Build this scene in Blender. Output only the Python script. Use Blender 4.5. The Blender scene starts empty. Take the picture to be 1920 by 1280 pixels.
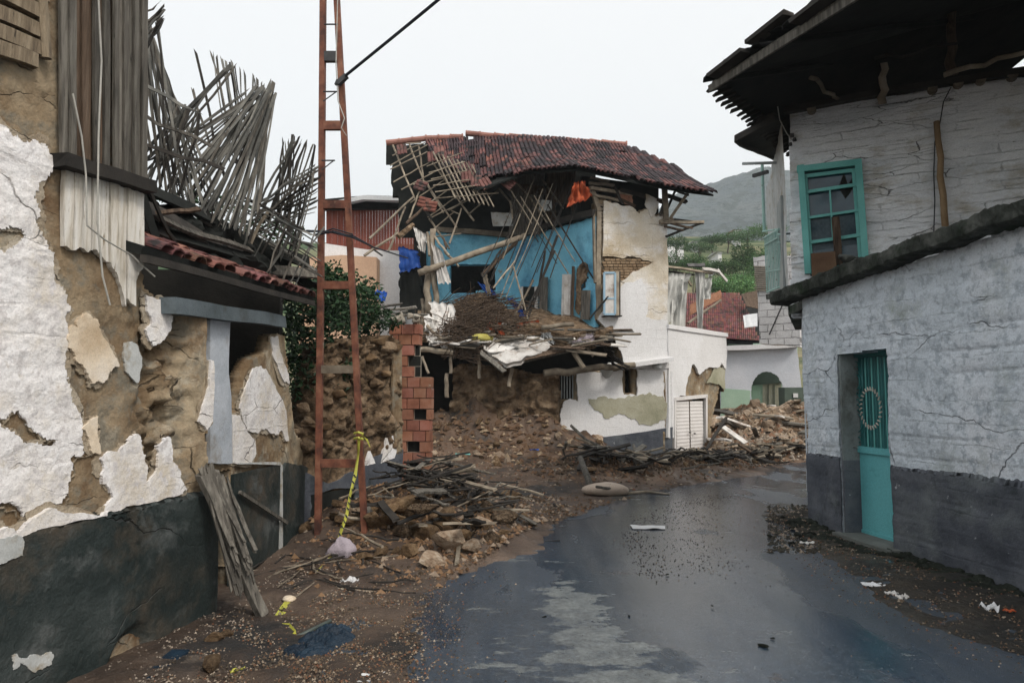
import bpy, bmesh, math, random
from mathutils import Vector, noise, Matrix
from mathutils.geometry import tessellate_polygon
random.seed(7)
S = bpy.context.scene
C = S.collection
# ---------------------------------------------------------------- camera
F = 1280.0; PITCH = math.atan(100/F); EYE = Vector((0, 0, 1.6))
cd = bpy.data.cameras.new('camera'); cam = bpy.data.objects.new('camera', cd); C.objects.link(cam)
cam.location = EYE; cam.rotation_euler = (math.pi/2+PITCH, 0, 0)
cd.sensor_width = 36; cd.lens = 36*F/1920; cd.clip_end = 6000; cd.clip_start = .05
S.camera = cam
# ---------------------------------------------------------------- sky and sun
W = bpy.data.worlds.new('World'); S.world = W; W.use_nodes = True
nt = W.node_tree; nt.nodes.clear()
SUN_EL, SUN_AZ = math.radians(48), math.radians(138)     # azimuth from +Y clockwise: behind the camera on the right
sky = nt.nodes.new('ShaderNodeTexSky'); sky.sky_type = 'NISHITA'; sky.sun_disc = False
sky.sun_elevation = SUN_EL; sky.sun_rotation = SUN_AZ; sky.dust_density = 4; sky.air_density = 1.2
bg1 = nt.nodes.new('ShaderNodeBackground'); bg1.inputs[1].default_value = .05
bg2 = nt.nodes.new('ShaderNodeBackground'); bg2.inputs[0].default_value = (.775, .755, .71, 1); bg2.inputs[1].default_value = .97
ad = nt.nodes.new('ShaderNodeAddShader'); wo = nt.nodes.new('ShaderNodeOutputWorld')
nt.links.new(sky.outputs[0], bg1.inputs[0]); nt.links.new(bg1.outputs[0], ad.inputs[0]); nt.links.new(bg2.outputs[0], ad.inputs[1]); nt.links.new(ad.outputs[0], wo.inputs[0])
sl = bpy.data.lights.new('sun', 'SUN'); sl.energy = 1.5; sl.angle = math.radians(13); sl.color = (1, .94, .86)
so = bpy.data.objects.new('sun', sl); C.objects.link(so)
sd = Vector((math.sin(SUN_AZ)*math.cos(SUN_EL), math.cos(SUN_AZ)*math.cos(SUN_EL), math.sin(SUN_EL)))
so.rotation_euler = sd.to_track_quat('Z', 'Y').to_euler(); so.location = sd*30
S.view_settings.view_transform = 'Standard'; S.view_settings.look = 'None'; S.view_settings.exposure = 0.40; S.view_settings.gamma = 1
S.render.resolution_x = 1024; S.render.resolution_y = 682
# ---------------------------------------------------------------- pixels of the photograph to points
cu, cf = Vector((0, -math.sin(PITCH), math.cos(PITCH))), Vector((0, math.cos(PITCH), math.sin(PITCH)))
def ray(px, py): return Vector(((px-960)/F, 0, 0)) + cu*((640-py)/F) + cf
def at(px, py, Y):
    d = ray(px, py); return EYE + d*(Y/d.y)
def G(px, py, z=0):
    d = ray(px, py); return EYE + d*((z-EYE.z)/d.z)
class Plane:
    def __init__(s, a, b, off=0):
        s.d = Vector((b[0]-a[0], b[1]-a[1], 0)).normalized(); s.n = Vector((s.d.y, -s.d.x, 0))
        s.o = Vector((a[0], a[1], 0))
        if (EYE-s.o).dot(s.n) < 0: s.n = -s.n
        s.o += s.n*off
    def hit(s, px, py):
        d = ray(px, py); return EYE + d*((s.o-EYE).dot(s.n)/d.dot(s.n))
    def sz(s, px, py): p = s.hit(px, py); return ((p-s.o).dot(s.d), p.z)
    def pt(s, u, z, off=0): return s.o + s.d*u + s.n*off + Vector((0, 0, z))
def fbm(x, y, z=0, o=4): return noise.fractal(Vector((x, y, z)), 1.0, 2.0, o, noise_basis='PERLIN_ORIGINAL')
def sm(a, b, x): t = max(0, min(1, (x-a)/(b-a))); return t*t*(3-2*t)
U = random.uniform
# ---------------------------------------------------------------- mesh builder
class MB:
    def __init__(s): s.v = []; s.f = []; s.t = []; s.uv = []
    def add(s, vs, fs, tint=1.0, uv=None):
        n = len(s.v); s.v += [Vector(p) for p in vs]; s.f += [tuple(i+n for i in f) for f in fs]
        s.t += [tint]*len(fs); s.uv += uv if uv else [(p[0]+p[1], p[2]) for p in vs]
        return s
    def build(s, name, mat, parent=None, smooth=False, base=None):
        me = bpy.data.meshes.new(name)
        if base is None:
            if parent is not None: base = parent['_w'] if '_w' in parent else (0, 0, 0)
            else:
                xs = [p.x for p in s.v]; ys = [p.y for p in s.v]; base = ((min(xs)+max(xs))/2, (min(ys)+max(ys))/2, min(p.z for p in s.v))
        B = Vector(base)
        me.from_pydata([tuple(p-B) for p in s.v], [], s.f)
        uvl = me.uv_layers.new(name='UVMap'); vi = [0]*len(me.loops); me.loops.foreach_get('vertex_index', vi)
        uvl.data.foreach_set('uv', [c for i in vi for c in s.uv[i]])
        ca = me.attributes.new('tint', 'FLOAT_COLOR', 'FACE')
        ca.data.foreach_set('color', [c for t in s.t for c in ((t, t, t, 1) if not isinstance(t, tuple) else (*t, 1))])
        me.materials.append(mat)
        if smooth: me.polygons.foreach_set('use_smooth', [True]*len(me.polygons))
        me.update()
        o = bpy.data.objects.new(name, me); C.objects.link(o)
        if parent is not None: o.parent = parent
        else: o.location = B
        o['_w'] = tuple(B)
        return o
def tag(o, label=None, cat=None, group=None, kind=None):
    if label: o['label'] = label
    if cat: o['category'] = cat
    if group: o['group'] = group
    if kind: o['kind'] = kind
    return o
def thing(name, loc, label, cat, group=None):
    o = bpy.data.objects.new(name, None); C.objects.link(o); o.location = loc; o['_w'] = tuple(loc); o.empty_display_size = .1
    return tag(o, label, cat, group)
def frame_of(a, hint=None):
    a = a.normalized(); h = hint if hint is not None else (Vector((0, 0, 1)) if abs(a.z) < .9 else Vector((1, 0, 0)))
    x = a.cross(h)
    if x.length < 1e-4: x = a.cross(Vector((.3, .8, .5)))
    x.normalize(); y = a.cross(x).normalized()
    return x, y
def tube(mb, pts, r0, r1=None, n=6, tint=1.0, wob=0.0):
    r1 = r0 if r1 is None else r1
    pts = [Vector(p) for p in pts]; k = len(pts); vs = []; fs = []
    x, y = frame_of(pts[-1]-pts[0])
    for i, p in enumerate(pts):
        r = r0+(r1-r0)*i/(k-1)
        q = p + (x*U(-wob, wob)+y*U(-wob, wob) if 0 < i < k-1 else Vector())
        for j in range(n):
            a = 2*math.pi*j/n; vs.append(q+x*(math.cos(a)*r)+y*(math.sin(a)*r))
    for i in range(k-1):
        for j in range(n): fs.append((i*n+j, i*n+(j+1) % n, (i+1)*n+(j+1) % n, (i+1)*n+j))
    fs.append(tuple(range(n-1, -1, -1))); fs.append(tuple((k-1)*n+j for j in range(n)))
    L = 0; uv = []
    for i in range(k):
        if i: L += (pts[i]-pts[i-1]).length
        uv += [(j/n*.3, L) for j in range(n)]
    return mb.add(vs, fs, tint, uv)
def stick(mb, a, b, r0, r1=None, seg=5, wob=.012, n=6, tint=1.0):
    a, b = Vector(a), Vector(b); L = (b-a).length
    return tube(mb, [a+(b-a)*(i/seg) for i in range(seg+1)], r0, r1, n, tint, wob*min(1, L))
def plank(mb, a, b, w, t, nrm=None, tint=1.0, rag=.0, seg=4, warp=0.0):
    """board from a to b: w wide, t thick, its face looking along nrm"""
    a, b = Vector(a), Vector(b); ax = (b-a).normalized()
    nrm = Vector(nrm) if nrm is not None else Vector((0, -1, .2))
    side = ax.cross(nrm)
    if side.length < 1e-3: side = ax.cross(Vector((1, .2, .1)))
    side.normalize(); up = side.cross(ax).normalized()
    vs = []; uv = []; off = [0, 0]; ph = U(0, 99); L = (b-a).length
    for i in range(seg+1):
        f = i/seg; c = a+(b-a)*f + side*(warp*noise.noise(Vector((f*2, ph, 0)))) + up*(warp*noise.noise(Vector((f*2, ph, 5))))
        for j, (u, v) in enumerate(((-1, -1), (1, -1), (1, 1), (-1, 1))):
            e = ax*(U(-rag, rag)*(1 if i in (0, seg) else 0))
            vs.append(c+side*(u*w/2*(1+U(-.03, .03)))+up*(v*t/2)+e); uv.append((ph+u*w/2+v*t, f*L))
    fs = [(0, 1, 2, 3)[::-1], tuple(seg*4+j for j in range(4))]
    for i in range(seg):
        for j in range(4): fs.append((i*4+j, i*4+(j+1) % 4, i*4+4+(j+1) % 4, i*4+4+j))
    return mb.add(vs, fs, tint, uv)
def box(mb, x0, x1, y0, y1, z0, z1, tint=1.0):
    v = [(x, y, z) for z in (z0, z1) for y in (y0, y1) for x in (x0, x1)]
    return mb.add(v, [(0, 2, 3, 1), (4, 5, 7, 6), (0, 1, 5, 4), (2, 6, 7, 3), (0, 4, 6, 2), (1, 3, 7, 5)], tint)
def jag(poly, amp, lev=3, seed=0):
    r = random.Random(seed+len(poly)); P = [tuple(p) for p in poly]
    for l in range(lev):
        Q = []
        for i in range(len(P)):
            a, b = P[i], P[(i+1) % len(P)]; Q.append(a)
            d = math.hypot(b[0]-a[0], b[1]-a[1])
            if d < amp*.35: continue
            k = min(amp, d*.28)*r.uniform(-1, 1)
            nx, ny = -(b[1]-a[1])/d, (b[0]-a[0])/d
            Q.append(((a[0]+b[0])/2+nx*k, (a[1]+b[1])/2+ny*k))
        P = Q; amp *= .55
    return P
def inside(x, y, P):
    c = False; j = len(P)-1
    for i in range(len(P)):
        xi, yi = P[i]; xj, yj = P[j]
        if (yi > y) != (yj > y) and x < (xj-xi)*(y-yi)/(yj-yi)+xi: c = not c
        j = i
    return c
def polyslab(mb, loops, f, thick, tint=1.0):
    """loops: outer + holes in 2D; f(u,v,off)->point. Front face at off=thick, sides back to 0"""
    tri = tessellate_polygon([[Vector((u, v, 0)) for u, v in L] for L in loops])
    flat = [p for L in loops for p in L]; n = len(flat)
    vs = [f(u, v, thick) for u, v in flat]+[f(u, v, 0) for u, v in flat]
    fs = [tuple(t) for t in tri]+[tuple(n+i for i in reversed(t)) for t in tri]
    k = 0
    for L in loops:
        m = len(L)
        for i in range(m): fs.append((k+i, k+(i+1) % m, n+k+(i+1) % m, n+k+i))
        k += m
    return mb.add(vs, fs, tint, [(u, v) for u, v in flat]*2)
def patch(mb, pl, px, thick=.02, amp=.03, holes=(), seed=1, tint=1.0, base=0.0, lev=3, raw=False):
    """flake of plaster on a wall plane, outline given in photo pixels (or s,z when raw)"""
    L = [px if raw else [pl.sz(*p) for p in px]]+[h if raw else [pl.sz(*p) for p in h] for h in holes]
    L = [jag(l, amp, lev, seed+i) if amp else l for i, l in enumerate(L)]
    return polyslab(mb, L, lambda u, v, o: pl.pt(u, v, base+o), thick, tint)
def grow(P, k, seed=0):
    r = random.Random(seed); A_ = sum(P[i][0]*P[(i+1) % len(P)][1]-P[(i+1) % len(P)][0]*P[i][1] for i in range(len(P))); s_ = 1 if A_ > 0 else -1; Q = []
    for i in range(len(P)):
        a, b = P[i-1], P[(i+1) % len(P)]; dx, dy = b[0]-a[0], b[1]-a[1]; l = math.hypot(dx, dy) or 1; e = k*r.uniform(.2, 1.6); Q.append((P[i][0]+s_*dy/l*e, P[i][1]-s_*dx/l*e))
    return Q
def flake(pl, px, thick, amp, seed, mat_, par, nm='plaster', holes=(), base=0.0, under=.03, ucol='coat', tint=1.0):
    m = MB(); patch(m, pl, px, thick, amp, holes, seed, tint, base, 4); o = m.build(nm, K[mat_], par)
    if under:
        P = [pl.sz(*p) for p in px]; m = MB(); L_ = [jag(grow(P, under, seed), amp*1.4, 3, seed+50)]+[jag([pl.sz(*p) for p in h], amp, 3, seed+60) for h in ()]
        polyslab(m, L_, lambda u, v, o_: pl.pt(u, v, base+o_), thick*.45); m.build('base_coat', K[ucol], o)
    return o
def gridwall(mb, pl, poly, step, disp, thick=.3, holes=(), raw=False, jit=.25, zmin=-.1, topfn=None):
    P = poly if raw else [pl.sz(*p) for p in poly]; P = [(u, max(v, zmin)) for u, v in P]
    H = [h if raw else [pl.sz(*p) for p in h] for h in holes]
    u0 = min(p[0] for p in P); u1 = max(p[0] for p in P); v0 = min(p[1] for p in P); v1 = max(p[1] for p in P)
    nu = max(1, int(round((u1-u0)/step))); nv = max(1, int(round((v1-v0)/step)))
    su = (u1-u0)/nu; sv = (v1-v0)/nv
    idx = {}; vs = []; uv = []; fs = []; bk = {}
    def V(i, j):
        if (i, j) not in idx:
            r = random.Random(i*7919+j*104729); u = u0+i*su; v = v0+j*sv
            if 0 < i < nu: u += r.uniform(-jit, jit)*su
            if 0 < j < nv: v += r.uniform(-jit, jit)*sv
            if topfn: v = min(v, topfn(u))
            idx[(i, j)] = len(vs); vs.append(pl.pt(u, v, disp(u, v))); uv.append((u, v))
        return idx[(i, j)]
    keep = set()
    for i in range(nu):
        for j in range(nv):
            u = u0+(i+.5)*su; v = v0+(j+.5)*sv
            if inside(u, v, P) and not any(inside(u, v, h) for h in H):
                keep.add((i, j)); fs.append((V(i, j), V(i+1, j), V(i+1, j+1), V(i, j+1)))
    if thick:
        def Bk(i, j):
            if (i, j) not in bk: bk[(i, j)] = len(vs); p = pl.pt(u0+i*su, v0+j*sv, -thick); vs.append(p); uv.append((u0+i*su+.1, v0+j*sv))
            return bk[(i, j)]
        for (i, j) in list(keep):
            for (di, dj, a, b) in ((-1, 0, (i, j), (i, j+1)), (1, 0, (i+1, j), (i+1, j+1)), (0, -1, (i, j), (i+1, j)), (0, 1, (i, j+1), (i+1, j+1))):
                if (i+di, j+dj) not in keep:
                    fs.append((V(*a), V(*b), Bk(*b), Bk(*a)))
            fs.append((Bk(i, j), Bk(i, j+1), Bk(i+1, j+1), Bk(i+1, j)))
    return mb.add(vs, fs, 1.0, uv)
_ico = {}
def ico(n):
    if n not in _ico:
        bm = bmesh.new(); bmesh.ops.create_icosphere(bm, subdivisions=n, radius=1)
        _ico[n] = ([v.co.copy() for v in bm.verts], [tuple(v.index for v in f.verts) for f in bm.faces]); bm.free()
    return _ico[n]
def rock(mb, c, r, seed=0, n=3, rough=.35, tint=1.0, flat=0):
    vs, fs = ico(n); out = []; c = Vector(c); r = Vector(r) if not isinstance(r, (int, float)) else Vector((r, r, r))
    o = Vector((seed*3.7, seed*1.3, seed*.7)); rg = random.Random(seed*13+1)
    cuts = [(Vector((rg.gauss(0, 1), rg.gauss(0, 1), rg.gauss(0, 1))).normalized(), rg.uniform(.42, .8)) for _ in range(12)] if rough > .25 else []
    for v in vs:
        k = 1+rough*noise.noise(v*1.3+o)*1.3+rough*.45*noise.noise(v*3.1+o)+rough*.2*noise.noise(v*7+o)
        cell = noise.cell(v*1.8+o)*.10*rough
        q = v*k
        for cn_, cd_ in cuts:
            dd_ = q.dot(cn_)
            if dd_ > cd_: q = q-cn_*((dd_-cd_)*.92)
        q = q*(1+cell*.4); out.append(c+Vector((q.x*r.x, q.y*r.y, max(q.z, -.6+flat)*r.z)))
    return mb.add(out, fs, tint)
def sheet(mb, a, b, c, d, nx=14, ny=10, wr=.03, freq=3, thick=.006, seed=0, edge=.0, tint=1.0, sag=0):
    """cloth or panel through corners a b (top) d c (bottom)"""
    a, b, c, d = map(Vector, (a, b, c, d)); nrm = (b-a).cross(d-a).normalized(); vs = []; uv = []; fs = []
    r = random.Random(seed)
    for k in (0, 1):
        for j in range(ny+1):
            for i in range(nx+1):
                u, v = i/nx, j/ny
                p = (a*(1-u)+b*u)*(1-v)+(d*(1-u)+c*u)*v
                w = wr*(noise.noise(Vector((u*freq*2, v*freq*.7, seed)))+.5*noise.noise(Vector((u*freq*5, v*freq*1.6, seed+9))))
                p = p+nrm*(w-k*thick)
                if k == 0 or True:
                    e = edge*noise.noise(Vector((u*6, v*6, seed+3))); p = p+(b-a).normalized()*(e*(1 if i in (0, nx) else 0))+(d-a).normalized()*(e*(1 if j in (0, ny) else 0))
                p.z -= sag*math.sin(math.pi*u)*math.sin(math.pi*v)
                vs.append(p); uv.append((u, v))
    N = (nx+1)*(ny+1)
    for j in range(ny):
        for i in range(nx):
            q = (j*(nx+1)+i, j*(nx+1)+i+1, (j+1)*(nx+1)+i+1, (j+1)*(nx+1)+i); fs.append(q); fs.append(tuple(N+x for x in reversed(q)))
    ring = [i for i in range(nx+1)]+[(j+1)*(nx+1)-1 for j in range(1, ny+1)]+[ny*(nx+1)+i for i in range(nx-1, -1, -1)]+[j*(nx+1) for j in range(ny-1, 0, -1)]
    for i in range(len(ring)):
        x, y = ring[i], ring[(i+1) % len(ring)]; fs.append((x, y, N+y, N+x))
    return mb.add(vs, fs, tint, uv)
def crumple(mb, c, rx, ry, h, seed=0, n=26):
    vs = []; fs = []; c = Vector(c)
    for j in range(n+1):
        for i in range(4*n):
            t = j/n; an = 2*math.pi*i/(4*n); rr0 = t*(1+.35*noise.noise(Vector((math.cos(an)*1.3, math.sin(an)*1.3, seed)))+.12*noise.noise(Vector((math.cos(an)*5, math.sin(an)*5, seed))))
            x, y = math.cos(an)*rr0, math.sin(an)*rr0; q = Vector((x*2.2, y*2.2, seed)); w = noise.noise_vector(q)*.5
            f = 1-abs(noise.noise(q+w))*2.2; g_ = 1-abs(noise.noise(q*2.3+w))*2.2
            vs.append(c+Vector((x*rx, y*ry, h*max(.02, (1-t*t)**.6*(.45+.4*f+.18*g_)))))
    for j in range(n):
        for i in range(4*n): k = (i+1) % (4*n); fs.append((j*4*n+i, (j+1)*4*n+i, (j+1)*4*n+k, j*4*n+k))
    return mb.add(vs, fs)
def leaves(mb, c, r, n, size, seed=0, tint=(.7, 1.25), clump=1.0, droop=.3):
    R = random.Random(seed); c = Vector(c)
    for _ in range(n):
        while True:
            p = Vector((R.uniform(-1, 1), R.uniform(-1, 1), R.uniform(-1, 1)))
            if p.length < 1 and noise.noise(p*2.2*clump+Vector((seed, 0, 0))) > -.12*R.random()-.02: break
        p = Vector((p.x*r[0], p.y*r[1], p.z*r[2]))+c
        d = Vector((R.gauss(0, 1), R.gauss(0, 1), R.gauss(-droop, .7))).normalized(); s = d.cross(Vector((R.gauss(0, 1), R.gauss(0, 1), R.gauss(0, 1)))).normalized()
        l = size*R.uniform(.6, 1.3); w = l*.28
        t = R.uniform(*tint); t = (t*R.uniform(.85, 1.15), t, t*R.uniform(.8, 1.1))
        nn = d.cross(s)*(l*.12)
        mb.add([p, p+d*l*.45+s*w+nn, p+d*l, p+d*l*.45-s*w+nn], [(0, 1, 2, 3)], t)
# ---------------------------------------------------------------- materials
def lerp3(c, k): return (c[0]*k, c[1]*k, c[2]*k, 1)
def mat(name, cols, scale=3, rough=.85, bump=.3, bd=.02, bscale=18, stretch=(1, 1, 1), stains=(), coord='Object', brick=None, attr=False, rnd=0.0, cracks=None, grit=.22,
        spec=.3, detail=8, wave=None, vor=None, dist=0.0, rvar=None, metal=0.0):
    m = bpy.data.materials.new(name); m.use_nodes = True; T = m.node_tree; N = T.nodes; L = T.links
    b = N['Principled BSDF']; b.inputs['Roughness'].default_value = rough; b.inputs['Specular IOR Level'].default_value = spec; b.inputs['Metallic'].default_value = metal
    tc = N.new('ShaderNodeTexCoord'); mp = N.new('ShaderNodeMapping'); mp.inputs['Scale'].default_value = stretch
    L.new(tc.outputs[coord], mp.inputs[0])
    vec = mp.outputs[0]
    if coord == 'Object':
        oi = N.new('ShaderNodeObjectInfo'); av = N.new('ShaderNodeVectorMath'); av.operation = 'MULTIPLY_ADD'
        L.new(oi.outputs['Random'], av.inputs[0]); av.inputs[1].default_value = (17, 31, 13); L.new(mp.outputs[0], av.inputs[2]); vec = av.outputs[0]
    def nz(sc, det=detail, ro=.6, di=dist):
        n = N.new('ShaderNodeTexNoise'); n.inputs['Scale'].default_value = sc; n.inputs['Detail'].default_value = det; n.inputs['Roughness'].default_value = ro; n.inputs['Distortion'].default_value = di
        L.new(vec, n.inputs['Vector']); return n.outputs['Fac']
    def ramp(fac, st):
        r = N.new('ShaderNodeValToRGB'); e = r.color_ramp.elements
        while len(e) < len(st): e.new(.5)
        for i, (p, c) in enumerate(st): e[i].position = p; e[i].color = (*c[:3], 1)
        L.new(fac, r.inputs[0]); return r.outputs[0]
    n = len(cols); st = [(.32+.36*i/max(1, n-1), c) for i, c in enumerate(cols)]
    col = ramp(nz(scale), st)
    def mix(f, a, bb, mode='MIX'):
        x = N.new('ShaderNodeMix'); x.data_type = 'RGBA'; x.blend_type = mode
        for sck, val in ((x.inputs[0], f), (x.inputs[6], a), (x.inputs[7], bb)):
            if isinstance(val, (int, float)): sck.default_value = val
            elif isinstance(val, tuple): sck.default_value = (*val[:3], 1)
            else: L.new(val, sck)
        return x.outputs[2]
    for k, (c, sc, lo, hi) in enumerate(stains):
        v2 = N.new('ShaderNodeVectorMath'); v2.operation = 'ADD'; L.new(vec, v2.inputs[0]); v2.inputs[1].default_value = (k*5+3.1, k*2.7, 1.1*k)
        q = N.new('ShaderNodeTexNoise'); q.inputs['Scale'].default_value = sc; q.inputs['Detail'].default_value = 9; q.inputs['Roughness'].default_value = .68; L.new(v2.outputs[0], q.inputs['Vector'])
        f = ramp(q.outputs['Fac'], [(lo, (0, 0, 0)), (hi, (1, 1, 1))]); col = mix(f, col, c)
    h = nz(bscale, 10, .65)
    def mth(op, a, bb):
        x = N.new('ShaderNodeMath'); x.operation = op
        for sck, val in ((x.inputs[0], a), (x.inputs[1], bb)):
            if isinstance(val, (int, float)): sck.default_value = val
            else: L.new(val, sck)
        return x.outputs[0]
    h = mth('ADD', h, mth('MULTIPLY', nz(bscale*.22, 4, .5), 1.5))
    if vor:
        vv = N.new('ShaderNodeTexVoronoi'); vv.inputs['Scale'].default_value = vor[0]; vv.feature = 'F1'; L.new(vec, vv.inputs['Vector'])
        h = mth('ADD', h, mth('MULTIPLY', vv.outputs['Distance'], vor[1]))
    if brick:
        bw, bh, mo, bdep, bcol, bmix = brick
        uvn = N.new('ShaderNodeTexCoord'); wn = N.new('ShaderNodeTexNoise'); wn.inputs['Scale'].default_value = 3.5; wn.inputs['Detail'].default_value = 9; wn.inputs['Roughness'].default_value = .72; L.new(uvn.outputs['UV'], wn.inputs['Vector'])
        ma = N.new('ShaderNodeVectorMath'); ma.operation = 'MULTIPLY_ADD'; L.new(wn.outputs['Color'], ma.inputs[0]); ma.inputs[1].default_value = (bw*.35, bh*.55, 0); L.new(uvn.outputs['UV'], ma.inputs[2])
        bt = N.new('ShaderNodeTexBrick'); bt.inputs['Scale'].default_value = 1; bt.inputs['Brick Width'].default_value = bw; bt.inputs['Row Height'].default_value = bh
        bt.inputs['Mortar Size'].default_value = mo; bt.inputs['Mortar Smooth'].default_value = .6
        bt.inputs['Color1'].default_value = (1, 1, 1, 1); bt.inputs['Color2'].default_value = (.85, .85, .85, 1); bt.inputs['Mortar'].default_value = (0, 0, 0, 1)
        L.new(ma.outputs[0], bt.inputs['Vector'])
        fade = ramp(nz(2.6, 5, .6), [(.46, (0, 0, 0)), (.62, (1, 1, 1))])
        mf = mth('MULTIPLY', bt.outputs['Fac'], fade)
        h = mth('SUBTRACT', h, mth('MULTIPLY', mf, bdep))
        col = mix(mth('MULTIPLY', mf, bmix), col, bcol)
        if bmix > .5: col = mix(.5, col, mix(1.0, col, bt.outputs['Color'], 'MULTIPLY'))
    if wave:
        w = N.new('ShaderNodeTexWave'); w.inputs['Scale'].default_value = wave[0]; w.inputs['Distortion'].default_value = wave[1]; w.inputs['Detail'].default_value = 4; w.bands_direction = wave[2]
        L.new(vec, w.inputs['Vector']); col = mix(mth('MULTIPLY', w.outputs['Fac'], wave[4]), col, wave[3]); h = mth('ADD', h, mth('MULTIPLY', w.outputs['Fac'], wave[5]))
    if cracks:
        cs, cw, ccol, clo = cracks
        cn = N.new('ShaderNodeTexNoise'); cn.inputs['Scale'].default_value = cs*2.5; cn.inputs['Detail'].default_value = 6; L.new(vec, cn.inputs['Vector'])
        cm = N.new('ShaderNodeVectorMath'); cm.operation = 'MULTIPLY_ADD'; L.new(cn.outputs['Color'], cm.inputs[0]); cm.inputs[1].default_value = (.35/cs,)*3; L.new(vec, cm.inputs[2])
        cs2 = N.new('ShaderNodeMapping'); cs2.inputs['Scale'].default_value = (.55, .55, 1.5); L.new(cm.outputs[0], cs2.inputs[0])
        cv = N.new('ShaderNodeTexVoronoi'); cv.feature = 'DISTANCE_TO_EDGE'; cv.inputs['Scale'].default_value = cs; L.new(cs2.outputs[0], cv.inputs['Vector'])
        cf = mth('MULTIPLY', ramp(cv.outputs['Distance'], [(0, (1, 1, 1)), (cw, (0, 0, 0))]), ramp(nz(cs*.55, 4, .5), [(clo, (0, 0, 0)), (clo+.07, (1, 1, 1))]))
        col = mix(mth('MULTIPLY', cf, .85), col, ccol); h = mth('SUBTRACT', h, mth('MULTIPLY', cf, 1.4))
    if grit:
        gt = ramp(nz(bscale*4, 5, .75, 0), [(.3, (1-grit,)*3), (.7, (1.0+grit*.45,)*3)]); col = mix(1.0, col, gt, 'MULTIPLY')
    if attr:
        a = N.new('ShaderNodeAttribute'); a.attribute_name = 'tint'; col = mix(1.0, col, a.outputs['Color'], 'MULTIPLY')
    if rnd:
        o2 = N.new('ShaderNodeObjectInfo'); hs = N.new('ShaderNodeHueSaturation'); hs.inputs['Value'].default_value = 1
        L.new(mth('ADD', mth('MULTIPLY', o2.outputs['Random'], rnd*2), 1-rnd), hs.inputs['Value']); L.new(col, hs.inputs['Color']); col = hs.outputs[0]
    L.new(col, b.inputs['Base Color'])
    if rvar: L.new(ramp(nz(rvar[0], 6, .6), [(rvar[1], (rvar[3],)*3), (rvar[2], (rvar[4],)*3)]), b.inputs['Roughness'])
    if bump:
        bn = N.new('ShaderNodeBump'); bn.inputs['Strength'].default_value = bump; bn.inputs['Distance'].default_value = bd; L.new(h, bn.inputs['Height']); L.new(bn.outputs[0], b.inputs['Normal'])
    return m
K = {}
K['mud'] = mat('mud_plaster', [(.17, .115, .065), (.27, .205, .13), (.36, .30, .21)], 1.6, .95, .9, .03, 9, cracks=(3, .012, (.11, .08, .05), .57), stains=[((.12, .07, .035), 2.0, .47, .66), ((.20, .18, .14), 5, .5, .62), ((.42, .38, .30), 3.5, .56, .68)])
K['coat'] = mat('tan_base_coat', [(.28, .22, .15), (.38, .32, .24), (.47, .42, .34)], 3, .95, 1, .03, 20, cracks=(4, .02, (.12, .09, .06), .5))
K['adobe'] = mat('rough_adobe', [(.05, .034, .02), (.17, .115, .07), (.32, .24, .16)], 4, .95, 1, .05, 16, vor=(9, 1.2), stains=[((.05, .032, .02), 5, .55, .7)])
K['white'] = mat('flaking_whitewash', [(.66, .63, .60), (.80, .79, .79), (.84, .84, .86)], 1.4, .8, .55, .02, 24, brick=(.9, .15, .012, .35, (.50, .48, .44), .12), cracks=(2.2, .012, (.12, .10, .08), .50), stains=[((.58, .52, .43), 2.0, .50, .68), ((.40, .35, .28), 6, .60, .72), ((.62, .60, .60), 14, .5, .6)])
K['cream'] = mat('cream_plaster', [(.48, .37, .25), (.68, .58, .45), (.76, .70, .62)], 3, .8, .4, .015, 26, stains=[((.30, .2, .11), 4, .6, .72)])
K['greyplaster'] = mat('grey_plaster', [(.38, .40, .40), (.55, .57, .57)], 5, .8, .4, .01, 26, stains=[((.3, .26, .19), 6, .52, .66)])
K['smooth_white'] = mat('smooth_white_paint', [(.34, .38, .43), (.56, .60, .66)], 2.2, .75, .5, .012, 18, cracks=(2, .012, (.15, .14, .13), .5), stains=[((.24, .22, .19), 2.5, .54, .70), ((.16, .17, .17), 6, .62, .72)])
K['oldboard'] = mat('old_tan_board', [(.13, .10, .07), (.24, .19, .13), (.34, .28, .20)], 3, .9, .8, .012, 26, stretch=(9, 9, 1), stains=[((.05, .04, .03), 5, .6, .68)])
K['dado'] = mat('dark_grey_dado_paint', [(.012, .019, .019), (.026, .036, .036), (.055, .067, .067)], 1.5, .5, .7, .02, 20, cracks=(1.2, .008, (.01, .012, .012), .52), stains=[((.10, .08, .06), 1.5, .52, .72), ((.09, .10, .10), 3.1, .54, .68), ((.018, .026, .026), 1.1, .5, .66), ((.30, .31, .30), 14, .72, .76)])
K['rdado'] = mat('blue_grey_dado_paint', [(.045, .052, .068), (.08, .09, .11), (.125, .135, .155)], 2.2, .75, .6, .02, 22, brick=(.9, .2, .012, .3, (.05, .055, .06), .1), stains=[((.16, .18, .185), 1.3, .50, .72), ((.34, .36, .38), 8, .655, .69), ((.02, .028, .03), 2, .56, .70)])
K['rwhite'] = mat('bluish_whitewash', [(.45, .51, .56), (.60, .66, .72), (.67, .71, .76)], 1.1, .85, .75, .028, 15, brick=(.95, .2, .010, .45, (.30, .34, .36), .25), cracks=(1.0, .006, (.10, .11, .12), .54), stains=[((.33, .37, .36), 1.6, .54, .70), ((.40, .45, .50), 11, .5, .6), ((.14, .16, .17), 7, .67, .73)])
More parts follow.
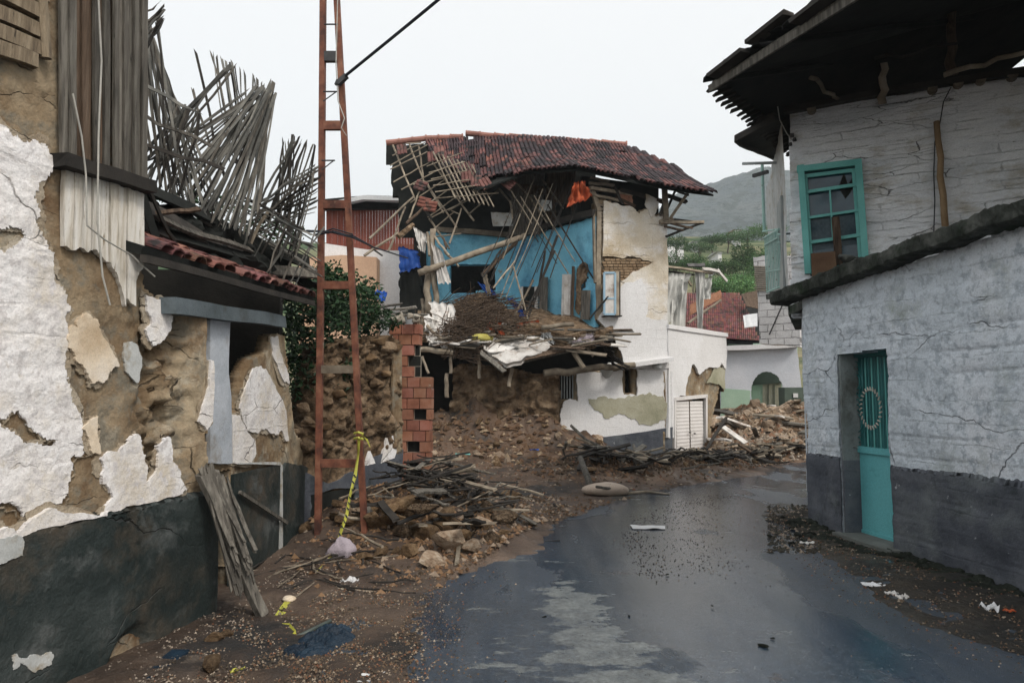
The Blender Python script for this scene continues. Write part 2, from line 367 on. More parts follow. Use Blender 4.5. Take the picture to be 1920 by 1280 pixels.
K['ruwhite'] = mat('cracked_whitewash', [(.58, .62, .66), (.76, .79, .83), (.80, .82, .84)], 1.3, .85, .9, .03, 13, stretch=(1, 1, 2.2), brick=(.9, .12, .010, .7, (.28, .30, .31), .35), cracks=(2.0, .012, (.09, .09, .09), .47), stains=[((.42, .39, .33), 1.3, .52, .68), ((.13, .12, .11), 6, .65, .71)])
K['facade'] = mat('cream_facade_plaster', [(.44, .36, .25), (.60, .54, .44), (.70, .68, .64)], .8, .85, .5, .03, 9, brick=(.6, .3, .014, .7, (.3, .24, .17), .35), cracks=(.8, .012, (.2, .15, .1), .48), stains=[((.72, .71, .70), 1.1, .48, .62), ((.2, .15, .1), 5, .68, .74)])
K['facade_white'] = mat('white_facade_paint', [(.66, .66, .66), (.76, .765, .78)], .9, .8, .35, .02, 9, brick=(.5, .22, .012, .6, (.5, .5, .5), .3), stains=[((.5, .46, .38), .9, .64, .78)])
K['beige'] = mat('green_beige_render', [(.26, .26, .18), (.36, .35, .26), (.44, .43, .35)], 1.5, .9, .5, .02, 12)
K['wood'] = mat('weathered_grey_wood', [(.055, .052, .045), (.12, .11, .095), (.20, .19, .165)], 3, .85, .7, .01, 30, stretch=(9, 9, .8), rnd=.35, stains=[((.03, .028, .025), 4, .6, .68)])
K['woodb'] = mat('weathered_brown_board', [(.04, .028, .02), (.09, .06, .04), (.15, .11, .08)], 3, .85, .7, .01, 30, stretch=(9, 9, .8), rnd=.3)
K['pole'] = mat('bare_pole_wood', [(.13, .105, .08), (.22, .185, .14), (.32, .28, .22)], 5, .85, .5, .01, 30, rnd=.35)
K['dpole'] = mat('dark_stained_wood', [(.018, .017, .016), (.045, .04, .035)], 5, .9, .5, .01, 30, rnd=.35)
K['lath'] = mat('grey_lath_wood', [(.06, .065, .065), (.13, .13, .12), (.21, .205, .185)], 6, .85, .3, .006, 40, rnd=.4)
K['wplank'] = mat('whitewashed_board', [(.40, .35, .27), (.66, .63, .57), (.75, .74, .71)], 3, .85, .5, .01, 30, stretch=(8, 8, .7), stains=[((.22, .16, .09), 3, .60, .66)])
K['dark'] = mat('shade_dark_wood', [(.006, .008, .008), (.018, .02, .018)], 3, .95, .3, .02, 12)  # near-black wood: shade of eaves and openings is put into the colour
K['gloom'] = mat('shade_dark_interior', [(.012, .012, .011), (.03, .028, .024)], 3, .95, .4, .03, 10)  # near-black, so the darkness indoors sits in the wall colour
K['tile'] = mat('clay_roof_tile', [(.095, .042, .04), (.155, .068, .06), (.21, .105, .09)], 5, .8, .4, .01, 20, attr=True, stains=[((.035, .035, .032), 3, .52, .62)])
K['rtile'] = mat('clay_ridge_tile', [(.22, .10, .08), (.34, .17, .135)], 5, .8, .4, .01, 20, rnd=.2, stains=[((.08, .06, .05), 5, .60, .7)])
K['eavetile'] = mat('broken_red_tile', [(.12, .05, .04), (.23, .11, .095)], 6, .8, .4, .01, 20, attr=True, stains=[((.03, .028, .025), 5, .54, .64)])
K['rust'] = mat('rusted_steel', [(.075, .028, .02), (.17, .060, .034), (.25, .115, .07)], 7, .75, .4, .005, 40, stains=[((.05, .02, .015), 3, .52, .66), ((.30, .26, .2), 6, .66, .74)], spec=.4)
K['steel'] = mat('dull_dark_steel', [(.03, .032, .035), (.07, .07, .07)], 8, .5, .2, .004, 30, metal=.3)
K['brick'] = mat('hollow_red_brick', [(.20, .085, .05), (.32, .15, .095), (.37, .21, .15)], 3, .85, .5, .01, 20, attr=True, stains=[((.40, .35, .29), 5, .60, .70), ((.12, .05, .035), 4, .60, .7)])
K['mortar'] = mat('cement_mortar', [(.22, .19, .15), (.36, .33, .28)], 5, .95, .6, .015, 20)
K['blue'] = mat('bright_blue_wall_paint', [(.14, .40, .58), (.19, .52, .70), (.24, .58, .75)], 1.2, .7, .25, .015, 8, stains=[((.30, .26, .2), 1.5, .68, .74), ((.05, .19, .34), .9, .52, .68)])
K['teal'] = mat('teal_gloss_paint', [(.10, .37, .35), (.15, .47, .44)], 3, .45, .2, .004, 30, stains=[((.2, .25, .22), 6, .66, .74)])
K['dteal'] = mat('deep_teal_door_paint', [(.022, .13, .135), (.035, .18, .18)], 3, .45, .15, .004, 20, stains=[((.012, .07, .07), 3, .55, .7)])
K['lteal'] = mat('light_teal_door_panel', [(.11, .39, .42), (.14, .45, .48)], 1.4, .4, .08, .004, 14, stains=[((.03, .15, .16), 1.6, .6, .78)])
K['cream_paint'] = mat('cream_enamel', [(.42, .38, .33), (.55, .51, .45)], 6, .5, .2, .003, 30)
K['glass'] = mat('dusty_window_glass', [(.008, .035, .06), (.03, .085, .12)], 2, .08, .08, .004, 3, spec=.4, grit=0, rvar=(3, .45, .6, .05, .35))
K['redwood'] = mat('red_brown_cladding', [(.13, .03, .02), (.21, .06, .042), (.27, .09, .065)], 2, .8, .4, .02, 12, stretch=(6, 6, .4))
K['metalroof'] = mat('pale_metal_roof', [(.48, .5, .52), (.6, .62, .63)], 1, .5, .1, .01, 5)
K['peach'] = mat('peach_render', [(.52, .34, .23), (.62, .42, .29)], 1, .85, .2, .01, 10)
K['cloth'] = mat('dirty_white_cloth', [(.40, .37, .34), (.62, .60, .57), (.70, .69, .67)], 4, .9, .4, .01, 18, stains=[((.25, .17, .12), 3, .58, .7)], rnd=.15)
K['curtain'] = mat('thin_white_curtain', [(.50, .51, .49), (.64, .65, .63)], 2, .85, .3, .02, 6)
K['bluetarp'] = mat('blue_tarpaulin', [(.01, .06, .30), (.02, .11, .46)], 4, .5, .4, .02, 9)
K['orange'] = mat('orange_red_fabric', [(.30, .05, .02), (.48, .11, .04)], 4, .85, .6, .02, 12)
K['yellow'] = mat('olive_yellow_sack', [(.30, .26, .05), (.46, .42, .12)], 5, .7, .6, .02, 14)
K['stone'] = mat('tan_building_stone', [(.075, .045, .024), (.14, .09, .048), (.23, .16, .095)], 2.6, .9, .8, .03, 12, rnd=.3, stains=[((.07, .04, .022), 2, .52, .66)])
K['pstone'] = mat('pale_rubble_stone', [(.20, .135, .09), (.32, .24, .17), (.46, .39, .31)], 3, .9, .8, .03, 12, rnd=.3)
K['sack'] = mat('pale_lilac_sack', [(.30, .26, .29), (.42, .37, .42)], 5, .85, 1, .03, 16)
K['bag'] = mat('patterned_cushion_fabric', [(.30, .24, .19), (.42, .35, .29)], 3, .85, .4, .01, 20, vor=(12, .6), stains=[((.08, .05, .04), 9, .62, .68)])
K['darkcloth'] = mat('wet_dark_blue_cloth', [(.004, .01, .02), (.01, .03, .055)], 6, .5, .9, .02, 18)
K['leaf'] = mat('leaf_green', [(.035, .085, .028), (.07, .15, .045)], 2, .6, 0, attr=True, spec=.25)
K['dleaf'] = mat('dark_leaf_green', [(.012, .035, .015), (.03, .07, .028)], 2, .6, 0, attr=True, spec=.25)
K['bark'] = mat('bark', [(.05, .04, .03), (.10, .08, .06)], 8, .9, .5, .01, 20)
K['paper'] = mat('dirty_white_paper', [(.55, .56, .57), (.70, .71, .72)], 4, .7, .2, .01, 18, rnd=.1)
K['litter'] = mat('pale_litter', [(.40, .38, .35), (.66, .65, .63)], 4, .8, .3, .01, 18, rnd=.25)
K['concrete'] = mat('mossy_concrete', [(.012, .015, .012), (.035, .04, .034), (.10, .105, .095)], 4, .95, 1, .04, 12, stains=[((.015, .028, .014), 3, .5, .62)])
K['concrete2'] = mat('grey_step_concrete', [(.10, .11, .10), (.17, .18, .17)], 4, .9, .6, .02, 16)
K['hose'] = mat('grey_green_hose', [(.05, .065, .06), (.09, .11, .10)], 5, .5, .1, .003, 20)
K['pvc'] = mat('grey_plastic_pipe', [(.20, .23, .24), (.32, .35, .35)], 4, .5, .1, .003, 20)
K['whitemetal'] = mat('white_ribbed_metal', [(.62, .60, .58), (.72, .70, .69)], 2, .55, .1, .004, 10, stains=[((.35, .28, .22), 4, .66, .76)])
K['moss'] = mat('black_moss_and_dirt', [(.006, .009, .006), (.02, .026, .018)], 6, .95, 1, .03, 20)
K['green'] = mat('pale_green_render', [(.34, .50, .38), (.44, .60, .47)], 1, .8, .3, .01, 10)
K['boxgreen'] = mat('dark_green_cabinet_paint', [(.05, .075, .06), (.08, .11, .09)], 2, .6, .1, .004, 10)
K['tape'] = mat('yellow_barrier_tape', [(.36, .36, .05), (.48, .48, .09)], 5, .5, .3, .004, 20)
K['ink'] = mat('black_print', [(.01, .01, .01), (.02, .02, .02)], 5, .6, 0)
K['cable'] = mat('black_cable_rubber', [(.01, .013, .02), (.02, .025, .035)], 5, .6, 0)
K['wire'] = mat('pale_wire_sheath', [(.30, .30, .28), (.45, .44, .4)], 5, .6, 0)
K['rjamb'] = mat('grey_jamb_plaster', [(.16, .19, .19), (.24, .27, .27)], 4, .9, .6, .02, 20, stains=[((.10, .11, .10), 3, .5, .65)])  # jamb greyer and darker than the wall around it
K['archwhite'] = mat('pale_bluish_white_paint', [(.52, .56, .62), (.66, .68, .73)], 1, .8, .4, .02, 9, stains=[((.4, .38, .35), 2, .62, .74)])
K['painted_shade_lintel'] = mat('grimy_shaded_blue_grey_beam', [(.07, .09, .10), (.13, .16, .18)], 2.5, .85, .7, .012, 18, stains=[((.05, .05, .045), 2.5, .5, .66)])  # blue-grey beam colour darkened for its shade under the eave, plus grime
K['blockwhite'] = mat('white_painted_blocks', [(.56, .56, .57), (.68, .68, .69)], 2, .85, .7, .03, 10, brick=(.42, .2, .014, 1.6, (.30, .30, .30), .8))
# ================================================================ GROUND, ROAD, HILLS
LB = [(0.2, -8), (-.25, 2.2), (-.45, 3.79), (-.60, 4.7), (-.62, 5.7), (-.38, 6.4), (.05, 7.4), (.40, 8.4), (1.1, 9.6), (1.95, 10.8), (2.9, 12.1), (4.1, 13.4), (5.6, 15.2), (7.2, 17.0), (11, 21), (22, 30)]
RB = [(4.4, -8), (4.0, 2.2), (3.35, 3.8), (2.8, 5), (2.95, 6.2), (3.2, 7.6), (3.6, 9.0), (4.6, 10.6), (6.2, 12.6), (8.6, 15), (12, 18), (24, 27)]
ROADP = LB+RB[::-1]
def seg_d(x, y, a, b):
    dx, dy = b[0]-a[0], b[1]-a[1]; t = max(0, min(1, ((x-a[0])*dx+(y-a[1])*dy)/(dx*dx+dy*dy))); return math.hypot(x-a[0]-t*dx, y-a[1]-t*dy)
def road_d(x, y):
    d = min(min(seg_d(x, y, P[i], P[i+1]) for i in range(len(P)-1)) for P in (LB, RB))
    return -d if inside(x, y, ROADP) else d
MOUNDS = [(-1.15, 7.7, .75, .7, .30), (-.55, 8.5, .5, .6, .16), (-1.7, 8.8, .7, .9, .32), (-.8, 10.5, .9, 1.0, .12),
          (1.5, 13.1, 1.1, .55, .34), (2.9, 14.3, 1.2, .55, .26), (4.6, 15.4, 1.0, .5, .10), (.6, 12.4, .7, .6, .14), (6.6, 17.6, .9, .7, .28),
          (7.8, 20.8, 1.7, 1.5, .85), (6.5, 19.4, .75, 1.0, .5), (9.2, 20.4, 1.3, 1.4, .35),
          (-1.6, 16.6, 1.4, .75, .85), (.1, 16.5, 1.2, .6, .80), (-.8, 15.3, 1.2, .8, .14), (1.5, 15.8, .7, .7, .35), (-3.2, 14, 1.6, 1.6, .4),
          (-2.1, 4.1, .3, 1.0, .05), (3.7, 8.9, .35, .5, .10), (-2.3, 6.4, .5, .8, .06)]
def gbase(x, y):
    return .03*noise.noise(Vector((x*.35, y*.35, 0)))-.0035*max(0, y-20)
def gh(x, y):
    h = 0
    for cx, cy, sx, sy, a in MOUNDS:
        q = ((x-cx)/sx)**2+((y-cy)/sy)**2
        if q < 9: h += a*math.exp(-q*.5)*1.0
    if y > 36: h += 0
    if h > .01: h += h*.35*noise.noise(Vector((x*1.7, y*1.7, 3)))+min(h, .3)*.3*noise.noise(Vector((x*6, y*6, 5)))
    return gbase(x, y)+h
def spaced(a, b, s): n = int(round((b-a)/s)); return [a+(b-a)*i/n for i in range(n+1)]
def geo(a, s, k, lim):
    o = []
    while abs(a) < lim: a += s; s *= k; o.append(a)
    return o
xs = sorted([-p for p in geo(5.0, .12, 1.2, 1600)]+spaced(-5.0, 10.0, .075)+geo(10.0, .12, 1.2, 1600))
ys = sorted([-p for p in geo(0, .3, 1.3, 60)]+spaced(0, 2.4, .2)+spaced(2.45, 10, .05)+spaced(10.1, 24, .12)+geo(24, .2, 1.2, 2600))
vs = []; uv = []; fs = []; nx = len(xs)
for y in ys:
    for x in xs:
        z = gh(x, y)
        if -10 < x < 26 and -9 < y < 32:
            d = road_d(x, y) + .10*noise.noise(Vector((x*2.1, y*2.1, 1))) + .05*noise.noise(Vector((x*7, y*7, 1)))
            if d < 0: z = min(z, gbase(x, y)-.03) if z-gbase(x, y) < .04 else z-.03
            else: z += .012*min(1, d*8)+.030*noise.noise(Vector((x*4, y*4, 8)))*min(1, d*4) + .016*noise.noise(Vector((x*13, y*13, 8)))*min(1, d*6)
        vs.append((x, y, z)); uv.append((x, y))
for j in range(len(ys)-1):
    for i in range(nx-1): a = j*nx+i; fs.append((a, a+1, a+nx+1, a+nx))
gm = mat('brown_wet_dirt', [(.040, .029, .023), (.085, .060, .045), (.145, .105, .078)], 1.4, .8, 1, .03, 14, stains=[((.025, .024, .024), .9, .48, .62), ((.16, .13, .105), 2.6, .62, .7), ((.30, .28, .25), 26, .68, .72)], rvar=(1.3, .42, .6, .38, .95), spec=.35, attr=True)
gmb = MB().add(vs, fs, 1, uv); gmb.t = []
for f_ in fs:
    x, y = vs[f_[0]][0], vs[f_[0]][1]
    if 1.5 < x < 9 and 0 < y < 11.5: t_ = (.42, .50, .50)          # black wet muck of the right verge
    else: k = sm(8, 14, y+noise.noise(Vector((x*.8, y*.8, 2)))*1.5); j_ = 1-.2*sm(6.2, 4.8, y); t_ = ((1+.42*k)*j_, (1+.32*k)*j_, (1+.2*k)*j_)   # drier tan earth by the collapsed house
    gmb.t.append(t_)
tag(gmb.build('ground', gm, smooth=True, base=(0, 0, 0)), kind='structure')
# road sheet
vs = []; fs = []; uv = []; ny = 260; nx2 = 90
def interp(P, y):
    for i in range(len(P)-1):
        if P[i][1] <= y <= P[i+1][1]: t = (y-P[i][1])/(P[i+1][1]-P[i][1]); return P[i][0]+t*(P[i+1][0]-P[i][0])
    return P[-1][0]
for j in range(ny+1):
    y = -8+(27+8)*(j/ny)**1.0
    a, b = interp(LB, y)-.6, interp(RB, y)+.6
    for i in range(nx2+1):
        x = a+(b-a)*i/nx2; vs.append((x, y, gbase(x, y)+.004)); uv.append((x, y))
for j in range(ny):
    for i in range(nx2): a = j*(nx2+1)+i; fs.append((a, a+1, a+nx2+2, a+nx2+1))
rm = bpy.data.materials.new('wet_asphalt'); rm.use_nodes = True; T = rm.node_tree; N = T.nodes; L = T.links; B = N['Principled BSDF']
tc = N.new('ShaderNodeTexCoord')
def rn(scale, det=6, rough=.6, stretch=(1, 1, 1), rot=0, dist=0):
    mp = N.new('ShaderNodeMapping'); mp.inputs['Scale'].default_value = stretch; mp.inputs['Rotation'].default_value = (0, 0, rot); L.new(tc.outputs['Object'], mp.inputs[0])
    n = N.new('ShaderNodeTexNoise'); n.inputs['Scale'].default_value = scale; n.inputs['Detail'].default_value = det; n.inputs['Roughness'].default_value = rough; n.inputs['Distortion'].default_value = dist; L.new(mp.outputs[0], n.inputs['Vector']); return n.outputs['Fac']
def rr(f, *st):
    r = N.new('ShaderNodeValToRGB'); e = r.color_ramp.elements
    while len(e) < len(st): e.new(.5)
    for i, (p, c) in enumerate(st): e[i].position = p; e[i].color = ((c, c, c) if isinstance(c, (int, float)) else c)+(1,)
    L.new(f, r.inputs[0]); return r.outputs[0]
def rmx(f, a, b, mode='MIX'):
    x = N.new('ShaderNodeMix'); x.data_type = 'RGBA'; x.blend_type = mode
    for s_, v_ in ((x.inputs[0], f), (x.inputs[6], a), (x.inputs[7], b)):
        if isinstance(v_, (int, float)): s_.default_value = v_ if s_ == x.inputs[0] else (v_, v_, v_, 1)
        elif isinstance(v_, tuple): s_.default_value = (*v_, 1)
        else: L.new(v_, s_)
    return x.outputs[2]
def madd(a_, b_, op='ADD'):
    x = N.new('ShaderNodeMath'); x.operation = op
    for s_, v_ in ((x.inputs[0], a_), (x.inputs[1], b_)):
        if isinstance(v_, (int, float)): s_.default_value = v_
        else: L.new(v_, s_)
    return x.outputs[0]
ba = N.new('ShaderNodeAttribute'); ba.attribute_name = 'tint'; bs = N.new('ShaderNodeSeparateColor'); L.new(ba.outputs['Color'], bs.inputs[0])
jagn = madd(madd(rn(1.5, 8, .7, (.9, 2.0, 1)), .75, 'MULTIPLY'), madd(rn(9, 7, .75, (.8, 1.7, 1)), .25, 'MULTIPLY'))
dry = rr(madd(jagn, bs.outputs[0]), (.60, 0.0), (.635, 1.0))       # drying, paler patches
wet = rr(madd(rn(.9, 5, .55, (1.2, .6, 1), .2, .3), bs.outputs[1]), (.52, 0.0), (.575, 1.0))           # standing water film
col = rr(rn(1.1, 7), (.35, (.009, .022, .040)), (.65, (.024, .042, .068)))
dcol = rr(rn(5, 9, .7), (.35, (.075, .09, .10)), (.65, (.17, .19, .19))); col = rmx(dry, col, dcol)
trk = rr(rn(1.1, 6, .6, (2.6, .22, 1), -.12), (.42, 0.0), (.62, 1.0)); col = rmx(trk, col, rmx(.5, col, (.07, .085, .10)))
brn = rr(rn(.9, 8, .65, dist=.4), (.60, 0.0), (.70, 1.0)); col = rmx(brn, col, (.055, .042, .034))
grit = rr(rn(75, 4, .7), (.60, 0.0), (.70, 1.0)); col = rmx(grit, col, (.16, .165, .17)); grt2 = rr(rn(28, 6, .75), (.35, (.55, .55, .55)), (.65, (1.35, 1.35, 1.35))); col = rmx(1.0, col, grt2, 'MULTIPLY'); L.new(col, B.inputs['Base Color'])
ro = rmx(wet, .36, .10); ro = rmx(dry, ro, .40); ro = rmx(brn, ro, .6)
L.new(ro, B.inputs['Roughness']); B.inputs['Specular IOR Level'].default_value = .85
bmp = N.new('ShaderNodeBump'); bmp.inputs['Distance'].default_value = .008
hh = rn(85, 5, .7); L.new(hh, bmp.inputs['Height'])
sinv = rmx(wet, .9, .20); L.new(sinv, bmp.inputs['Strength'])
b2 = N.new('ShaderNodeBump'); b2.inputs['Distance'].default_value = .03; b2.inputs['Strength'].default_value = .18; L.new(rn(3.2, 4, .5, (1, .6, 1)), b2.inputs['Height']); L.new(bmp.outputs[0], b2.inputs['Normal'])
L.new(b2.outputs[0], B.inputs['Normal'])
rmb = MB().add(vs, fs, 1, uv); BL = [(.62, 3.7, .46, 1.1, .22), (.48, 5.5, .24, .7, .16), (-.1, 4.4, .2, .6, .07), (1.55, 3.6, .22, .5, .10), (.15, 8.2, .25, .5, .12), (-.05, 6.8, .3, .35, .10)]; WL = [(1.5, 5.2, .6, 1.6, .32), (1.3, 7.2, .8, 1.4, .28), (2.4, 10.5, 1.0, 2.4, .30), (5, 15, 1.5, 2, .22), (.0, 4.3, .4, 1.2, -.12)]
rmb.t = []
for f_ in fs:
    x = sum(vs[i][0] for i in f_)/4; y = sum(vs[i][1] for i in f_)/4
    g1 = sum(a_*math.exp(-((x-cx)/sx)**2-((y-cy)/sy)**2) for cx, cy, sx, sy, a_ in BL); g2 = sum(a_*math.exp(-((x-cx)/sx)**2-((y-cy)/sy)**2) for cx, cy, sx, sy, a_ in WL)
    rmb.t.append((g1+.0, g2+.0, 0))
tag(rmb.build('road', rm, smooth=True, base=(0, 0, 0)), kind='structure')

# hills beyond the village
def hill(name, m, X0, X1, Y0, Y1, n, f):
    vs = []; fs = []; uv = []
    for j in range(n+1):
        for i in range(n+1):
            x = X0+(X1-X0)*i/n; y = Y0+(Y1-Y0)*j/n; vs.append((x, y, f(x, y))); uv.append((x, y))
    for j in range(n):
        for i in range(n): a = j*(n+1)+i; fs.append((a, a+1, a+n+2, a+n+1))
    return tag(MB().add(vs, fs, 1, uv).build(name, m, smooth=True, base=(0, 0, 0)), kind='structure')
hm1 = mat('terraced_hillside', [(.07, .12, .05), (.15, .16, .085), (.30, .235, .16)], .05, .95, .5, .5, .5, stretch=(.5, 2.2, 1), stains=[((.03, .065, .025), .12, .5, .6), ((.26, .21, .15), .05, .6, .7)])
hm2 = mat('haze_blue_scrub_mountain', [(.03, .055, .07), (.07, .095, .10), (.12, .135, .13)], .02, .95, 1, 6, .25, stains=[((.02, .04, .03), .09, .5, .55)])  # scrub tones pushed to blue, painting in the distance haze
def hf1(x, y):   # near rise: its brow stands at about 18 m, 110 m away
    r = sm(40, 120, y); return -1+r*(29+.02*(x-40))+r*1.8*fbm(x*.03, y*.03)+.35*math.sin(y*.7+3*noise.noise(Vector((x*.02, y*.02, 0))))*r - 14*sm(122, 190, y)
def hf2(x, y):
    r = sm(170, 780, y); k = 268*math.exp(-((x-290)/330)**2)+60*math.exp(-((x+300)/500)**2)
    return -2+r*(k*(.80+.15*fbm(x*.004, y*.004, 2))+14*fbm(x*.012, y*.012, 7, 6))
hill('hillside', hm1, -120, 190, 38, 200, 150, hf1)
hill('mountain', hm2, -700, 1100, 165, 1000, 170, hf2)

# ================================================================ LEFT HOUSE
L1 = Plane((-2.57, 3.43), (-2.19, 5.0)); L2 = Plane((-2.32, 5.05), (-2.24, 7.6)); 
lh = thing('ruined_house', (-2.6, 4.2, 0), 'adobe house with peeling white plaster, dark base and tall plank gable', 'house')
def dA(u, v):
    p = L1.pt(u, v); d = .025*fbm(p.x*2, p.y*2, p.z*2)
    x = (p.y-4.30)/.22; zc = (p.z-1.5)/.55      # eroded hollow
    d -= .13*math.exp(-((p.y-4.55)/.20)**2*1.0)*sm(.95, 1.25, p.z)*(1-sm(2.0, 2.25, p.z))*(1+1.0*noise.noise(p*6)+.8*noise.noise(p*15)+.45*noise.noise(p*34))
    return d
wpoly = [(-900, -900), (262, -300), (262, 490), (272, 535), (300, 560), (385, 575), (388, 600), (386, 700), (380, 800), (392, 930), (402, 1200), (-900, 3000)]
gridwall(MB(), L1, wpoly, .022, dA, .35).build('wall', K['mud'], lh, smooth=True)
s0 = L1.sz(-600, 900)[0]; s1 = L1.sz(401, 1000)[0]
pl = MB()
topd = [(s1-(s1-s0)*i/60, .895+.012*noise.noise(Vector((i*.3, 0, 0)))) for i in range(61)]
gridwall(pl, L1, [(s0, -.1), (s1, -.1), (s1, .96), (s0, .96)], .02, lambda u, v: .045+.006*fbm(u*3, v*3)-.05*sm(.35, .5, noise.noise(Vector((u*1.7, v*1.7, 4))))*sm(.35, .05, v), .05, raw=True, jit=.1, topfn=lambda u: .895+.012*noise.noise(Vector((u*3, 0, 0)))+.008*noise.noise(Vector((u*14, 0, 0)))).build('painted_base', K['dado'], lh, smooth=True)
# plaster flakes, outlines in photo pixels
def Z2(l): return [(x*.336, 420+y*.336) for x, y in l]
def Z3(l): return [(x*.336, 850+y*.336) for x, y in l]
def Z1(l): return [(x*.336, y*.336) for x, y in l]
A = [(-700, 300), (-200, 245), (0, 235), (18, 258), (40, 268), (78, 270), (96, 302), (72, 340), (62, 358), (67, 400), (66, 427), (96, 480), (100, 531), (114, 538), (126, 582), (118, 588), (121, 655), (121, 716), (148, 783), (153, 850), (128, 856), (125, 900), (114, 934), (84, 944), (66, 955), (47, 968), (40, 971), (20, 944), (0, 941), (-300, 985), (-700, 1050)]
h1 = Z2([(-60, 1090), (0, 1085), (90, 1040), (150, 1130), (240, 1190), (300, 1195), (270, 1240), (100, 1225), (60, 1160), (0, 1145)])
h2 = Z2([(-80, 20), (30, 10), (110, 30), (125, 80), (60, 120), (20, 160), (-60, 130)])
h3 = [(14, 318), (30, 352), (52, 356), (60, 348), (40, 330)]
m = MB(); JA = jag([L1.sz(*p) for p in A], .022, 4, 3); JH = [jag([L1.sz(*p) for p in h], .02, 3, 9) for h in (h1, h2)]
gridwall(m, L1, JA, .012, lambda u, v: .021+.008*noise.noise(Vector((u*.9, v*7.5, 1)))+.004*fbm(u*5, v*7)+.004*noise.noise(Vector((u*22, v*30, 0))), .0, JH, raw=True, jit=.42); m.build('plaster', K['white'], lh, smooth=True)
m = MB(); polyslab(m, [[(p[0], p[1]) for p in JA]]+JH, lambda u, v, o: L1.pt(u, v, o), .0165); m.build('plaster_edge', K['white'], lh)
m = MB(); P_ = [L1.sz(*p) for p in A]; polyslab(m, [jag(grow(P_, .035, 5), .03, 3, 8)]+[jag(grow([L1.sz(*p) for p in h], -.02, 2), .02, 3, 3) for h in (h1, h2)], lambda u, v, o: L1.pt(u, v, o), .013); m.build('base_coat', K['coat'], lh)
flake(L1, Z2([(640, 1270), (700, 1210), (740, 1170), (770, 1230), (792, 1285)])+Z3([(800, 60), (780, 180), (850, 100), (865, 0)])+Z2([(870, 1225), (900, 1190), (935, 1200), (945, 1280)])+Z3([(960, 60), (990, 140), (1025, 200), (1000, 222), (700, 290), (560, 330), (610, 240), (585, 190), (545, 120), (540, 30)]), .03, .02, 4, 'white', lh, 'plaster', under=.025)
flake(L1, Z3([(-300, 560), (0, 405), (60, 440), (140, 360), (250, 300), (330, 330), (520, 350), (548, 325), (565, 318), (560, 345), (200, 415), (70, 470), (0, 500), (-300, 600)]), .05, .012, 5, 'white', lh, 'plaster', under=.025)
flake(L1, Z2([(790, 395), (880, 420), (945, 520), (930, 600), (880, 660), (835, 680), (800, 620), (790, 590), (825, 560), (800, 480)]), .03, .015, 6, 'white', lh, 'plaster', under=.025)
flake(L1, Z2([(1110, 1120), (1090, 1100), (1120, 1000), (1150, 900), (1155, 760), (1175, 765), (1180, 900), (1170, 1100), (1135, 1150)]), .03, .01, 7, 'white', lh, 'plaster', under=.025)
flake(L1, Z2([(360, 580), (410, 575), (420, 520), (480, 505), (520, 530), (530, 580), (600, 700), (645, 790), (600, 820), (580, 860), (555, 885), (490, 890), (460, 830), (400, 760), (360, 690)]), .03, .018, 8, 'cream', lh, 'cream_plaster', under=.025)
flake(L1, Z2([(440, 1140), (480, 1090), (530, 1070), (525, 1150), (545, 1280), (500, 1280), (480, 1200)]), .025, .012, 9, 'cream', lh, 'cream_plaster', under=.025)
flake(L1, Z2([(690, 660), (730, 655), (765, 690), (785, 790), (765, 885), (700, 830), (683, 760)]), .012, .012, 10, 'greyplaster', lh, 'grey_plaster', under=0)
flake(L1, [(-60, 1010), (0, 1005), (25, 1003), (27, 1040), (-10, 1055), (-60, 1065)], .054, .012, 11, 'greyplaster', lh, 'grey_plaster', under=0)
flake(L1, Z3([(20, 1120), (75, 1140), (140, 1115), (245, 1100), (245, 1170), (190, 1200), (155, 1215), (100, 1175), (70, 1160), (30, 1200)]), .052, .012, 12, 'greyplaster', lh, 'grey_plaster', under=0)
# whitewashed boards under the cladding
B1 = []
for i in range(9):
    a = i/9; b = (i+1)/9
    x0, x1 = 112+150*a, 112+150*b-1.5
    bot = [462, 470, 466, 470, 478, 492, 520, 560, 530][i]; b2_ = [470, 466, 470, 478, 492, 520, 575, 575, 500][i]
    m = MB(); patch(m, L1, [(x0, 310+55*a), (x1, 310+55*b), (x1-2+a*2, b2_), ((x0+x1)/2-1, (bot+b2_)/2+U(-6, 10)), (x0-2+a*2, bot)], .03+.008*(i % 2), .006, seed=20+i, base=.01); m.build('whitewashed_board', K['wplank'], lh)
# beam between
plank(MB(), L1.hit(96, 300)+L1.n*.07, L1.hit(262, 350)+L1.n*.07, .055, .14, L1.n).build('beam', K['dark'], lh) if False else None
m = MB(); plank(m, L1.hit(94, 302)+L1.n*.06, L1.hit(264, 352)+L1.n*.06, .075, .12, L1.n, rag=.02, seg=6, warp=.02); m.build('beam', K['dpole'], lh)
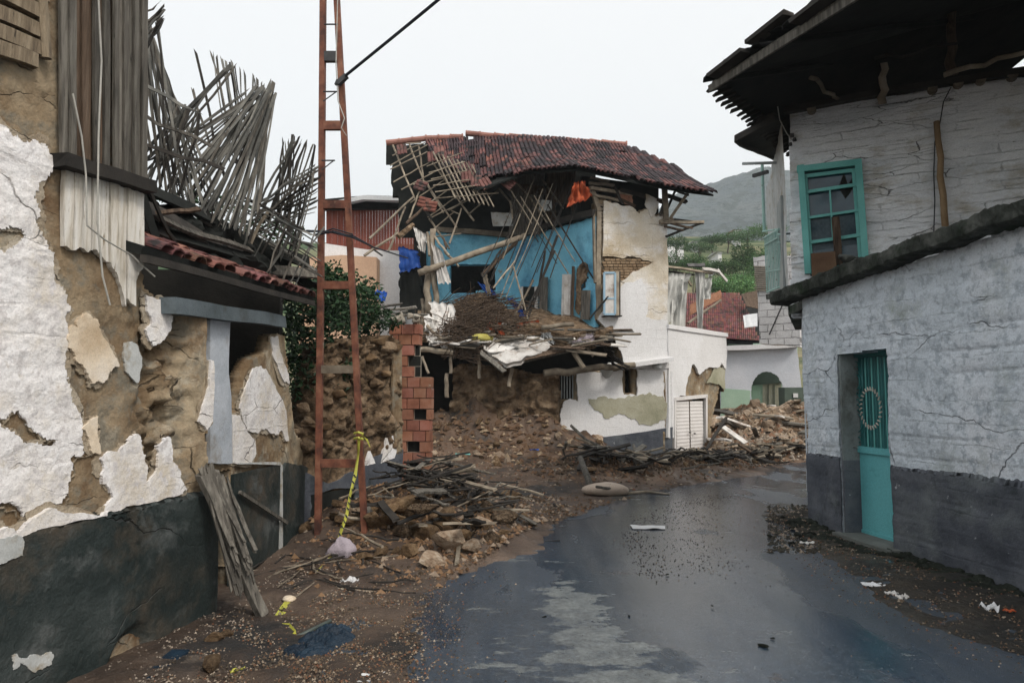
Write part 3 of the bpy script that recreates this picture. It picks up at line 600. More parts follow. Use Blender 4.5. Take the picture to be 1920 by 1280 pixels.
# tall gable cladding of vertical boards
xb = [92, 104, 118, 129, 142, 152, 161, 170, 181, 190, 199, 210, 219, 228, 237, 245, 256]
for i in range(len(xb)-1):
    x0, x1 = xb[i], xb[i+1]; f = (x0-92)/170; g = (x1-92)/170
    top = -330; gap = [1, 3, 1.2, .4, 1.2, .4, .8, .4, 2.5, .4, .8, .4, .8, .4, .6, .4][i]
    yb = 296+50*f+U(-5, 6); m = MB(); d = .04+.02*(i % 2)+U(0, .01)
    P4 = [L1.sz(x0+2, top), L1.sz(x1-gap+2, top), L1.sz(x1-gap+8*(1-f)*.6, yb+4), L1.sz(x0+8*(1-f)*.6, yb)]
    r = []
    for k in range(9): t = k/8; r.append((P4[1][0]*(1-t)+P4[2][0]*t+U(-.003, .003), P4[1][1]*(1-t)+P4[2][1]*t))
    for k in range(9): t = k/8; r.append((P4[3][0]*(1-t)+P4[0][0]*t+U(-.003, .003), P4[3][1]*(1-t)+P4[0][1]*t))
    polyslab(m, [r], lambda u, v, o: L1.pt(u, v, d+o), .022); m.build('board', K['woodb'] if i in (2, 3, 4, 6) else K['wood'], lh)
# dark cavity behind the cladding, timbers at upper left
for i, (a, b) in enumerate([((-60, -40), (72, 28)), ((-60, 5), (66, 62)), ((-60, 40), (66, 92)), ((-60, 75), (60, 118)), ((-60, -90), (82, -5))]):
    m = MB(); plank(m, L1.hit(*a)+L1.n*.03, L1.hit(*b)+L1.n*.03, .075, .05, L1.n, rag=.02, warp=.012, seg=6); m.build('timber', K['oldboard'], lh)
m = MB(); stick(m, L1.hit(62, -20)+L1.n*.05, L1.hit(72, 112)+L1.n*.05, .025, .03); m.build('timber', K['oldboard'], lh)
# loose wires hanging on the wall
for pts in ([(150, -40), (158, 120), (152, 260), (150, 420), (160, 520), (174, 573)], [(103, 180), (120, 260), (128, 330), (130, 425), (165, 452), (215, 480), (260, 520)]):
    m = MB(); tube(m, [L1.hit(x, y)+L1.n*.12 for x, y in pts], .0055); m.build('hanging_wire', K['wire'], lh)
# house mass behind
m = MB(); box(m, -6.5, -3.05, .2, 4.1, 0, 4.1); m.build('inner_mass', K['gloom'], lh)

# ---- lean-to extension of the same house
m = MB()
L2out = [(384, 596), (428, 600), (424, 640), (421, 700), (425, 745), (429, 800), (437, 790), (447, 750), (457, 700), (470, 672), (500, 660), (507, 628), (532, 628), (541, 680), (546, 740), (549, 800), (556, 815), (585, 850), (640, 890), (640, 1060), (520, 1090), (432, 1140), (432, 880), (386, 880)]
def dB(u, v): p = L2.pt(u, v); return .02*fbm(p.x*2, p.y*2, p.z*2)+.04*noise.noise(p*5)*sm(6.6, 7.0, p.y)
gridwall(m, L2, L2out, .022, dB, .12).build('wall', K['mud'], lh, smooth=True)
m = MB(); patch(m, L2, [(386, 600), (424, 603), (421, 700), (426, 745), (428, 868), (386, 868)], .035, .008, seed=31); m.build('pilaster', K['smooth_white'], lh)
flake(L2, [(470, 690), (486, 686), (495, 692), (510, 720), (520, 740), (533, 770), (538, 826), (530, 822), (524, 806), (512, 815), (494, 803), (478, 812), (459, 806), (452, 790), (445, 765), (455, 728)], .022, .02, 32, 'white', lh)
flake(L2, [(505, 632), (518, 630), (522, 660), (534, 690), (540, 718), (530, 716), (518, 690), (508, 665)], .02, .02, 33, 'white', lh)
flake(L2, [(430, 778), (445, 778), (455, 798), (462, 812), (474, 825), (476, 850), (468, 866), (432, 868)], .022, .012, 34, 'white', lh)
m = MB(); s_a, s_b = L2.sz(432, 900)[0], L2.sz(520, 900)[0]
patch(m, L2, [(s_a, -.1), (s_b, -.1), (s_b, .93), (s_a, .95)], .03, 0, raw=True); m.build('painted_base', K['dado'], lh); m = MB()
s_c = L2.sz(524, 900)[0]; s_d = L2.sz(590, 900)[0]
patch(m, L2, [(s_c, -.1), (s_d, -.1), (s_d, .82), (s_d-.3, .80), (s_d-.5, .86), (s_c+.1, .93), (s_c, .84)], .03, .02, raw=True, seed=40); m.build('painted_base', K['dado'], lh)
m = MB(); patch(m, L2, [(440, 867), (519, 866), (523, 871), (524, 1048), (520.5, 1050), (520, 872), (440, 870)], .036, .006, seed=41); m.build('white_strip', K['greyplaster'], lh)
# lintel, fascia, roof
m = MB(); plank(m, L1.hit(297, 572)+L1.n*.06, L2.hit(512, 604)+L2.n*.08, .11, .1, L2.n, rag=.02, warp=.02, seg=8); m.build('painted_shade_lintel', K['painted_shade_lintel'], lh)
E0 = at(262, 478, 4.12); E1 = at(582, 566, 6.9)
IN = Vector((-1.7, -.1, .55))
def RFp(u, v, o): return E0+(E1-E0)*u+IN*v+Vector((.3, 0, 1)).normalized()*o
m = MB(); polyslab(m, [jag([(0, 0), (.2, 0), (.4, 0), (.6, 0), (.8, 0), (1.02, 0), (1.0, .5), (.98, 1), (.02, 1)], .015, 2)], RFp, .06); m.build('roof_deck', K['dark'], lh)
m = MB(); box(m, -4.6, -4.3, 3.9, 8.2, 0, 3.2); box(m, -4.6, -2.5, 7.3, 7.4, 0, 2.95); box(m, -4.6, -2.75, 4.3, 4.4, 0, 2.6); m.build('inner_wall', K['gloom'], lh)  # near-black back walls added to keep the space under the roof dark
def barrel(mb, p, ax, across, L, w, h, tint, k=4, th=.012):
    """one curved tile from p along ax (length L), width w along across, crown h"""
    up = ax.cross(across).normalized()
    if up.z < 0: up = -up
    vs = []; uv = []
    for j in (0, 1):
        for q in (0, 1):
            for i in range(k+1):
                a = math.pi*i/k; vs.append(p+ax*(L*j)+across*(-math.cos(a)*w/2)+up*(math.sin(a)*h-q*th)); uv.append((i*.05, j*L))
    n = k+1; fs = []
    for i in range(k):
        fs += [(i, i+1, 2*n+i+1, 2*n+i), (n+i+1, n+i, 3*n+i, 3*n+i+1), (i+1, i, n+i, n+i+1), (2*n+i, 2*n+i+1, 3*n+i+1, 3*n+i)]
    mb.add(vs, fs, tint, uv)
ax = IN.normalized(); al = (E1-E0).normalized(); m = MB()
for r in range(3):
    for i in range(22):
        if U(0, 1) < .10+.12*(r > 1): continue
        t = U(.45, 1.35); q = E0+(E1-E0)*(.06+.94*(i+.5)/22)+ax*(-.05+.24*r+U(-.025, .02))+Vector((0, 0, .075+.02*r+U(-.008, .012)))
        tw = U(-.10, .10); barrel(m, q, (ax+al*tw).normalized(), (al-ax*tw).normalized(), .33, .155, .045, (t, t*U(.85, 1.1), t*U(.85, 1.1)))
m.build('eave_tiles', K['eavetile'], lh)
m = MB(); plank(m, E0+(E1-E0)*.0+Vector((.03, 0, -.02)), E1+Vector((.03, 0, -.02)), .05, .03, Vector((1, 0, 0)), rag=.02, seg=8, warp=.02); m.build('fascia_board', K['dpole'], lh)
for (a, b, w, d0, d1, mm) in [((262, 345), (452, 440), .12, 4.9, 6.3, 'dark'), ((268, 388), (456, 482), .14, 4.8, 6.2, 'dpole'), ((262, 420), (452, 486), .10, 4.75, 6.2, 'dpole'), ((330, 375), (470, 470), .09, 5.4, 6.4, 'wood'),
                     ((462, 503), (592, 514), .11, 6.4, 7.0, 'wood'), ((280, 430), (500, 492), .09, 4.9, 6.5, 'dark'), ((266, 330), (330, 455), .02, 4.7, 5.0, 'dpole'), ((268, 400), (372, 392), .03, 4.8, 5.2, 'woodb'),
                     ((448, 500), (500, 400), .03, 6.3, 6.4, 'pole'), ((258, 350), (300, 470), .05, 4.7, 4.8, 'dark'), ((410, 430), (580, 495), .14, 6.2, 7.0, 'dark'), ((300, 410), (470, 470), .05, 4.9, 6.2, 'wood')]:
    m = MB(); plank(m, at(*a, d0), at(*b, d1), w, .025, Vector((.5, -.8, .4)), rag=.04, seg=5, warp=.03); m.build('roof_board', K[mm], lh)
m = MB(); sheet(m, at(258, 365, 5.0), at(470, 445, 6.5), at(592, 545, 7.3), at(262, 462, 4.9), 30, 12, .12, 5, .03, 4, .05); m.build('roof_sheathing', K['dark'], lh)

# ---- screens of laths that slid off the roof
def lath_screen(name, label, groups, base, mat_='lath'):
    t = thing(name, base, label, 'lath screen'); cnt = 0
    for (a0, b0, a1, b1, n, jt, w, d) in groups:
        for i in range(n):
            f = (i+U(-.25, .25))/(max(1, n-1)); f = max(0, min(1, f))
            p = [a0[k]+(a1[k]-a0[k])*f for k in (0, 1)]; q = [b0[k]+(b1[k]-b0[k])*f for k in (0, 1)]
            jx, jy = U(-jt, jt), U(-jt, jt)
            dd = d[0]+(d[1]-d[0])*f+U(-.05, .05)
            A_, B_ = at(p[0]+jx, p[1]+jy, dd), at(q[0]+U(-jt, jt), q[1]+U(-jt, jt), dd+(d[2] if len(d) > 2 else 0))
            m = MB(); plank(m, A_, B_, w*U(.38, 1.0), .011, Vector((.3, -1, .1)), rag=.05, seg=4, warp=.05); m.build('lath', K['dpole'] if (w < 0 or (U(0, 1) < .25)) else K[mat_ if U(0, 1) < .75 else 'wood'], t); cnt += 1
    return t
lath_screen('lath_screen', 'dense dark fan of thin laths hanging just right of the plank gable', [
    ((258, 2), (300, 350), (286, 78), (420, 420), 24, 2.5, .024, (5.4, 5.9)),
    ((262, 60), (262, 280), (292, 40), (330, 300), 10, 3, .020, (5.3, 5.4)),
    ((252, 40), (300, 10), (255, 118), (304, 46), 7, 1.5, .022, (5.0, 5.1)),
    ((262, 140), (360, 205), (266, 275), (420, 330), 3, 3, .028, (5.2, 5.3)),
    ((262, 300), (420, 130), (280, 330), (440, 122), 4, 3, .028, (5.5, 5.6)),
    ((268, 345), (330, 200), (330, 380), (380, 210), 10, 5, .022, (5.4, 5.5))], (-2.7, 5.5, 2.7))
lath_screen('lath_screen', 'broad fan of grey laths against the sky, gathered at its right end', [
    ((392, 99), (432, 300), (498, 158), (500, 300), 15, 2, .024, (6.3, 6.5)),
    ((365, 100), (420, 330), (360, 178), (402, 310), 2, 2, .026, (6.2, 6.2)),
    ((484, 166), (325, 345), (516, 182), (462, 440), 30, 3, .026, (6.0, 6.3, -.3)),
    ((470, 172), (280, 290), (500, 200), (330, 350), 9, 4, .022, (6.0, 6.1, -.2)),
    ((492, 168), (370, 400), (512, 185), (440, 430), 12, 4, .022, (5.9, 6.1, -.2)),
    ((505, 155), (478, 400), (512, 160), (482, 400), 2, 2, .05, (6.2, 6.25))], (-2.5, 6.2, 2.8))
lath_screen('lath_screen', 'ragged small bundle of laths sticking up beside the rusty pylon', [
    ((522, 268), (520, 400), (556, 255), (545, 430), 6, 4, .026, (6.5, 6.6)),
    ((548, 266), (490, 390), (590, 275), (548, 440), 12, 6, .024, (6.5, 6.7)),
    ((592, 310), (480, 380), (592, 395), (470, 450), 12, 5, .022, (6.4, 6.6)),
    ((590, 320), (560, 470), (565, 330), (520, 480), 9, 6, .02, (6.4, 6.6)),
    ((455, 360), (590, 440), (460, 440), (600, 520), 10, 8, .022, (6.3, 6.6)),
    ((480, 400), (440, 500), (600, 430), (540, 560), 10, 10, .024, (6.2, 6.6))], (-2.3, 6.5, 2.6))

# ================================================================ planks leaning on the wall
t = thing('plank_bundle', G(480, 1165), 'bundle of splintered grey planks leaning against the dark base of the left house', 'planks')
foot = G(497, 1163); foot.z = .02
m = MB(); plank(m, L1.hit(357, 890)+L1.n*.10, foot, .075, .05, Vector((1, -.5, .3)), rag=.03, seg=6, warp=.02); m.build('plank', K['wood'], t)
m = MB(); plank(m, L1.hit(372, 905)+L1.n*.10, foot+Vector((-.05, .05, 0)), .05, .04, Vector((1, -.5, .3)), rag=.03, seg=6, warp=.02); m.build('plank', K['wood'], t)
for i in range(26):
    f = i/25; x0 = 378+44*f+U(-5, 5); y0 = 868+U(0, 40)+f*14; x1 = 436+44*f+U(-4, 4); y1 = 1010+U(0, 120)*(1-.3*f)+f*10
    m = MB(); plank(m, at(x0, y0, 4.78+.25*f), at(x1, y1, 4.80+.1*f), U(.014, .03), .012, Vector((1, -.8, .3)), rag=.03, seg=3, warp=.02); m.build('plank', K['wood'], t)
# single batten on the base
m = MB(); plank(m, L2.hit(436, 922)+L2.n*.06, L2.hit(527, 980)+L2.n*.06, .03, .02, L2.n, rag=.01); tag(m.build('batten', K['wood']), 'thin grey batten slanting across the dark base of the left house', 'batten')

# ================================================================ rusty pylon
py = thing('utility_pylon', (-1.75, 7.0, 0), 'tall rusty steel ladder pylon rising beyond the picture', 'pylon')
def leg(pts, d=7.0, w=.05):
    m = MB(); P_ = [at(x, y, d) for x, y in pts]
    for i in range(len(P_)-1):
        plank(m, P_[i], P_[i+1], w, .012, Vector((0, -1, 0)), seg=1)
        for sgn in (-1, 1): plank(m, P_[i]+Vector((sgn*w*.5, .035, 0)), P_[i+1]+Vector((sgn*w*.5, .035, 0)), .07, .008, Vector((1, 0, 0)), seg=1)
    return m
leg([(594, 1035), (601, 400), (607, -380)]).build('leg', K['rust'], py)
leg([(684, 1035), (652, 400), (627, -60), (612, -380)]).build('leg', K['rust'], py)
for (y, h, mm) in [(107, 20, 'steel'), (236, 17, 'rust'), (384, 16, 'rust'), (535, 15, 'rust'), (692, 15, 'pole'), (868, 15, 'rust')]:
    xl = 601-6*(y-400)/635 if y > 400 else 601+6*(400-y)/780; xr = 652+32*(y-400)/635 if y > 400 else 652-25*(400-y)/460
    m = MB(); plank(m, at(xl+3, y, 7.02), at(xr-3, y, 7.02), h/F*7, .05, Vector((0, -1, 0)), seg=1); m.build('rung', K[mm], py)
for (x0, y, x1) in [(608, 46, 634), (606, 172, 633), (603, 301, 628)]:
    m = MB(); stick(m, at(x0, y, 6.95), at(x1, y, 6.95), .008, seg=1); 
    if y > 50: stick(m, at(x1-2, y, 6.95), at(x0, y+18, 6.95), .006, seg=1)
    m.build('step_bolt', K['steel'], py)
m = MB(); tube(m, [at(634, -40, 6.93), at(630, 120, 6.93), at(634, 190, 6.92), at(646, 222, 6.9), at(640, 240, 6.9), at(650, 255, 6.93)], .006); m.build('wire', K['wire'], py)
m = MB(); plank(m, at(633, 158, 6.93), at(650, 142, 6.93), .05, .05); plank(m, at(630, 160, 6.93), at(634, 150, 6.93), .03, .03); m.build('cable_clamp', K['steel'], py)
m = MB(); tube(m, [at(648+ (1040-648)*k/10, 142+(-185-142)*k/10+3*math.sin(math.pi*k/10), 6.9-1.9*k/10) for k in range(11)], .016); tag(m.build('power_cable', K['cable']), 'thick dark cable stretched from the pylon up across the sky', 'cable')
for i, (x0, y0, x1, y1) in enumerate([(1100, -5, 1300, 170), (1180, -5, 1345, 150)]):
    pass
m = MB()
wr = [at(588, 436, 6.6), at(625, 432, 6.9), at(660, 440, 6.9), at(664, 452, 6.95), at(600, 450, 6.85)]
for k in range(5):
    tube(m, [at(575, 434+U(-4, 4), 6.7), at(615, 432+U(-6, 8), 6.88), at(662, 440+U(-5, 8), 6.9), at(700, 462+U(-3, 4), 7.5), at(765, 484, 8.6+U(0, .1))] if k < 2 else [at(590, 440+U(-6, 6), 6.9), at(625, 434+U(-6, 6), 6.88), at(662, 442+U(-6, 6), 6.92)], .008)
tag(m.build('slack_cable', K['cable']), 'dark slack cable wound round the pylon and running right to the collapsed house', 'cable')

# ================================================================ barrier tape
def ribbon(pts, w, name='strip', parent=None, tw=0.0):
    vs = []; fs = []; uv = []; Lg = 0
    for i, p in enumerate(pts):
        a = pts[max(0, i-1)]; b = pts[min(len(pts)-1, i+1)]; ax = (b-a).normalized(); sd_ = ax.cross(Vector((.2, -1, .3))).normalized()
        nn = ax.cross(sd_); ang = tw*math.sin(i*1.3+.5); s2 = sd_*math.cos(ang)+nn*math.sin(ang)
        if i: Lg += (p-pts[i-1]).length
        vs += [p-s2*w/2, p+s2*w/2]; uv += [(0, Lg), (w, Lg)]
    n = len(vs); vs = vs+[v+Vector((0, .002, 0)) for v in vs]; uv = uv*2
    for i in range(len(pts)-1): fs += [(2*i, 2*i+1, 2*i+3, 2*i+2), (n+2*i+1, n+2*i, n+2*i+2, n+2*i+3), (2*i, 2*i+2, n+2*i+2, n+2*i), (2*i+3, 2*i+1, n+2*i+1, n+2*i+3)]
    return MB().add(vs, fs, 1, uv).build(name, K['tape'], parent), vs
def bars(tp, pts, w, ks, parent):
    m = MB()
    for (k, fr, sk) in ks:
        p = pts[k]*(1-fr)+pts[min(k+1, len(pts)-1)]*fr; ax = (pts[min(k+1, len(pts)-1)]-pts[k]).normalized(); sd_ = ax.cross(Vector((.2, -1, .3))).normalized()
        plank(m, p-sd_*w*.45+ax*sk, p+sd_*w*.45-ax*sk, .014, .003, Vector((.2, -1, .3)), seg=1)
    for v in m.v: v.y -= .006
    m.build('black_mark', K['ink'], parent)
def writing(s, p, size, rot, parent, name='printed_letters', m_='ink', ext=.0008):
    cu_ = bpy.data.curves.new('txt', 'FONT'); cu_.body = s; cu_.size = size; cu_.extrude = ext; cu_.align_x = 'CENTER'; cu_.align_y = 'CENTER'
    o = bpy.data.objects.new('txt', cu_); C.objects.link(o); bpy.context.view_layer.update()
    me = bpy.data.meshes.new_from_object(o.evaluated_get(bpy.context.evaluated_depsgraph_get())); bpy.data.objects.remove(o)
    me.materials.clear(); me.materials.append(K[m_])
    q = bpy.data.objects.new(name, me); C.objects.link(q); q.parent = parent
    q.location = Vector(p)-Vector(parent['_w']); q.rotation_euler = rot; return q
tt = thing('barrier_tape', at(640, 1000, 6.9), 'yellow and black tape tied to the right leg of the pylon', 'tape')
px = [(673, 822, 6.90), (672, 850, 6.9), (666, 890, 6.86), (656, 930, 6.80), (650, 965, 6.74), (638, 1000, 6.66), (628, 1030, 6.6), (612, 1055, 6.35), (590, 1078, 6.1), (575, 1098, 5.85)]
P_ = [at(*p) for p in px]; ribbon(P_, .034, 'strip', tt, 1.0); bars(None, P_, .030, [(k, f_, .012) for k in range(2, 9) for f_ in (.05, .35, .65)], tt)
P_ = [at(672, 822, 6.9), at(680, 816, 6.86), at(688, 824, 6.84), at(694, 838, 6.86)]; ribbon(P_, .018, 'strip', tt, 1.2)
for y_ in (812, 822): m = MB(); tube(m, [at(664, y_, 6.93), at(672, y_-2, 6.88), at(681, y_+1, 6.9)], .014, .012, 6); m.build('knot', K['tape'], tt)
tt = thing('barrier_tape', G(535, 1150), 'crumpled yellow tape with printed letters lying beside the leaning planks', 'tape')
px = [(546, 1122, 5.35), (532, 1140, 5.15), (521, 1158, 4.98), (518, 1172, 4.87), (527, 1181, 4.80), (540, 1180, 4.80), (548, 1192, 4.68), (547, 1202, 4.60)]
P_ = [at(*p) for p in px]
for p in P_: p.z = max(p.z, .015)
ribbon(P_, .062, 'strip', tt, .25)
writing('GIR', at(529, 1143, 5.05)+Vector((.005, -.02, .01)), .05, (math.radians(65), 0, math.radians(-62)), tt)
# ================================================================ RUINED STONE WALL, BRICK PIER, SHRUB
L3 = Plane((-2.2, 7.5), (-1.42, 9.0))
t = thing('ruined_wall', (-1.8, 8.2, 0), 'crumbling stone and mud wall with grey painted foot behind the rusty pylon', 'wall')
def dC(u, v):
    p = L3.pt(u, v); q = p*5.5+noise.noise_vector(p*3)*.8
    ds, _ = noise.voronoi(Vector((q.x, q.y, q.z*1.5))); r = .10*min(1, (ds[1]-ds[0])*2.2)
    k = sm(.85, 1.0, v)
    return k*(r-.05+.07*noise.noise(p*2)+.03*noise.noise(p*14))*(1-.75*sm(1.60, 1.68, u))+.008*fbm(u*4, v*4)
gridwall(MB(), L3, [(545, 1100), (545, 810), (560, 800), (590, 835), (600, 800), (604, 730), (612, 690), (622, 640), (640, 650), (655, 632), (680, 640), (695, 650), (703, 632), (716, 640), (732, 628), (748, 645), (752, 1100)], .025, dC, .45).build('rubble_core', K['adobe'], t, smooth=True)
for (x, y, r) in [(565, 765, .10), (640, 640, .09), (662, 650, .07), (705, 640, .11), (722, 655, .13), (738, 655, .10), (620, 685, .09), (650, 690, .08), (690, 672, .10), (575, 790, .08), (630, 740, .10), (668, 715, .10), (700, 720, .09), (720, 700, .10), (640, 780, .10), (600, 800, .09), (680, 770, .09)]:
    m = MB(); rock(m, L3.hit(x, y)+L3.n*.02, (r*1.3, r, r*.75), seed=x, n=3); m.build('stone', K['adobe'] if x % 3 else K['stone'], t, smooth=True)
m = MB(); u0, u1 = L3.sz(556, 900)[0], L3.sz(752, 900)[0]
fr = lambda f: u0+(u1-u0)*f
patch(m, L3, [(fr(0), -.1), (fr(1), -.1), (fr(1), .90), (fr(.8), .88), (fr(.6), .76), (fr(.45), .70), (fr(.3), .62), (fr(.15), .66), (fr(0), .80)], .03, .03, [[(fr(.10), .28), (fr(.10), .52), (fr(.50), .52), (fr(.50), .28)]], raw=True, seed=50); m.build('painted_base', K['rdado'], t)
for k, o in enumerate([[(710, 868), (716, 842), (722, 820), (727, 838), (733, 816), (740, 845), (736, 858)], [(682, 872), (690, 845), (697, 860), (700, 868)]]):
    m = MB(); patch(m, L3, o, .035, .006, seed=51+k); m.build('plaster', K['white'], t)
m = MB(); patch(m, L3, [(735, 650), (750, 655), (751, 850), (738, 850), (732, 760)], .03, .01, seed=60); m.build('tan_plaster', K['mud'], t)
# niche
m = MB(); c0 = L3.pt(fr(.30), .40, .0); polyslab(m, [[(fr(.10), .28), (fr(.10), .52), (fr(.50), .52), (fr(.50), .28)]], lambda u, v, o: L3.pt(u, v, .012+o), .004); m.build('niche_shade_plate', K['dark'], t)  # flat near-black plate paints the shade inside the niche

# brick pier
LP = Plane((-1.63, 10.0), (-1.13, 9.75)); t = thing('brick_pier', (-1.45, 10, 0), 'broken pier of red hollow bricks beside the crumbling stone wall', 'brick wall')
LP = Plane((at(700, 800, 10.0).x, 10.0), (at(812, 800, 9.9).x, 9.9))
m = MB(); mb2 = MB(); mb3 = MB(); bwid, bh = .19, .155
y = 0.0; row = 0
u_l = LP.sz(700, 800)[0]
while y < 2.75:
    zt = y+bh
    py_ = 740-(zt-1.6)/10*F
    xl = 752 if py_ > 640 else (735 if py_ > 622 else 728); xr = 806 if py_ > 700 else (784 if py_ > 602 else 770)
    if py_ < 598: break
    a, b = LP.sz(xl, 740)[0], LP.sz(xr+U(-1, 2), 740)[0]
    u = a-(bwid/2 if row % 2 else 0)
    while u < b-.03:
        v0, v1 = max(a, u), min(b, u+bwid-.012)
        hol = U(0, 1) < .5 and row > 1 and v1-v0 > .05 and abs((v0+v1)/2-LP.sz(780, 740)[0]) < .12
        if hol: mb3 = MB(); polyslab(mb3, [[(v0, y+.006), (v1, y+.006), (v1, y+bh-.006), (v0, y+bh-.006)]], lambda p, q, o: LP.pt(p, q, o-.07), .004); mb3.build('void_shade_plate', K['dark'], t)  # near-black plate paints the shaded gap of a missing brick
        if v1-v0 > .04 and not hol and not (U(0, 1) < .02 and abs((v0+v1)/2-LP.sz(782, 740)[0]) < .12):
            d = U(0, .012); tt_ = U(.75, 1.2)
            polyslab(m, [[(v0, y+.006), (v1, y+.006), (v1, y+bh-.006), (v0, y+bh-.006)]], lambda p, q, o: LP.pt(p, q, o-.2+d), .2, (tt_, tt_*U(.85, 1), tt_*U(.85, 1)))
        u += bwid
    polyslab(mb2, [[(a, y), (b-.02, y), (b-.02, y+bh), (a, y+bh)]], lambda p, q, o: LP.pt(p, q, o-.2), .13)
    y += bh; row += 1
m.build('bricks', K['brick'], t); mb2.build('mortar_core', K['mortar'], t)
for i in range(9):
    m = MB(); q = at(U(735, 785), U(592, 602), 9.9+U(-.1, .2)); rock(m, q, U(.04, .08), seed=i); m.build('mortar_lump', K['mortar'], t, smooth=True)
for (a, b, w) in [((690, 585, 10), (780, 575, 10.3), .05), ((700, 592, 9.9), (800, 590, 10.2), .03), ((660, 586, 10.4), (752, 570, 10.6), .04), ((702, 596, 9.7), (760, 582, 10.6), .06)]:
    m = MB(); plank(m, at(*a), at(*b), w, .03, Vector((0, -.5, 1)), rag=.03, warp=.02); tag(m.build('loose_board', K['wood']), 'grey loose board lying on top of the red brick pier', 'board', 'boards on the brick pier')

# climbing shrub
t = thing('shrub', (-2.3, 8.6, 0), 'dark green leafy shrub growing between the lean-to roof and the stone wall', 'shrub')
m = MB(); leaves(m, at(585, 650, 8.1), (.55, .5, .95), 3600, .075, 3, (.45, 1.1)); leaves(m, at(640, 560, 8.7), (.55, .45, .40), 1500, .075, 4, (.7, 1.4)); leaves(m, at(680, 600, 9.3), (.55, .35, .22), 900, .075, 5, (.6, 1.2)); leaves(m, at(610, 520, 8.4), (.28, .3, .22), 500, .07, 6, (1, 1.9)); leaves(m, at(660, 560, 9.0), (.38, .3, .22), 600, .06, 7, (.8, 1.5)); leaves(m, at(640, 700, 8.4), (.35, .3, .4), 300, .07, 9, (.6, 1.1)); leaves(m, at(505, 440, 7.6), (.40, .4, .22), 500, .06, 16, (.9, 1.7)); leaves(m, at(380, 385, 7.6), (.6, .4, .16), 400, .06, 17, (.9, 1.7))
m.build('crown', K['dleaf'], t)
for i in range(7):
    m = MB(); a = Vector((-2.35+U(-.1, .1), 8.5+U(-.2, .2), 0)); stick(m, a, at(U(560, 690), U(520, 640), 8.5+U(-.2, .6)), .022, .006, 7, .05); m.build('stem', K['bark'], t)
for i, (x, y, d, r) in enumerate([(350, 375, 11, 1.1), (505, 450, 12, 1.0), (700, 470, 16, .6)]):
    pass

# ================================================================ BUILDINGS BEHIND ON THE LEFT
t = thing('red_clad_building', (at(690, 470, 22).x, 22, 0), 'building with red brown board cladding under a pale metal roof edge', 'building')
PR = Plane((at(610, 500, 22).x, 22), (at(800, 500, 22.5).x, 22.5))
m = MB()
for i in range(34):
    x0 = 612+i*5.4; polyslab(m, [[PR.sz(x0, 392+U(-1, 1)), PR.sz(x0+5.1, 392), PR.sz(x0+5.1, 476), PR.sz(x0, 476)]], lambda u, v, o: PR.pt(u, v, o), .04+.02*(i % 2), 1)
m.build('cladding', K['redwood'], t)
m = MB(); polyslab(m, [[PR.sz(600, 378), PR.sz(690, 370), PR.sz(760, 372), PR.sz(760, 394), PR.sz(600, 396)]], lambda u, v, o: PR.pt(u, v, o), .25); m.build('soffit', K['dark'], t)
m = MB(); v = [at(600, 382, 21.4), at(680, 366, 21.4), at(752, 368, 21.4), at(752, 376, 21.4), at(680, 374, 21.4), at(600, 390, 21.4)]; vb = [p+Vector((0, 3, .5)) for p in v]
m.add(v+vb, [(0, 1, 4, 5), (1, 2, 3, 4), (0, 6, 7, 1), (1, 7, 8, 2), (5, 4, 10, 11), (4, 3, 9, 10)]); m.build('roof_edge', K['metalroof'], t)
m = MB(); PW = Plane((at(560, 500, 20).x, 20), (at(706, 500, 20).x, 20)); polyslab(m, [[PW.sz(560, 484), PW.sz(640, 478), PW.sz(706, 482), PW.sz(706, 800), PW.sz(560, 800)]], lambda u, v, o: PW.pt(u, v, o-4), 4); tag(m.build('peach_building', K['peach']), 'plain peach coloured wall seen behind the pylon', 'building')
m = MB(); PW = Plane((at(690, 500, 20.5).x, 20.5), (at(800, 500, 20.5).x, 20.5)); polyslab(m, [[PW.sz(600, 455), PW.sz(690, 468), PW.sz(752, 470), PW.sz(752, 800), PW.sz(600, 800)]], lambda u, v, o: PW.pt(u, v, o-4), 4); tag(m.build('white_building', K['facade_white']), 'white wall standing between the peach wall and the collapsed house', 'building')
m = MB(); sheet(m, at(702, 545, 17), at(726, 548, 17), at(722, 566, 16.8), at(700, 560, 16.8), wr=.08, thick=.02); tag(m.build('blue_bag', K['bluetarp']), 'small bright blue bag at the foot of the white wall', 'bag')

# ================================================================ COLLAPSED HOUSE IN THE MIDDLE
ch = thing('collapsed_house', (1.5, 17.5, 0), 'two storey house with open blue room and sagging tiled roof in the middle', 'house')
FP = Plane((1.0, 16.6), (3.9, 17.2))
def dF(u, v): p = FP.pt(u, v); return .025*fbm(p.x*1.2, p.z*1.2, 2)
fa = [(1118, 375), (1128, 372), (1150, 380), (1162, 392), (1180, 384), (1196, 398), (1212, 390), (1228, 404), (1246, 398), (1246, 612), (1258, 616), (1258, 900), (1052, 900), (1052, 850), (1048, 790), (1050, 745), (1050, 702), (1090, 698), (1150, 690), (1165, 690), (1160, 650), (1145, 630), (1118, 600)]
gridwall(MB(), FP, fa, .05, dF, .4, [[(1048, 703), (1076, 703), (1076, 747), (1048, 747)], [(1172, 693), (1187, 693), (1187, 738), (1172, 738)]]).build('wall', K['mud'], ch, smooth=True)
fh = [[(1050, 703), (1076, 703), (1076, 747), (1050, 747)], [(1172, 693), (1187, 693), (1187, 738), (1172, 738)]]
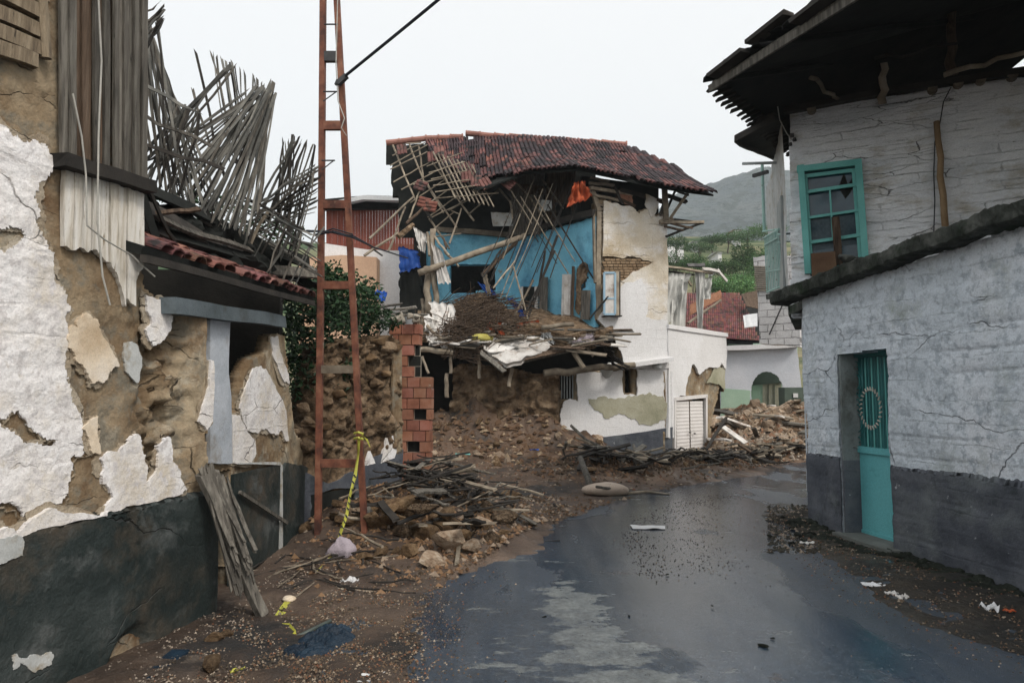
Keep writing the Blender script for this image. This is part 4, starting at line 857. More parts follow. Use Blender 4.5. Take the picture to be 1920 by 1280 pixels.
m = MB(); patch(m, FP, [(1130, 378), (1150, 382), (1175, 388), (1196, 402), (1212, 394), (1228, 408), (1248, 404), (1248, 600), (1130, 600), (1158, 542), (1130, 542), (1130, 525), (1160, 528), (1185, 510), (1224, 492), (1196, 484), (1165, 486), (1128, 482)], .06, .05, seed=70, base=.03); m.build('cream_plaster', K['facade'], ch)
m = MB(); patch(m, FP, [(1118, 600), (1158, 545), (1175, 530), (1200, 522), (1210, 545), (1212, 575), (1208, 595), (1248, 602), (1250, 690), (1166, 690), (1158, 655), (1140, 625)], .05, .05, seed=71, base=.07); m.build('white_plaster', K['facade_white'], ch)
m = MB(); patch(m, FP, [(1080, 700), (1165, 692), (1168, 740), (1192, 741), (1192, 692), (1250, 688), (1258, 700), (1258, 806), (1200, 812), (1110, 820), (1052, 832), (1046, 800), (1050, 768), (1060, 750), (1082, 752)], .06, .05, seed=72, base=.03); m.build('white_plaster', K['facade_white'], ch)
m = MB(); patch(m, FP, [(1100, 748), (1130, 742), (1165, 746), (1190, 742), (1215, 735), (1240, 742), (1251, 760), (1248, 784), (1225, 793), (1196, 796), (1180, 785), (1160, 775), (1140, 785), (1120, 770)], .02, .07, seed=73, base=.085); m.build('render_patch', K['beige'], ch)
m = MB(); patch(m, FP, [(1095, 822), (1180, 812), (1258, 800), (1258, 880), (1095, 880)], .05, .01, seed=74, base=.06); m.build('painted_base', K['rdado'], ch)
m = MB(); patch(m, FP, [(1046, 838), (1052, 800), (1070, 806), (1085, 820), (1096, 824), (1094, 850), (1046, 852)], .05, .03, seed=75, base=.05); m.build('tan_plaster', K['beige'], ch)
# exposed courses of thin bricks
m = MB()
for r in range(9):
    y_ = 486+r*5.2; x = 1130+U(-3, 3)
    while x < 1226-r*7:
        w = U(7, 12); q = [FP.sz(x, y_), FP.sz(x+w-1, y_), FP.sz(x+w-1, y_+3.9), FP.sz(x, y_+3.9)]; tq = U(.75, 1.25); dd = U(0, .02)
        polyslab(m, [q], lambda u, v, o: FP.pt(u, v, o+dd+.01), .045, tq); x += w
m.build('brick_courses', mat('thin_tan_brick', [(.20, .13, .075), (.30, .22, .14)], 4, .95, .6, .02, 14, attr=True), ch)
m = MB(); 
for r in range(7): plank(m, FP.hit(1122+U(-2, 2), 385+r*7)+FP.n*.05, FP.hit(1146-r*.6+U(-3, 3), 391+r*7)+FP.n*.05, .05, .05, FP.n, seg=1)
m.build('timber_stack', K['pole'], ch)
for a, b, w in [((1121, 398), (1121, 600), .11), ((1113, 395), (1114, 530), .05), ((1108, 350), (1122, 398), .1)]:
    m = MB(); plank(m, FP.hit(*a)+FP.n*.04, FP.hit(*b)+FP.n*.04, w, .1, FP.n, rag=.02, seg=6, warp=.03); m.build('corner_post', K['pole'], ch)
# window shutter frame standing open
sw = bpy.data.objects.new('window', None); C.objects.link(sw); sw.parent = ch; wb = FP.hit(1138, 600); sw['_w'] = tuple(wb); sw.location = wb-Vector(ch['_w'])
def bar(p, q, w, t_, m_, par, nm, n=None): m = MB(); plank(m, p, q, w, t_, n or FP.n, seg=1); return m.build(nm, m_, par)
wq = [FP.hit(*p)+FP.n*.35 for p in ((1124, 516), (1144, 516), (1144, 592), (1124, 592))]
lb = mat('pale_blue_paint', [(.24, .38, .50), (.32, .46, .56)], 3, .5, .2, .004, 20)
for i in range(4): m = MB(); plank(m, wq[i], wq[(i+1) % 4], .05, .04, FP.n, seg=1); m.build('frame', lb, sw)
m = MB(); plank(m, (wq[0]+wq[3])/2*1.0+(wq[3]-wq[0])*.12, (wq[1]+wq[2])/2+(wq[3]-wq[0])*.12, .035, .03, FP.n, seg=1); m.build('frame', lb, sw)
m = MB(); m.add([p+FP.n*.0 for p in wq]+[p-FP.n*.01 for p in wq], [(0, 1, 2, 3), (7, 6, 5, 4)]); m.build('pane', K['cloth'], sw)
m = MB(); plank(m, FP.hit(1151, 512)+FP.n*.2, FP.hit(1151, 594)+FP.n*.2, .09, .12, FP.n, seg=1); m.build('frame', K['pole'], sw)
m = MB(); plank(m, FP.hit(1124, 595)+FP.n*.25, FP.hit(1157, 595)+FP.n*.25, .03, .2, FP.n, seg=1); plank(m, FP.hit(1156, 512)+FP.n*.2, FP.hit(1156, 596)+FP.n*.2, .02, .1, FP.n, seg=1); m.build('sill', K['dpole'], sw)
# barred window and hood
bw = bpy.data.objects.new('window', None); C.objects.link(bw); bw.parent = ch; wb = FP.hit(1062, 747); bw['_w'] = tuple(wb); bw.location = wb-Vector(ch['_w'])
for i in range(5):
    m = MB(); stick(m, FP.hit(1052+i*5.2, 703)+FP.n*.04, FP.hit(1052+i*5.2, 747)+FP.n*.04, .013, seg=1, n=5); m.build('bar', K['pvc'], bw)
m = MB(); polyslab(m, [[FP.sz(*p) for p in fh[0]]], lambda u, v, o: FP.pt(u, v, o-.3), .03); m.build('dark_interior', K['gloom'], ch); m = MB(); polyslab(m, [[FP.sz(*p) for p in fh[1]]], lambda u, v, o: FP.pt(u, v, o-.3), .03); m.build('dark_interior', K['gloom'], ch)
m = MB()
a, b = FP.sz(1147, 690), FP.sz(1249, 676)
P0 = [FP.pt(a[0], a[1]), FP.pt(b[0], b[1])]; vs_ = []
for off, dz in ((-.1, .14), (.45, .06), (.45, -.04), (-.1, 0)): vs_ += [P0[0]+FP.n*off+Vector((0, 0, dz)), P0[1]+FP.n*off+Vector((0, 0, dz))]
m.add(vs_, [(0, 1, 3, 2), (2, 3, 5, 4), (4, 5, 7, 6), (0, 2, 4, 6), (1, 7, 5, 3)]); m.build('hood', K['facade_white'], ch)
m = MB(); q = FP.hit(1225, 692); stick(m, q-FP.n*.1+Vector((0, 0, .08)), q+FP.n*.38+Vector((0, 0, .05)), .10, .07, 4, 0, 10); m.build('corbel', K['greyplaster'], ch, smooth=True)
m = MB(); q = FP.hit(1135, 705); stick(m, q-FP.n*.1, q+FP.n*.25+Vector((.05, 0, .25)), .18, .10, 4, .02, 10); m.build('corbel', K['greyplaster'], ch, smooth=True)
# garage door on the wing
WP = Plane((3.92, 17.2), (6.05, 19.6))
m = MB(); gridwall(m, WP, [(1247, 612), (1300, 620), (1357, 629), (1357, 745), (1352, 700), (1346, 745), (1338, 770), (1332, 800), (1334, 870), (1258, 900), (1247, 900)], .06, lambda u, v: .02*fbm(u, v), .35, [[(1262, 745), (1318, 742), (1318, 900), (1262, 900)]]); m.build('wing_wall', K['mud'], ch, smooth=True)
m = MB(); patch(m, WP, [(1247, 610), (1300, 618), (1357, 627), (1357, 692), (1348, 680), (1340, 690), (1318, 692), (1306, 702), (1296, 682), (1290, 698), (1283, 718), (1280, 742), (1262, 744), (1258, 820), (1247, 820)], .06, .05, seed=80, base=.02); m.build('wing_plaster', K['facade_white'], ch)
m = MB(); patch(m, WP, [(1336, 690), (1357, 690), (1357, 730), (1345, 720), (1322, 718)], .02, .04, seed=81, base=.03); m.build('render_patch', K['beige'], ch)
m = MB(); patch(m, WP, [(1246, 608), (1358, 625), (1358, 632), (1246, 616)], .12, .01, seed=82, base=.0); m.build('wall_cap', K['facade_white'], ch)
gd = bpy.data.objects.new('door', None); C.objects.link(gd); gd.parent = ch; wb = WP.hit(1290, 852); gd['_w'] = tuple(wb); gd.location = wb-Vector(ch['_w'])
for k, (x0, x1) in enumerate([(1265, 1289), (1291, 1315)]):
    m = MB(); n_ = 16; c0, c1 = WP.hit(x0, 800), WP.hit(x1, 800); zb = .0; zt = WP.hit(1290, 752).z
    for i in range(n_):
        z0 = zb+(zt-zb)*i/n_; z1 = zb+(zt-zb)*(i+1)/n_; zm = (z0+z1)/2
        for za, zc_, oa, oc in ((z0, zm, .050, .058), (zm, z1, .058, .050)):
            m.add([Vector((c0.x, c0.y, za))+WP.n*oa, Vector((c1.x, c1.y, za))+WP.n*oa, Vector((c1.x, c1.y, zc_))+WP.n*oc, Vector((c0.x, c0.y, zc_))+WP.n*oc], [(0, 1, 2, 3)])
    m.build('door_leaf', K['whitemetal'], gd)
for a, b in (((1260, 746), (1260, 858)), ((1319, 742), (1319, 846)), ((1258, 748), (1321, 742))):
    m = MB(); plank(m, WP.hit(*a)+WP.n*.06, WP.hit(*b)+WP.n*.06, .09, .08, WP.n, seg=1); m.build('frame', K['whitemetal'], gd)
m = MB(); 
q = WP.hit(1286, 810)+WP.n*.09; stick(m, q, q+WP.n*.05, .02, seg=1); q = WP.hit(1295, 812)+WP.n*.09; stick(m, q, q+WP.n*.05, .02, seg=1); m.build('latch', K['steel'], gd)
# the open blue room on the upper floor
BR = Plane((2.02, 16.9), (0.0, 19.5)); BB = Plane((-2.1, 19.6), (0.02, 19.5))
zt0 = at(960, 446, 19.5).z; 
m = MB(); s0_, s1_ = BR.sz(1113, 500)[0], BR.sz(962, 500)[0]
def szl(pl, l): return [pl.sz(*p) for p in l]
gridwall(m, BR, [(1117, 404), (1060, 424), (1000, 440), (958, 448), (958, 640), (1117, 640)], .07, lambda u, v: .03*fbm(u, v), .25, [[(985, 540), (1010, 536), (1010, 640), (985, 640)], [(1082, 500), (1098, 496), (1102, 520), (1092, 545), (1080, 545)]]); m.build('blue_wall', K['blue'], ch, smooth=True)
m = MB(); gridwall(m, BB, [(800, 434), (960, 442), (960, 640), (800, 640)], .07, lambda u, v: .03*fbm(u, v), .25, [[(842, 497), (930, 494), (930, 545), (842, 550)]]); m.build('blue_wall', K['blue'], ch, smooth=True)
m = MB(); plank(m, BB.hit(815, 432)+BB.n*.1, BB.hit(962, 443)+BB.n*.1, .14, .12, BB.n, seg=8, warp=.04, rag=.05); m.build('wall_plate', K['pole'], ch)
m = MB(); plank(m, BR.hit(1118, 400)+BR.n*.1, BR.hit(958, 446)+BR.n*.1, .16, .12, BR.n, seg=8, warp=.05, rag=.05); m.build('wall_plate', K['dpole'], ch)
# inner doors and boards along the blue wall; near-black sheet paints the doorway shade
for (x0, y0, x1, y1, mm) in [(986, 538, 1010, 640, 'dark'), (1018, 520, 1032, 615, 'wood'), (1060, 515, 1076, 600, 'cloth'), (1078, 500, 1082, 600, 'woodb'), (1096, 545, 1112, 600, 'wood')]:
    m = MB(); a = BR.hit(x0, y0)+BR.n*.08; b = BR.hit(x1, y0)+BR.n*.08; c = BR.hit(x1, y1)+BR.n*.12; d = BR.hit(x0, y1)+BR.n*.12; sheet(m, a, b, c, d, 6, 6, .03, 2, .03, seed=x0); m.build('panel', K[mm], ch)
for x in (985, 1011): m = MB(); plank(m, BR.hit(x, 538)+BR.n*.1, BR.hit(x, 625)+BR.n*.1, .09, .06, BR.n, seg=1); m.build('door_frame', K['cloth'], ch)
m = MB(); patch(m, BR, [(1084, 505), (1094, 492), (1104, 496), (1102, 520), (1092, 535), (1096, 560), (1088, 590), (1080, 580), (1083, 540)], .02, .05, seed=90, base=.03); m.build('bare_patch', K['adobe'], ch)
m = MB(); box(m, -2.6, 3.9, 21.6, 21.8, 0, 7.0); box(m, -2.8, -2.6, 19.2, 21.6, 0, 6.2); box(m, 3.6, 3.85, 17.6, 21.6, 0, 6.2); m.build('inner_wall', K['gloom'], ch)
m = MB(); gridwall(m, Plane((at(728, 400, 19.8).x, 19.8), (at(1118, 400, 20.2).x, 20.2)), [(724, 274), (880, 262), (1110, 285), (1118, 450), (820, 440), (752, 440), (745, 395), (738, 340)], .2, lambda u, v: .05*fbm(u, v), .1); m.build('attic_shade_back', K['dark'], ch)  # near-black sheet paints the shade under the back roof slope
for (x0, y0, x1, y1, d, mm) in [(962, 330, 1022, 440, 18.6, 'wood'), (1026, 320, 1080, 425, 18.4, 'woodb'), (1000, 300, 1060, 345, 18.8, 'dpole'), (921, 398, 958, 424, 18.4, 'greyplaster'), (1010, 375, 1034, 395, 17.9, 'greyplaster'), (975, 345, 1020, 365, 18.5, 'woodb'), (1040, 380, 1070, 425, 18, 'dark')]:
    m = MB(); s_ = U(-14, 14); sheet(m, at(x0, y0, d), at(x1, y0+s_*.6, d-.2), at(x1+s_, y1, d-.3), at(x0+s_, y1, d), 6, 6, .06, 2, .03, seed=x0, edge=.05); m.build('ceiling_board', K[mm], ch)
# timber courses below the eaves on the right, corner post, braces, broken canopy frame
for (a, b, w, mm) in [((1105, 336), (1140, 341), .05, 'pole'), ((1104, 344), (1150, 350), .07, 'pole'), ((1105, 355), (1185, 366), .08, 'pole'), ((1100, 364), (1160, 377), .06, 'pole'), ((1150, 352), (1165, 385), .07, 'dpole'), ((1160, 358), (1240, 378), .1, 'dpole'), ((1155, 372), (1190, 388), .07, 'woodb'), ((1195, 366), (1244, 382), .08, 'woodb')]:
    m = MB(); plank(m, FP.hit(*a)+FP.n*U(.02, .1), FP.hit(*b)+FP.n*U(.02, .1), w, .07, FP.n, seg=3, rag=.03, warp=.03); m.build('timber', K[mm], ch)
m = MB(); patch(m, FP, [(1160, 362), (1184, 368), (1184, 386), (1160, 380)], .03, .03, base=.04); m.build('brick_infill', K['brick'], ch)
m = MB(); patch(m, FP, [(1208, 366), (1232, 378), (1226, 402), (1218, 410), (1206, 385)], .03, .03, base=.08); m.build('plaster_sheet', K['facade'], ch)
m = MB(); polyslab(m, [[FP.sz(1100, 318), FP.sz(1250, 338), FP.sz(1250, 400), FP.sz(1100, 392)]], lambda u, v, o: FP.pt(u, v, o-.6), .1); m.build('attic_shade_back', K['dark'], ch)  # near-black band paints the eave shade above the facade
def cb(a, b, w, mm, nm='brace', r=None):
    m = MB(); plank(m, at(*a), at(*b), w, w*.8, Vector((0, -1, .2)), seg=3, rag=.03, warp=.02); return m.build(nm, K[mm], ch)
for a, b, w, mm in [((1246, 340, 17.0), (1249, 415, 17.0), .13, 'pole'), ((1254, 412, 17.0), (1298, 350, 16.6), .07, 'pole'), ((1247, 402, 17.2), (1272, 345, 17.0), .06, 'dpole'), ((1238, 402, 17), (1246, 378, 17), .08, 'dpole'), ((1245, 365, 17.3), (1286, 378, 16.8), .09, 'dpole'), ((1247, 350, 17.3), (1290, 366, 16.6), .04, 'dpole'),
                    ((1240, 418, 17.0), (1318, 416, 17.0), .07, 'pole'), ((1250, 410, 17), (1318, 418, 17.0), .05, 'dpole'), ((1248, 444, 17.0), (1318, 417, 17.0), .05, 'dpole'), ((1256, 418, 17.0), (1298, 428, 17.0), .05, 'woodb'), ((1246, 425, 17.0), (1283, 432, 17.0), .05, 'woodb'), ((1236, 416, 17.0), (1262, 410, 17.0), .09, 'pole')]: cb(a, b, w, mm)
# ---- roof: a sagging sheet of tiles
def cat(p, t):
    n = len(p)-1; x = t*n; i = min(int(x), n-1); f = x-i
    g = lambda k: p[max(0, min(n, k))]
    return (g(i)*2+(g(i+1)-g(i-1))*f+(g(i-1)*2-g(i)*5+g(i+1)*4-g(i+2))*f*f+(g(i+1)*3-g(i)-g(i+1)*0+g(i+2)*1-g(i+1)*0-(g(i-1)+g(i+1)*0)*1-(g(i+1)*0))*0)*.5 if False else g(i)*(1-f)+g(i+1)*f
TOP = [at(*p) for p in ((796, 264, 19.3), (850, 257, 19.4), (900, 253, 19.5), (960, 257, 19.5), (1040, 262, 19.5), (1110, 266, 19.5), (1172, 270, 19.5), (1262, 312, 18.2))]
BOT = [at(*p) for p in ((842, 322, 17.8), (862, 342, 17.3), (905, 345, 17.0), (985, 322, 16.7), (1080, 316, 16.4), (1160, 328, 16.3), (1240, 342, 16.2), (1338, 358, 16.2))]
def RP(u, v):
    a = cat(TOP, u); b = cat(BOT, u); p = a*(1-v)+b*v; p.z -= .18*math.sin(math.pi*v)*(1-u*.6)+.05*math.sin(u*9); return p
m = MB(); vs_ = []; fs_ = []; nu, nv = 40, 10
for k in (0, 1):
    for j in range(nv+1):
        for i in range(nu+1): vs_.append(RP(i/nu, j/nv)-Vector((0, -.02, .06+.05*k)))
N_ = (nu+1)*(nv+1)
for j in range(nv):
    for i in range(nu): a = j*(nu+1)+i; q = (a, a+1, a+nu+2, a+nu+1); fs_.append(q); fs_.append(tuple(N_+z for z in reversed(q)))
for i in range(nu): fs_.append((nv*(nu+1)+i, nv*(nu+1)+i+1, N_+nv*(nu+1)+i+1, N_+nv*(nu+1)+i))
m.add(vs_, fs_); m.build('roof_deck', K['dark'], ch)
m = MB(); R_ = random.Random(5)
for r in range(13):
    v = (r+.2)/13; nt_ = 36
    for i in range(nt_):
        u = (i+.5)/nt_
        # courses lean over toward the right as in the sagging roof
        if v > .80 and u < .30 and R_.random() < (v-.75)*3: continue
        if v > .30+1.6*u and R_.random() < .85: continue
        if R_.random() < .025: continue
        a = RP(u, v); b = RP(u, min(1.06, v+.095)); c = RP(min(1, u+.012), v)
        ax_ = (b-a).normalized(); ac = (c-a).normalized(); ac = (ac-ax_*ac.dot(ax_)).normalized()
        loose = R_.uniform(-1, 1)*(.05+.16*max(0, .45-u)); ax2 = (ax_+ac*loose).normalized(); ac2 = (ac-ax2*ac.dot(ax2)).normalized()
        hue = R_.random(); tn = R_.uniform(.5, 1.15)
        if hue < .45+.2*u: tt_ = (tn*.25, tn*.36, tn*.48)
        elif hue < .55 and u < .5: tt_ = (1.25, 1.1, .95)
        else: tt_ = (tn*.85, tn*.8, tn*.85)
        wd = (RP(min(1, u+.5/nt_), v)-RP(max(0, u-.5/nt_), v)).length
        for h_ in (-.25, .25): barrel(m, a+ac2*(wd*h_)+Vector((0, 0, .02+R_.uniform(0, .025))), ax2, ac2, .40, wd*.52, .055, tt_, k=3, th=.02)
m.build('roof_tiles', K['tile'], ch)
# loose tiles at the torn edge
for (x, y, d, an) in [(752, 272, 18.9, .2), (810, 285, 18.6, .15), (822, 275, 18.6, .1), (873, 322, 17.4, .15), (893, 330, 17.3, 0), (905, 335, 17.2, .5), (945, 337, 17.1, .8), (983, 300, 17, .4), (785, 377, 17.6, 1.2), (780, 345, 17.8, 1.1), (797, 385, 17.3, 1.3)]:
    m = MB(); p = at(x, y, d); ax_ = Vector((math.sin(an), -.5, -math.cos(an))).normalized(); ac = ax_.cross(Vector((0, -1, 0))).normalized(); ac = -ac if ac.x < 0 else ac
    for h_ in (-.1, 0.0, .1): barrel(m, p+ac*h_*.9, ax_, ac, .38, .10, .04, U(.7, 1.2) if y < 370 else (1.5, 1.3, 1.1), k=3)
    m.build('loose_tile', K['tile'], ch)
RG = [(724, 269, 19.2), (800, 259, 19.3), (868, 257, 19.4)], [(873, 251, 19.4), (1040, 262, 19.5), (1175, 271, 19.5)]
for gi, g in enumerate(RG):
    n_ = 6 if gi == 0 else 12; pts = [at(*p) for p in g]
    for i in range(n_):
        a = cat(pts, i/n_); b = cat(pts, (i+1)/n_-.002); m = MB(); stick(m, a+Vector((0, 0, U(-.01, .02))), b+Vector((0, 0, U(-.02, .01))), .085, .078, 1, 0, 10); stick(m, b-(b-a)*.08, b+(b-a)*.04, .10, .10, 1, 0, 10); m.build('ridge_tile', K['rtile'], ch, smooth=False)
# ---- stripped rafters and battens of the left end
Z = lambda x, y: (700+x*.1875, 230+y*.1875)
def hangd(y): return 19.2-(y-268)/200*2.3
def pol(a, b, r, mm='pole', nm='rafter', dd=0, par=None, seg=5):
    a = Z(*a); b = Z(*b); m = MB(); stick(m, at(a[0], a[1], hangd(a[1])+dd), at(b[0], b[1], hangd(b[1])+dd), r*17/F, r*.8*17/F, seg, .014, 6); return m.build(nm, K[mm], par or ch)
for a, b in [((195, 225), (420, 770)), ((360, 210), (510, 600)), ((590, 390), (955, 915)), ((955, 915), (1005, 980)), ((515, 590), (835, 1050)), ((915, 560), (1110, 780)), ((1260, 660), (1370, 790)), ((1370, 790), (1400, 980)), ((1270, 430), (1440, 600)), ((560, 960), (760, 1260)), ((455, 240), (500, 560)), ((540, 610), (700, 900)), ((1650, 520), (1900, 860)), ((1540, 720), (1740, 1000)), ((1440, 600), (1540, 720))]: pol(a, b, 2.2)
for a, b in [((190, 330), (520, 200)), ((170, 430), (540, 222)), ((170, 465), (540, 290)), ((200, 595), (610, 370)), ((280, 670), (740, 425)), ((370, 800), (880, 470)), ((490, 850), (920, 560)), ((545, 945), (1050, 580)), ((590, 1080), (800, 900)), ((880, 790), (1480, 380)), ((750, 880), (1560, 430)), ((955, 915), (1255, 660)), ((330, 210), (480, 200)), ((400, 620), (760, 540)), ((560, 960), (880, 800)), ((1380, 530), (1550, 430)), ((1260, 420), (1400, 350)), ((620, 1140), (880, 1110)), ((780, 880), (860, 915))]: pol(a, b, 1.5, nm='batten', dd=-.12)
for a, b, r, mm in [((-40, 1160), (410, 735), 2.4, 'pole'), ((-90, 1330), (250, 1100), 3, 'pole'), ((150, 1290), (320, 845), 2.4, 'pole'), ((360, 960), (460, 690), 2, 'pole'), ((330, 1010), (500, 850), 3.2, 'woodb'), ((500, 850), (580, 960), 3, 'dpole'), ((540, 1100), (560, 1330), 3, 'pole'), ((600, 1130), (760, 1330), 2.4, 'pole'), ((760, 1210), (880, 860), 2, 'pole'), ((700, 1150), (730, 1260), 2.4, 'woodb'), ((250, 1140), (400, 1020), 6, 'adobe'), ((-20, 1250), (90, 1330), 2, 'dpole')]: pol(a, b, r, mm, 'beam', -.3)
for i in range(9):
    random.seed(700+i); x0 = 812+i*9; m = MB(); stick(m, at(x0, 285+i*3, 17.9), at(x0+42, 372+i*2, 16.9), .022, .018, 4, .01, 6); m.build('rafter', K['pole'], ch)
for i in range(6):
    m = MB(); stick(m, at(800+i*4, 312+i*12, 17.4-.1*i), at(905+i*6, 262+i*20, 17.6-.1*i) if i > 3 else at(868+i*4, 286+i*17, 17.5-.12*i), .016, .014, 4, .01, 6); m.build('batten', K['pole'], ch)
# lath lattice hanging in front of the blue room
for i in range(13):
    x0 = 972+i*9.5+U(-4, 4); y0 = 352+U(-22, 14); L_ = U(150, 215); k = U(.36, .46)
    a = (x0, y0); b = (x0-L_*k, y0+L_); d0 = 17.2+U(-.2, .2); m = MB(); stick(m, at(*a, d0), at(*b, d0-.5), U(.010, .018), None, 5, .008); m.build('batten', K[random.choice(['pole', 'dpole', 'dpole'])], ch)
for i in range(9):
    x0 = 940+i*12+U(-4, 4); y0 = 352+i*5+U(-22, 22); L_ = U(70, 150)
    m = MB(); stick(m, at(x0, y0, 17.1), at(x0+L_*.62, y0+L_, 16.9), U(.012, .02), None, 5, .01); m.build('batten', K[random.choice(['dpole', 'pole'])], ch)
for a, b, r, mm in [((1045, 442), (1004, 560), .05, 'dpole'), ((1004, 560), (988, 600), .045, 'dpole'), ((1040, 470), (985, 590), .04, 'dpole'), ((1008, 555), (1022, 470), .05, 'dpole'), ((1145, 550), (1105, 598), .035, 'dark'), ((940, 468), (905, 520), .035, 'dpole'), ((965, 490), (925, 540), .03, 'pole'), ((1000, 525), (960, 600), .035, 'pole'), ((963, 500), (990, 600), .03, 'pole')]:
    m = MB(); stick(m, at(*a, 16.6), at(*b, 16.2), r*.75, r*.6, 5, .012); m.build('beam', K[mm], ch)
m = MB(); stick(m, at(785, 512, 16.6), at(985, 442, 17.2), .085, .075, 8, .015, 9); m.build('log', K['pole'], ch, smooth=True)
m = MB(); stick(m, at(905, 515, 16.8), at(968, 455, 17.6), .06, .05, 6, .015, 9); m.build('log', K['woodb'], ch, smooth=True)
for a, b, r in [((812, 430), (818, 580), .08), ((800, 500), (806, 590), .09), ((833, 470), (860, 500), .03), ((792, 560), (792, 610), .05)]:
    m = MB(); stick(m, at(*a, 16.9), at(*b, 16.8), r, r*.9, 6, .05, 8); m.build('post', K['pole'], ch, smooth=True)
# upper floor slab edge and cavities below
m = MB(); sheet(m, at(784, 598, 18.6), at(1150, 598, 18.4), at(1150, 640, 16.0), at(784, 640, 15.9), 20, 8, .2, 3, .25, 5, .2); m.build('floor_slab', K['adobe'], ch)
m = MB(); box(m, at(780, 700, 17.8).x, at(862, 700, 17.8).x, 17.8, 18.0, 0, 3.4); box(m, at(900, 700, 17).x, at(1050, 700, 17).x, 17.4, 17.6, 0, 3.2); box(m, at(780, 700, 17.8).x-.2, at(780, 700, 17.8).x, 15.8, 18, 0, 3.2); m.build('inner_wall', K['gloom'], ch)  # near-black boxes paint the darkness of the cavities
AP = Plane((at(846, 700, 16.6).x, 16.6), (at(1052, 700, 16.3).x, 16.3))
def dG(u, v):
    p = AP.pt(u, v); q = p*1.9+noise.noise_vector(p*1.2)*.6; ds, _ = noise.voronoi(Vector((q.x, q.y, q.z*2.2)))
    return .35*(1-sm(0, 2.6, v))+.16*min(1, (ds[1]-ds[0])*2)+.22*noise.noise(p*1.4)+.12*noise.noise(p*4)+.05*noise.noise(p*9)
m = MB(); gridwall(m, AP, [(846, 900), (848, 760), (852, 690), (870, 682), (960, 690), (1000, 700), (1048, 702), (1050, 740), (1046, 800), (1052, 900)], .04, dG, .3); m.build('collapsed_adobe_wall', K['adobe'], ch, smooth=True)
for a, b, r in [((800, 610), (850, 655), .04), ((846, 665), (845, 700), .04), ((792, 668), (804, 700), .03), ((960, 690), (954, 725), .045), ((1075, 660), (1095, 690), .06), ((897, 665), (899, 710), .04), ((1092, 640), (1112, 668), .03), ((838, 700), (838, 745), .05), ((790, 655), (850, 660), .07)]:
    m = MB(); stick(m, at(*a, 15.7), at(*b, 15.6), r, r, 4, .03, 7); m.build('broken_joist', K['pole'], ch)
m = MB(); stick(m, at(1020, 700, 15.8), at(1190, 684, 16.4), .09, .07, 8, .05, 9); m.build('log', K['pole'], ch, smooth=True)
for i in range(16):
    y_ = 618+i*4.6; x0 = 1118+i*2.0+U(-8, 4); m = MB(); plank(m, at(x0, y_-4, 16.2), at(x0+U(22, 38), y_+U(4, 14), 15.9), .035, .03, Vector((0, -1, .5)), rag=.03, seg=2); m.build('roof_slat', K['dpole'], ch)
m = MB(); plank(m, at(935, 690, 15.3), at(1150, 632, 15.9), .08, .07, Vector((0, -1, .6)), seg=8, warp=.05, rag=.05); m.build('floor_beam', K['wood'], ch)
m = MB(); plank(m, at(900, 660, 15.5), at(945, 696, 15.2), .10, .06, Vector((0, -1, .6)), seg=4, warp=.03, rag=.05); m.build('floor_beam', K['wood'], ch)
m = MB(); plank(m, at(930, 682, 15.3), at(1120, 640, 15.7), .16, .02, Vector((0, -.7, .8)), seg=8, warp=.04, rag=.05); m.build('floor_beam', K['woodb'], ch)

# ---- things lying on the broken floor
def cl(pts, d, m_, nm, label, cat_, wr=.08, group=None, sd_=0, sag=0, edge=.08, thick=.02, n=14):
    a, b, c, e = [at(p[0], p[1], d[i] if isinstance(d, (list, tuple)) else d) for i, p in enumerate(pts)]
    m = MB(); sheet(m, a, b, c, e, n, 10, wr, 3, thick, sd_, edge, sag=sag); return tag(m.build(nm, K[m_], smooth=True), label, cat_, group)
cl([(892, 648), (1000, 622), (1040, 660), (950, 690)], (15.9, 16.2, 15.7, 15.2), 'cloth', 'mattress', 'pinkish grey stained mattress hanging over the edge of the broken floor', 'mattress', .06, thick=.12)
cl([(895, 640), (985, 628), (1030, 645), (920, 662)], (15.8, 16.2, 15.7, 15.4), 'cloth', 'sheet', 'crumpled white sheet spread over the mattress on the broken floor', 'cloth', .08)
cl([(805, 565), (850, 572), (860, 612), (812, 598)], (16.4, 16.2, 16.0, 16.2), 'cloth', 'white_cloth', 'bright white cloth beside the heap of thin sticks', 'cloth', .055, sd_=3)
cl([(796, 612), (846, 618), (852, 660), (800, 640)], (16.1, 16.0, 15.6, 15.7), 'cloth', 'cloth', 'dirty cream blanket hanging over the dark gap below the sticks', 'cloth', .14, sd_=4)
cl([(795, 590), (830, 600), (838, 625), (798, 622)], (16.2, 16.1, 15.9, 15.9), 'litter', 'grey_cloth', 'grey cloth bundle between the white cloth and the cream blanket', 'cloth', .2, sd_=14)
cl([(775, 425), (800, 440), (797, 475), (786, 468)], 16.9, 'cloth', 'hanging_rag', 'pale rag hanging from the torn roof timbers at the left end', 'cloth', .1, sd_=5)
cl([(808, 455), (828, 470), (846, 530), (822, 532)], 16.7, 'cloth', 'hanging_board', 'bent white plaster board hanging at the left edge of the blue room', 'board', .08, sd_=6)
cl([(748, 462), (782, 470), (790, 500), (750, 512)], 18.2, 'bluetarp', 'tarpaulin', 'dark blue tarpaulin hanging left of the blue room', 'tarpaulin', .1, sd_=7)
cl([(748, 512), (790, 500), (792, 600), (750, 590)], 18.6, 'dark', 'dark_sheet', 'black sheet below the blue tarpaulin', 'sheet', .1, sd_=8)
cl([(896, 530), (915, 535), (935, 555), (912, 552)], 16.8, 'bluetarp', 'blue_rag', 'bright blue rag on top of the stick heap', 'cloth', .1, sd_=9)
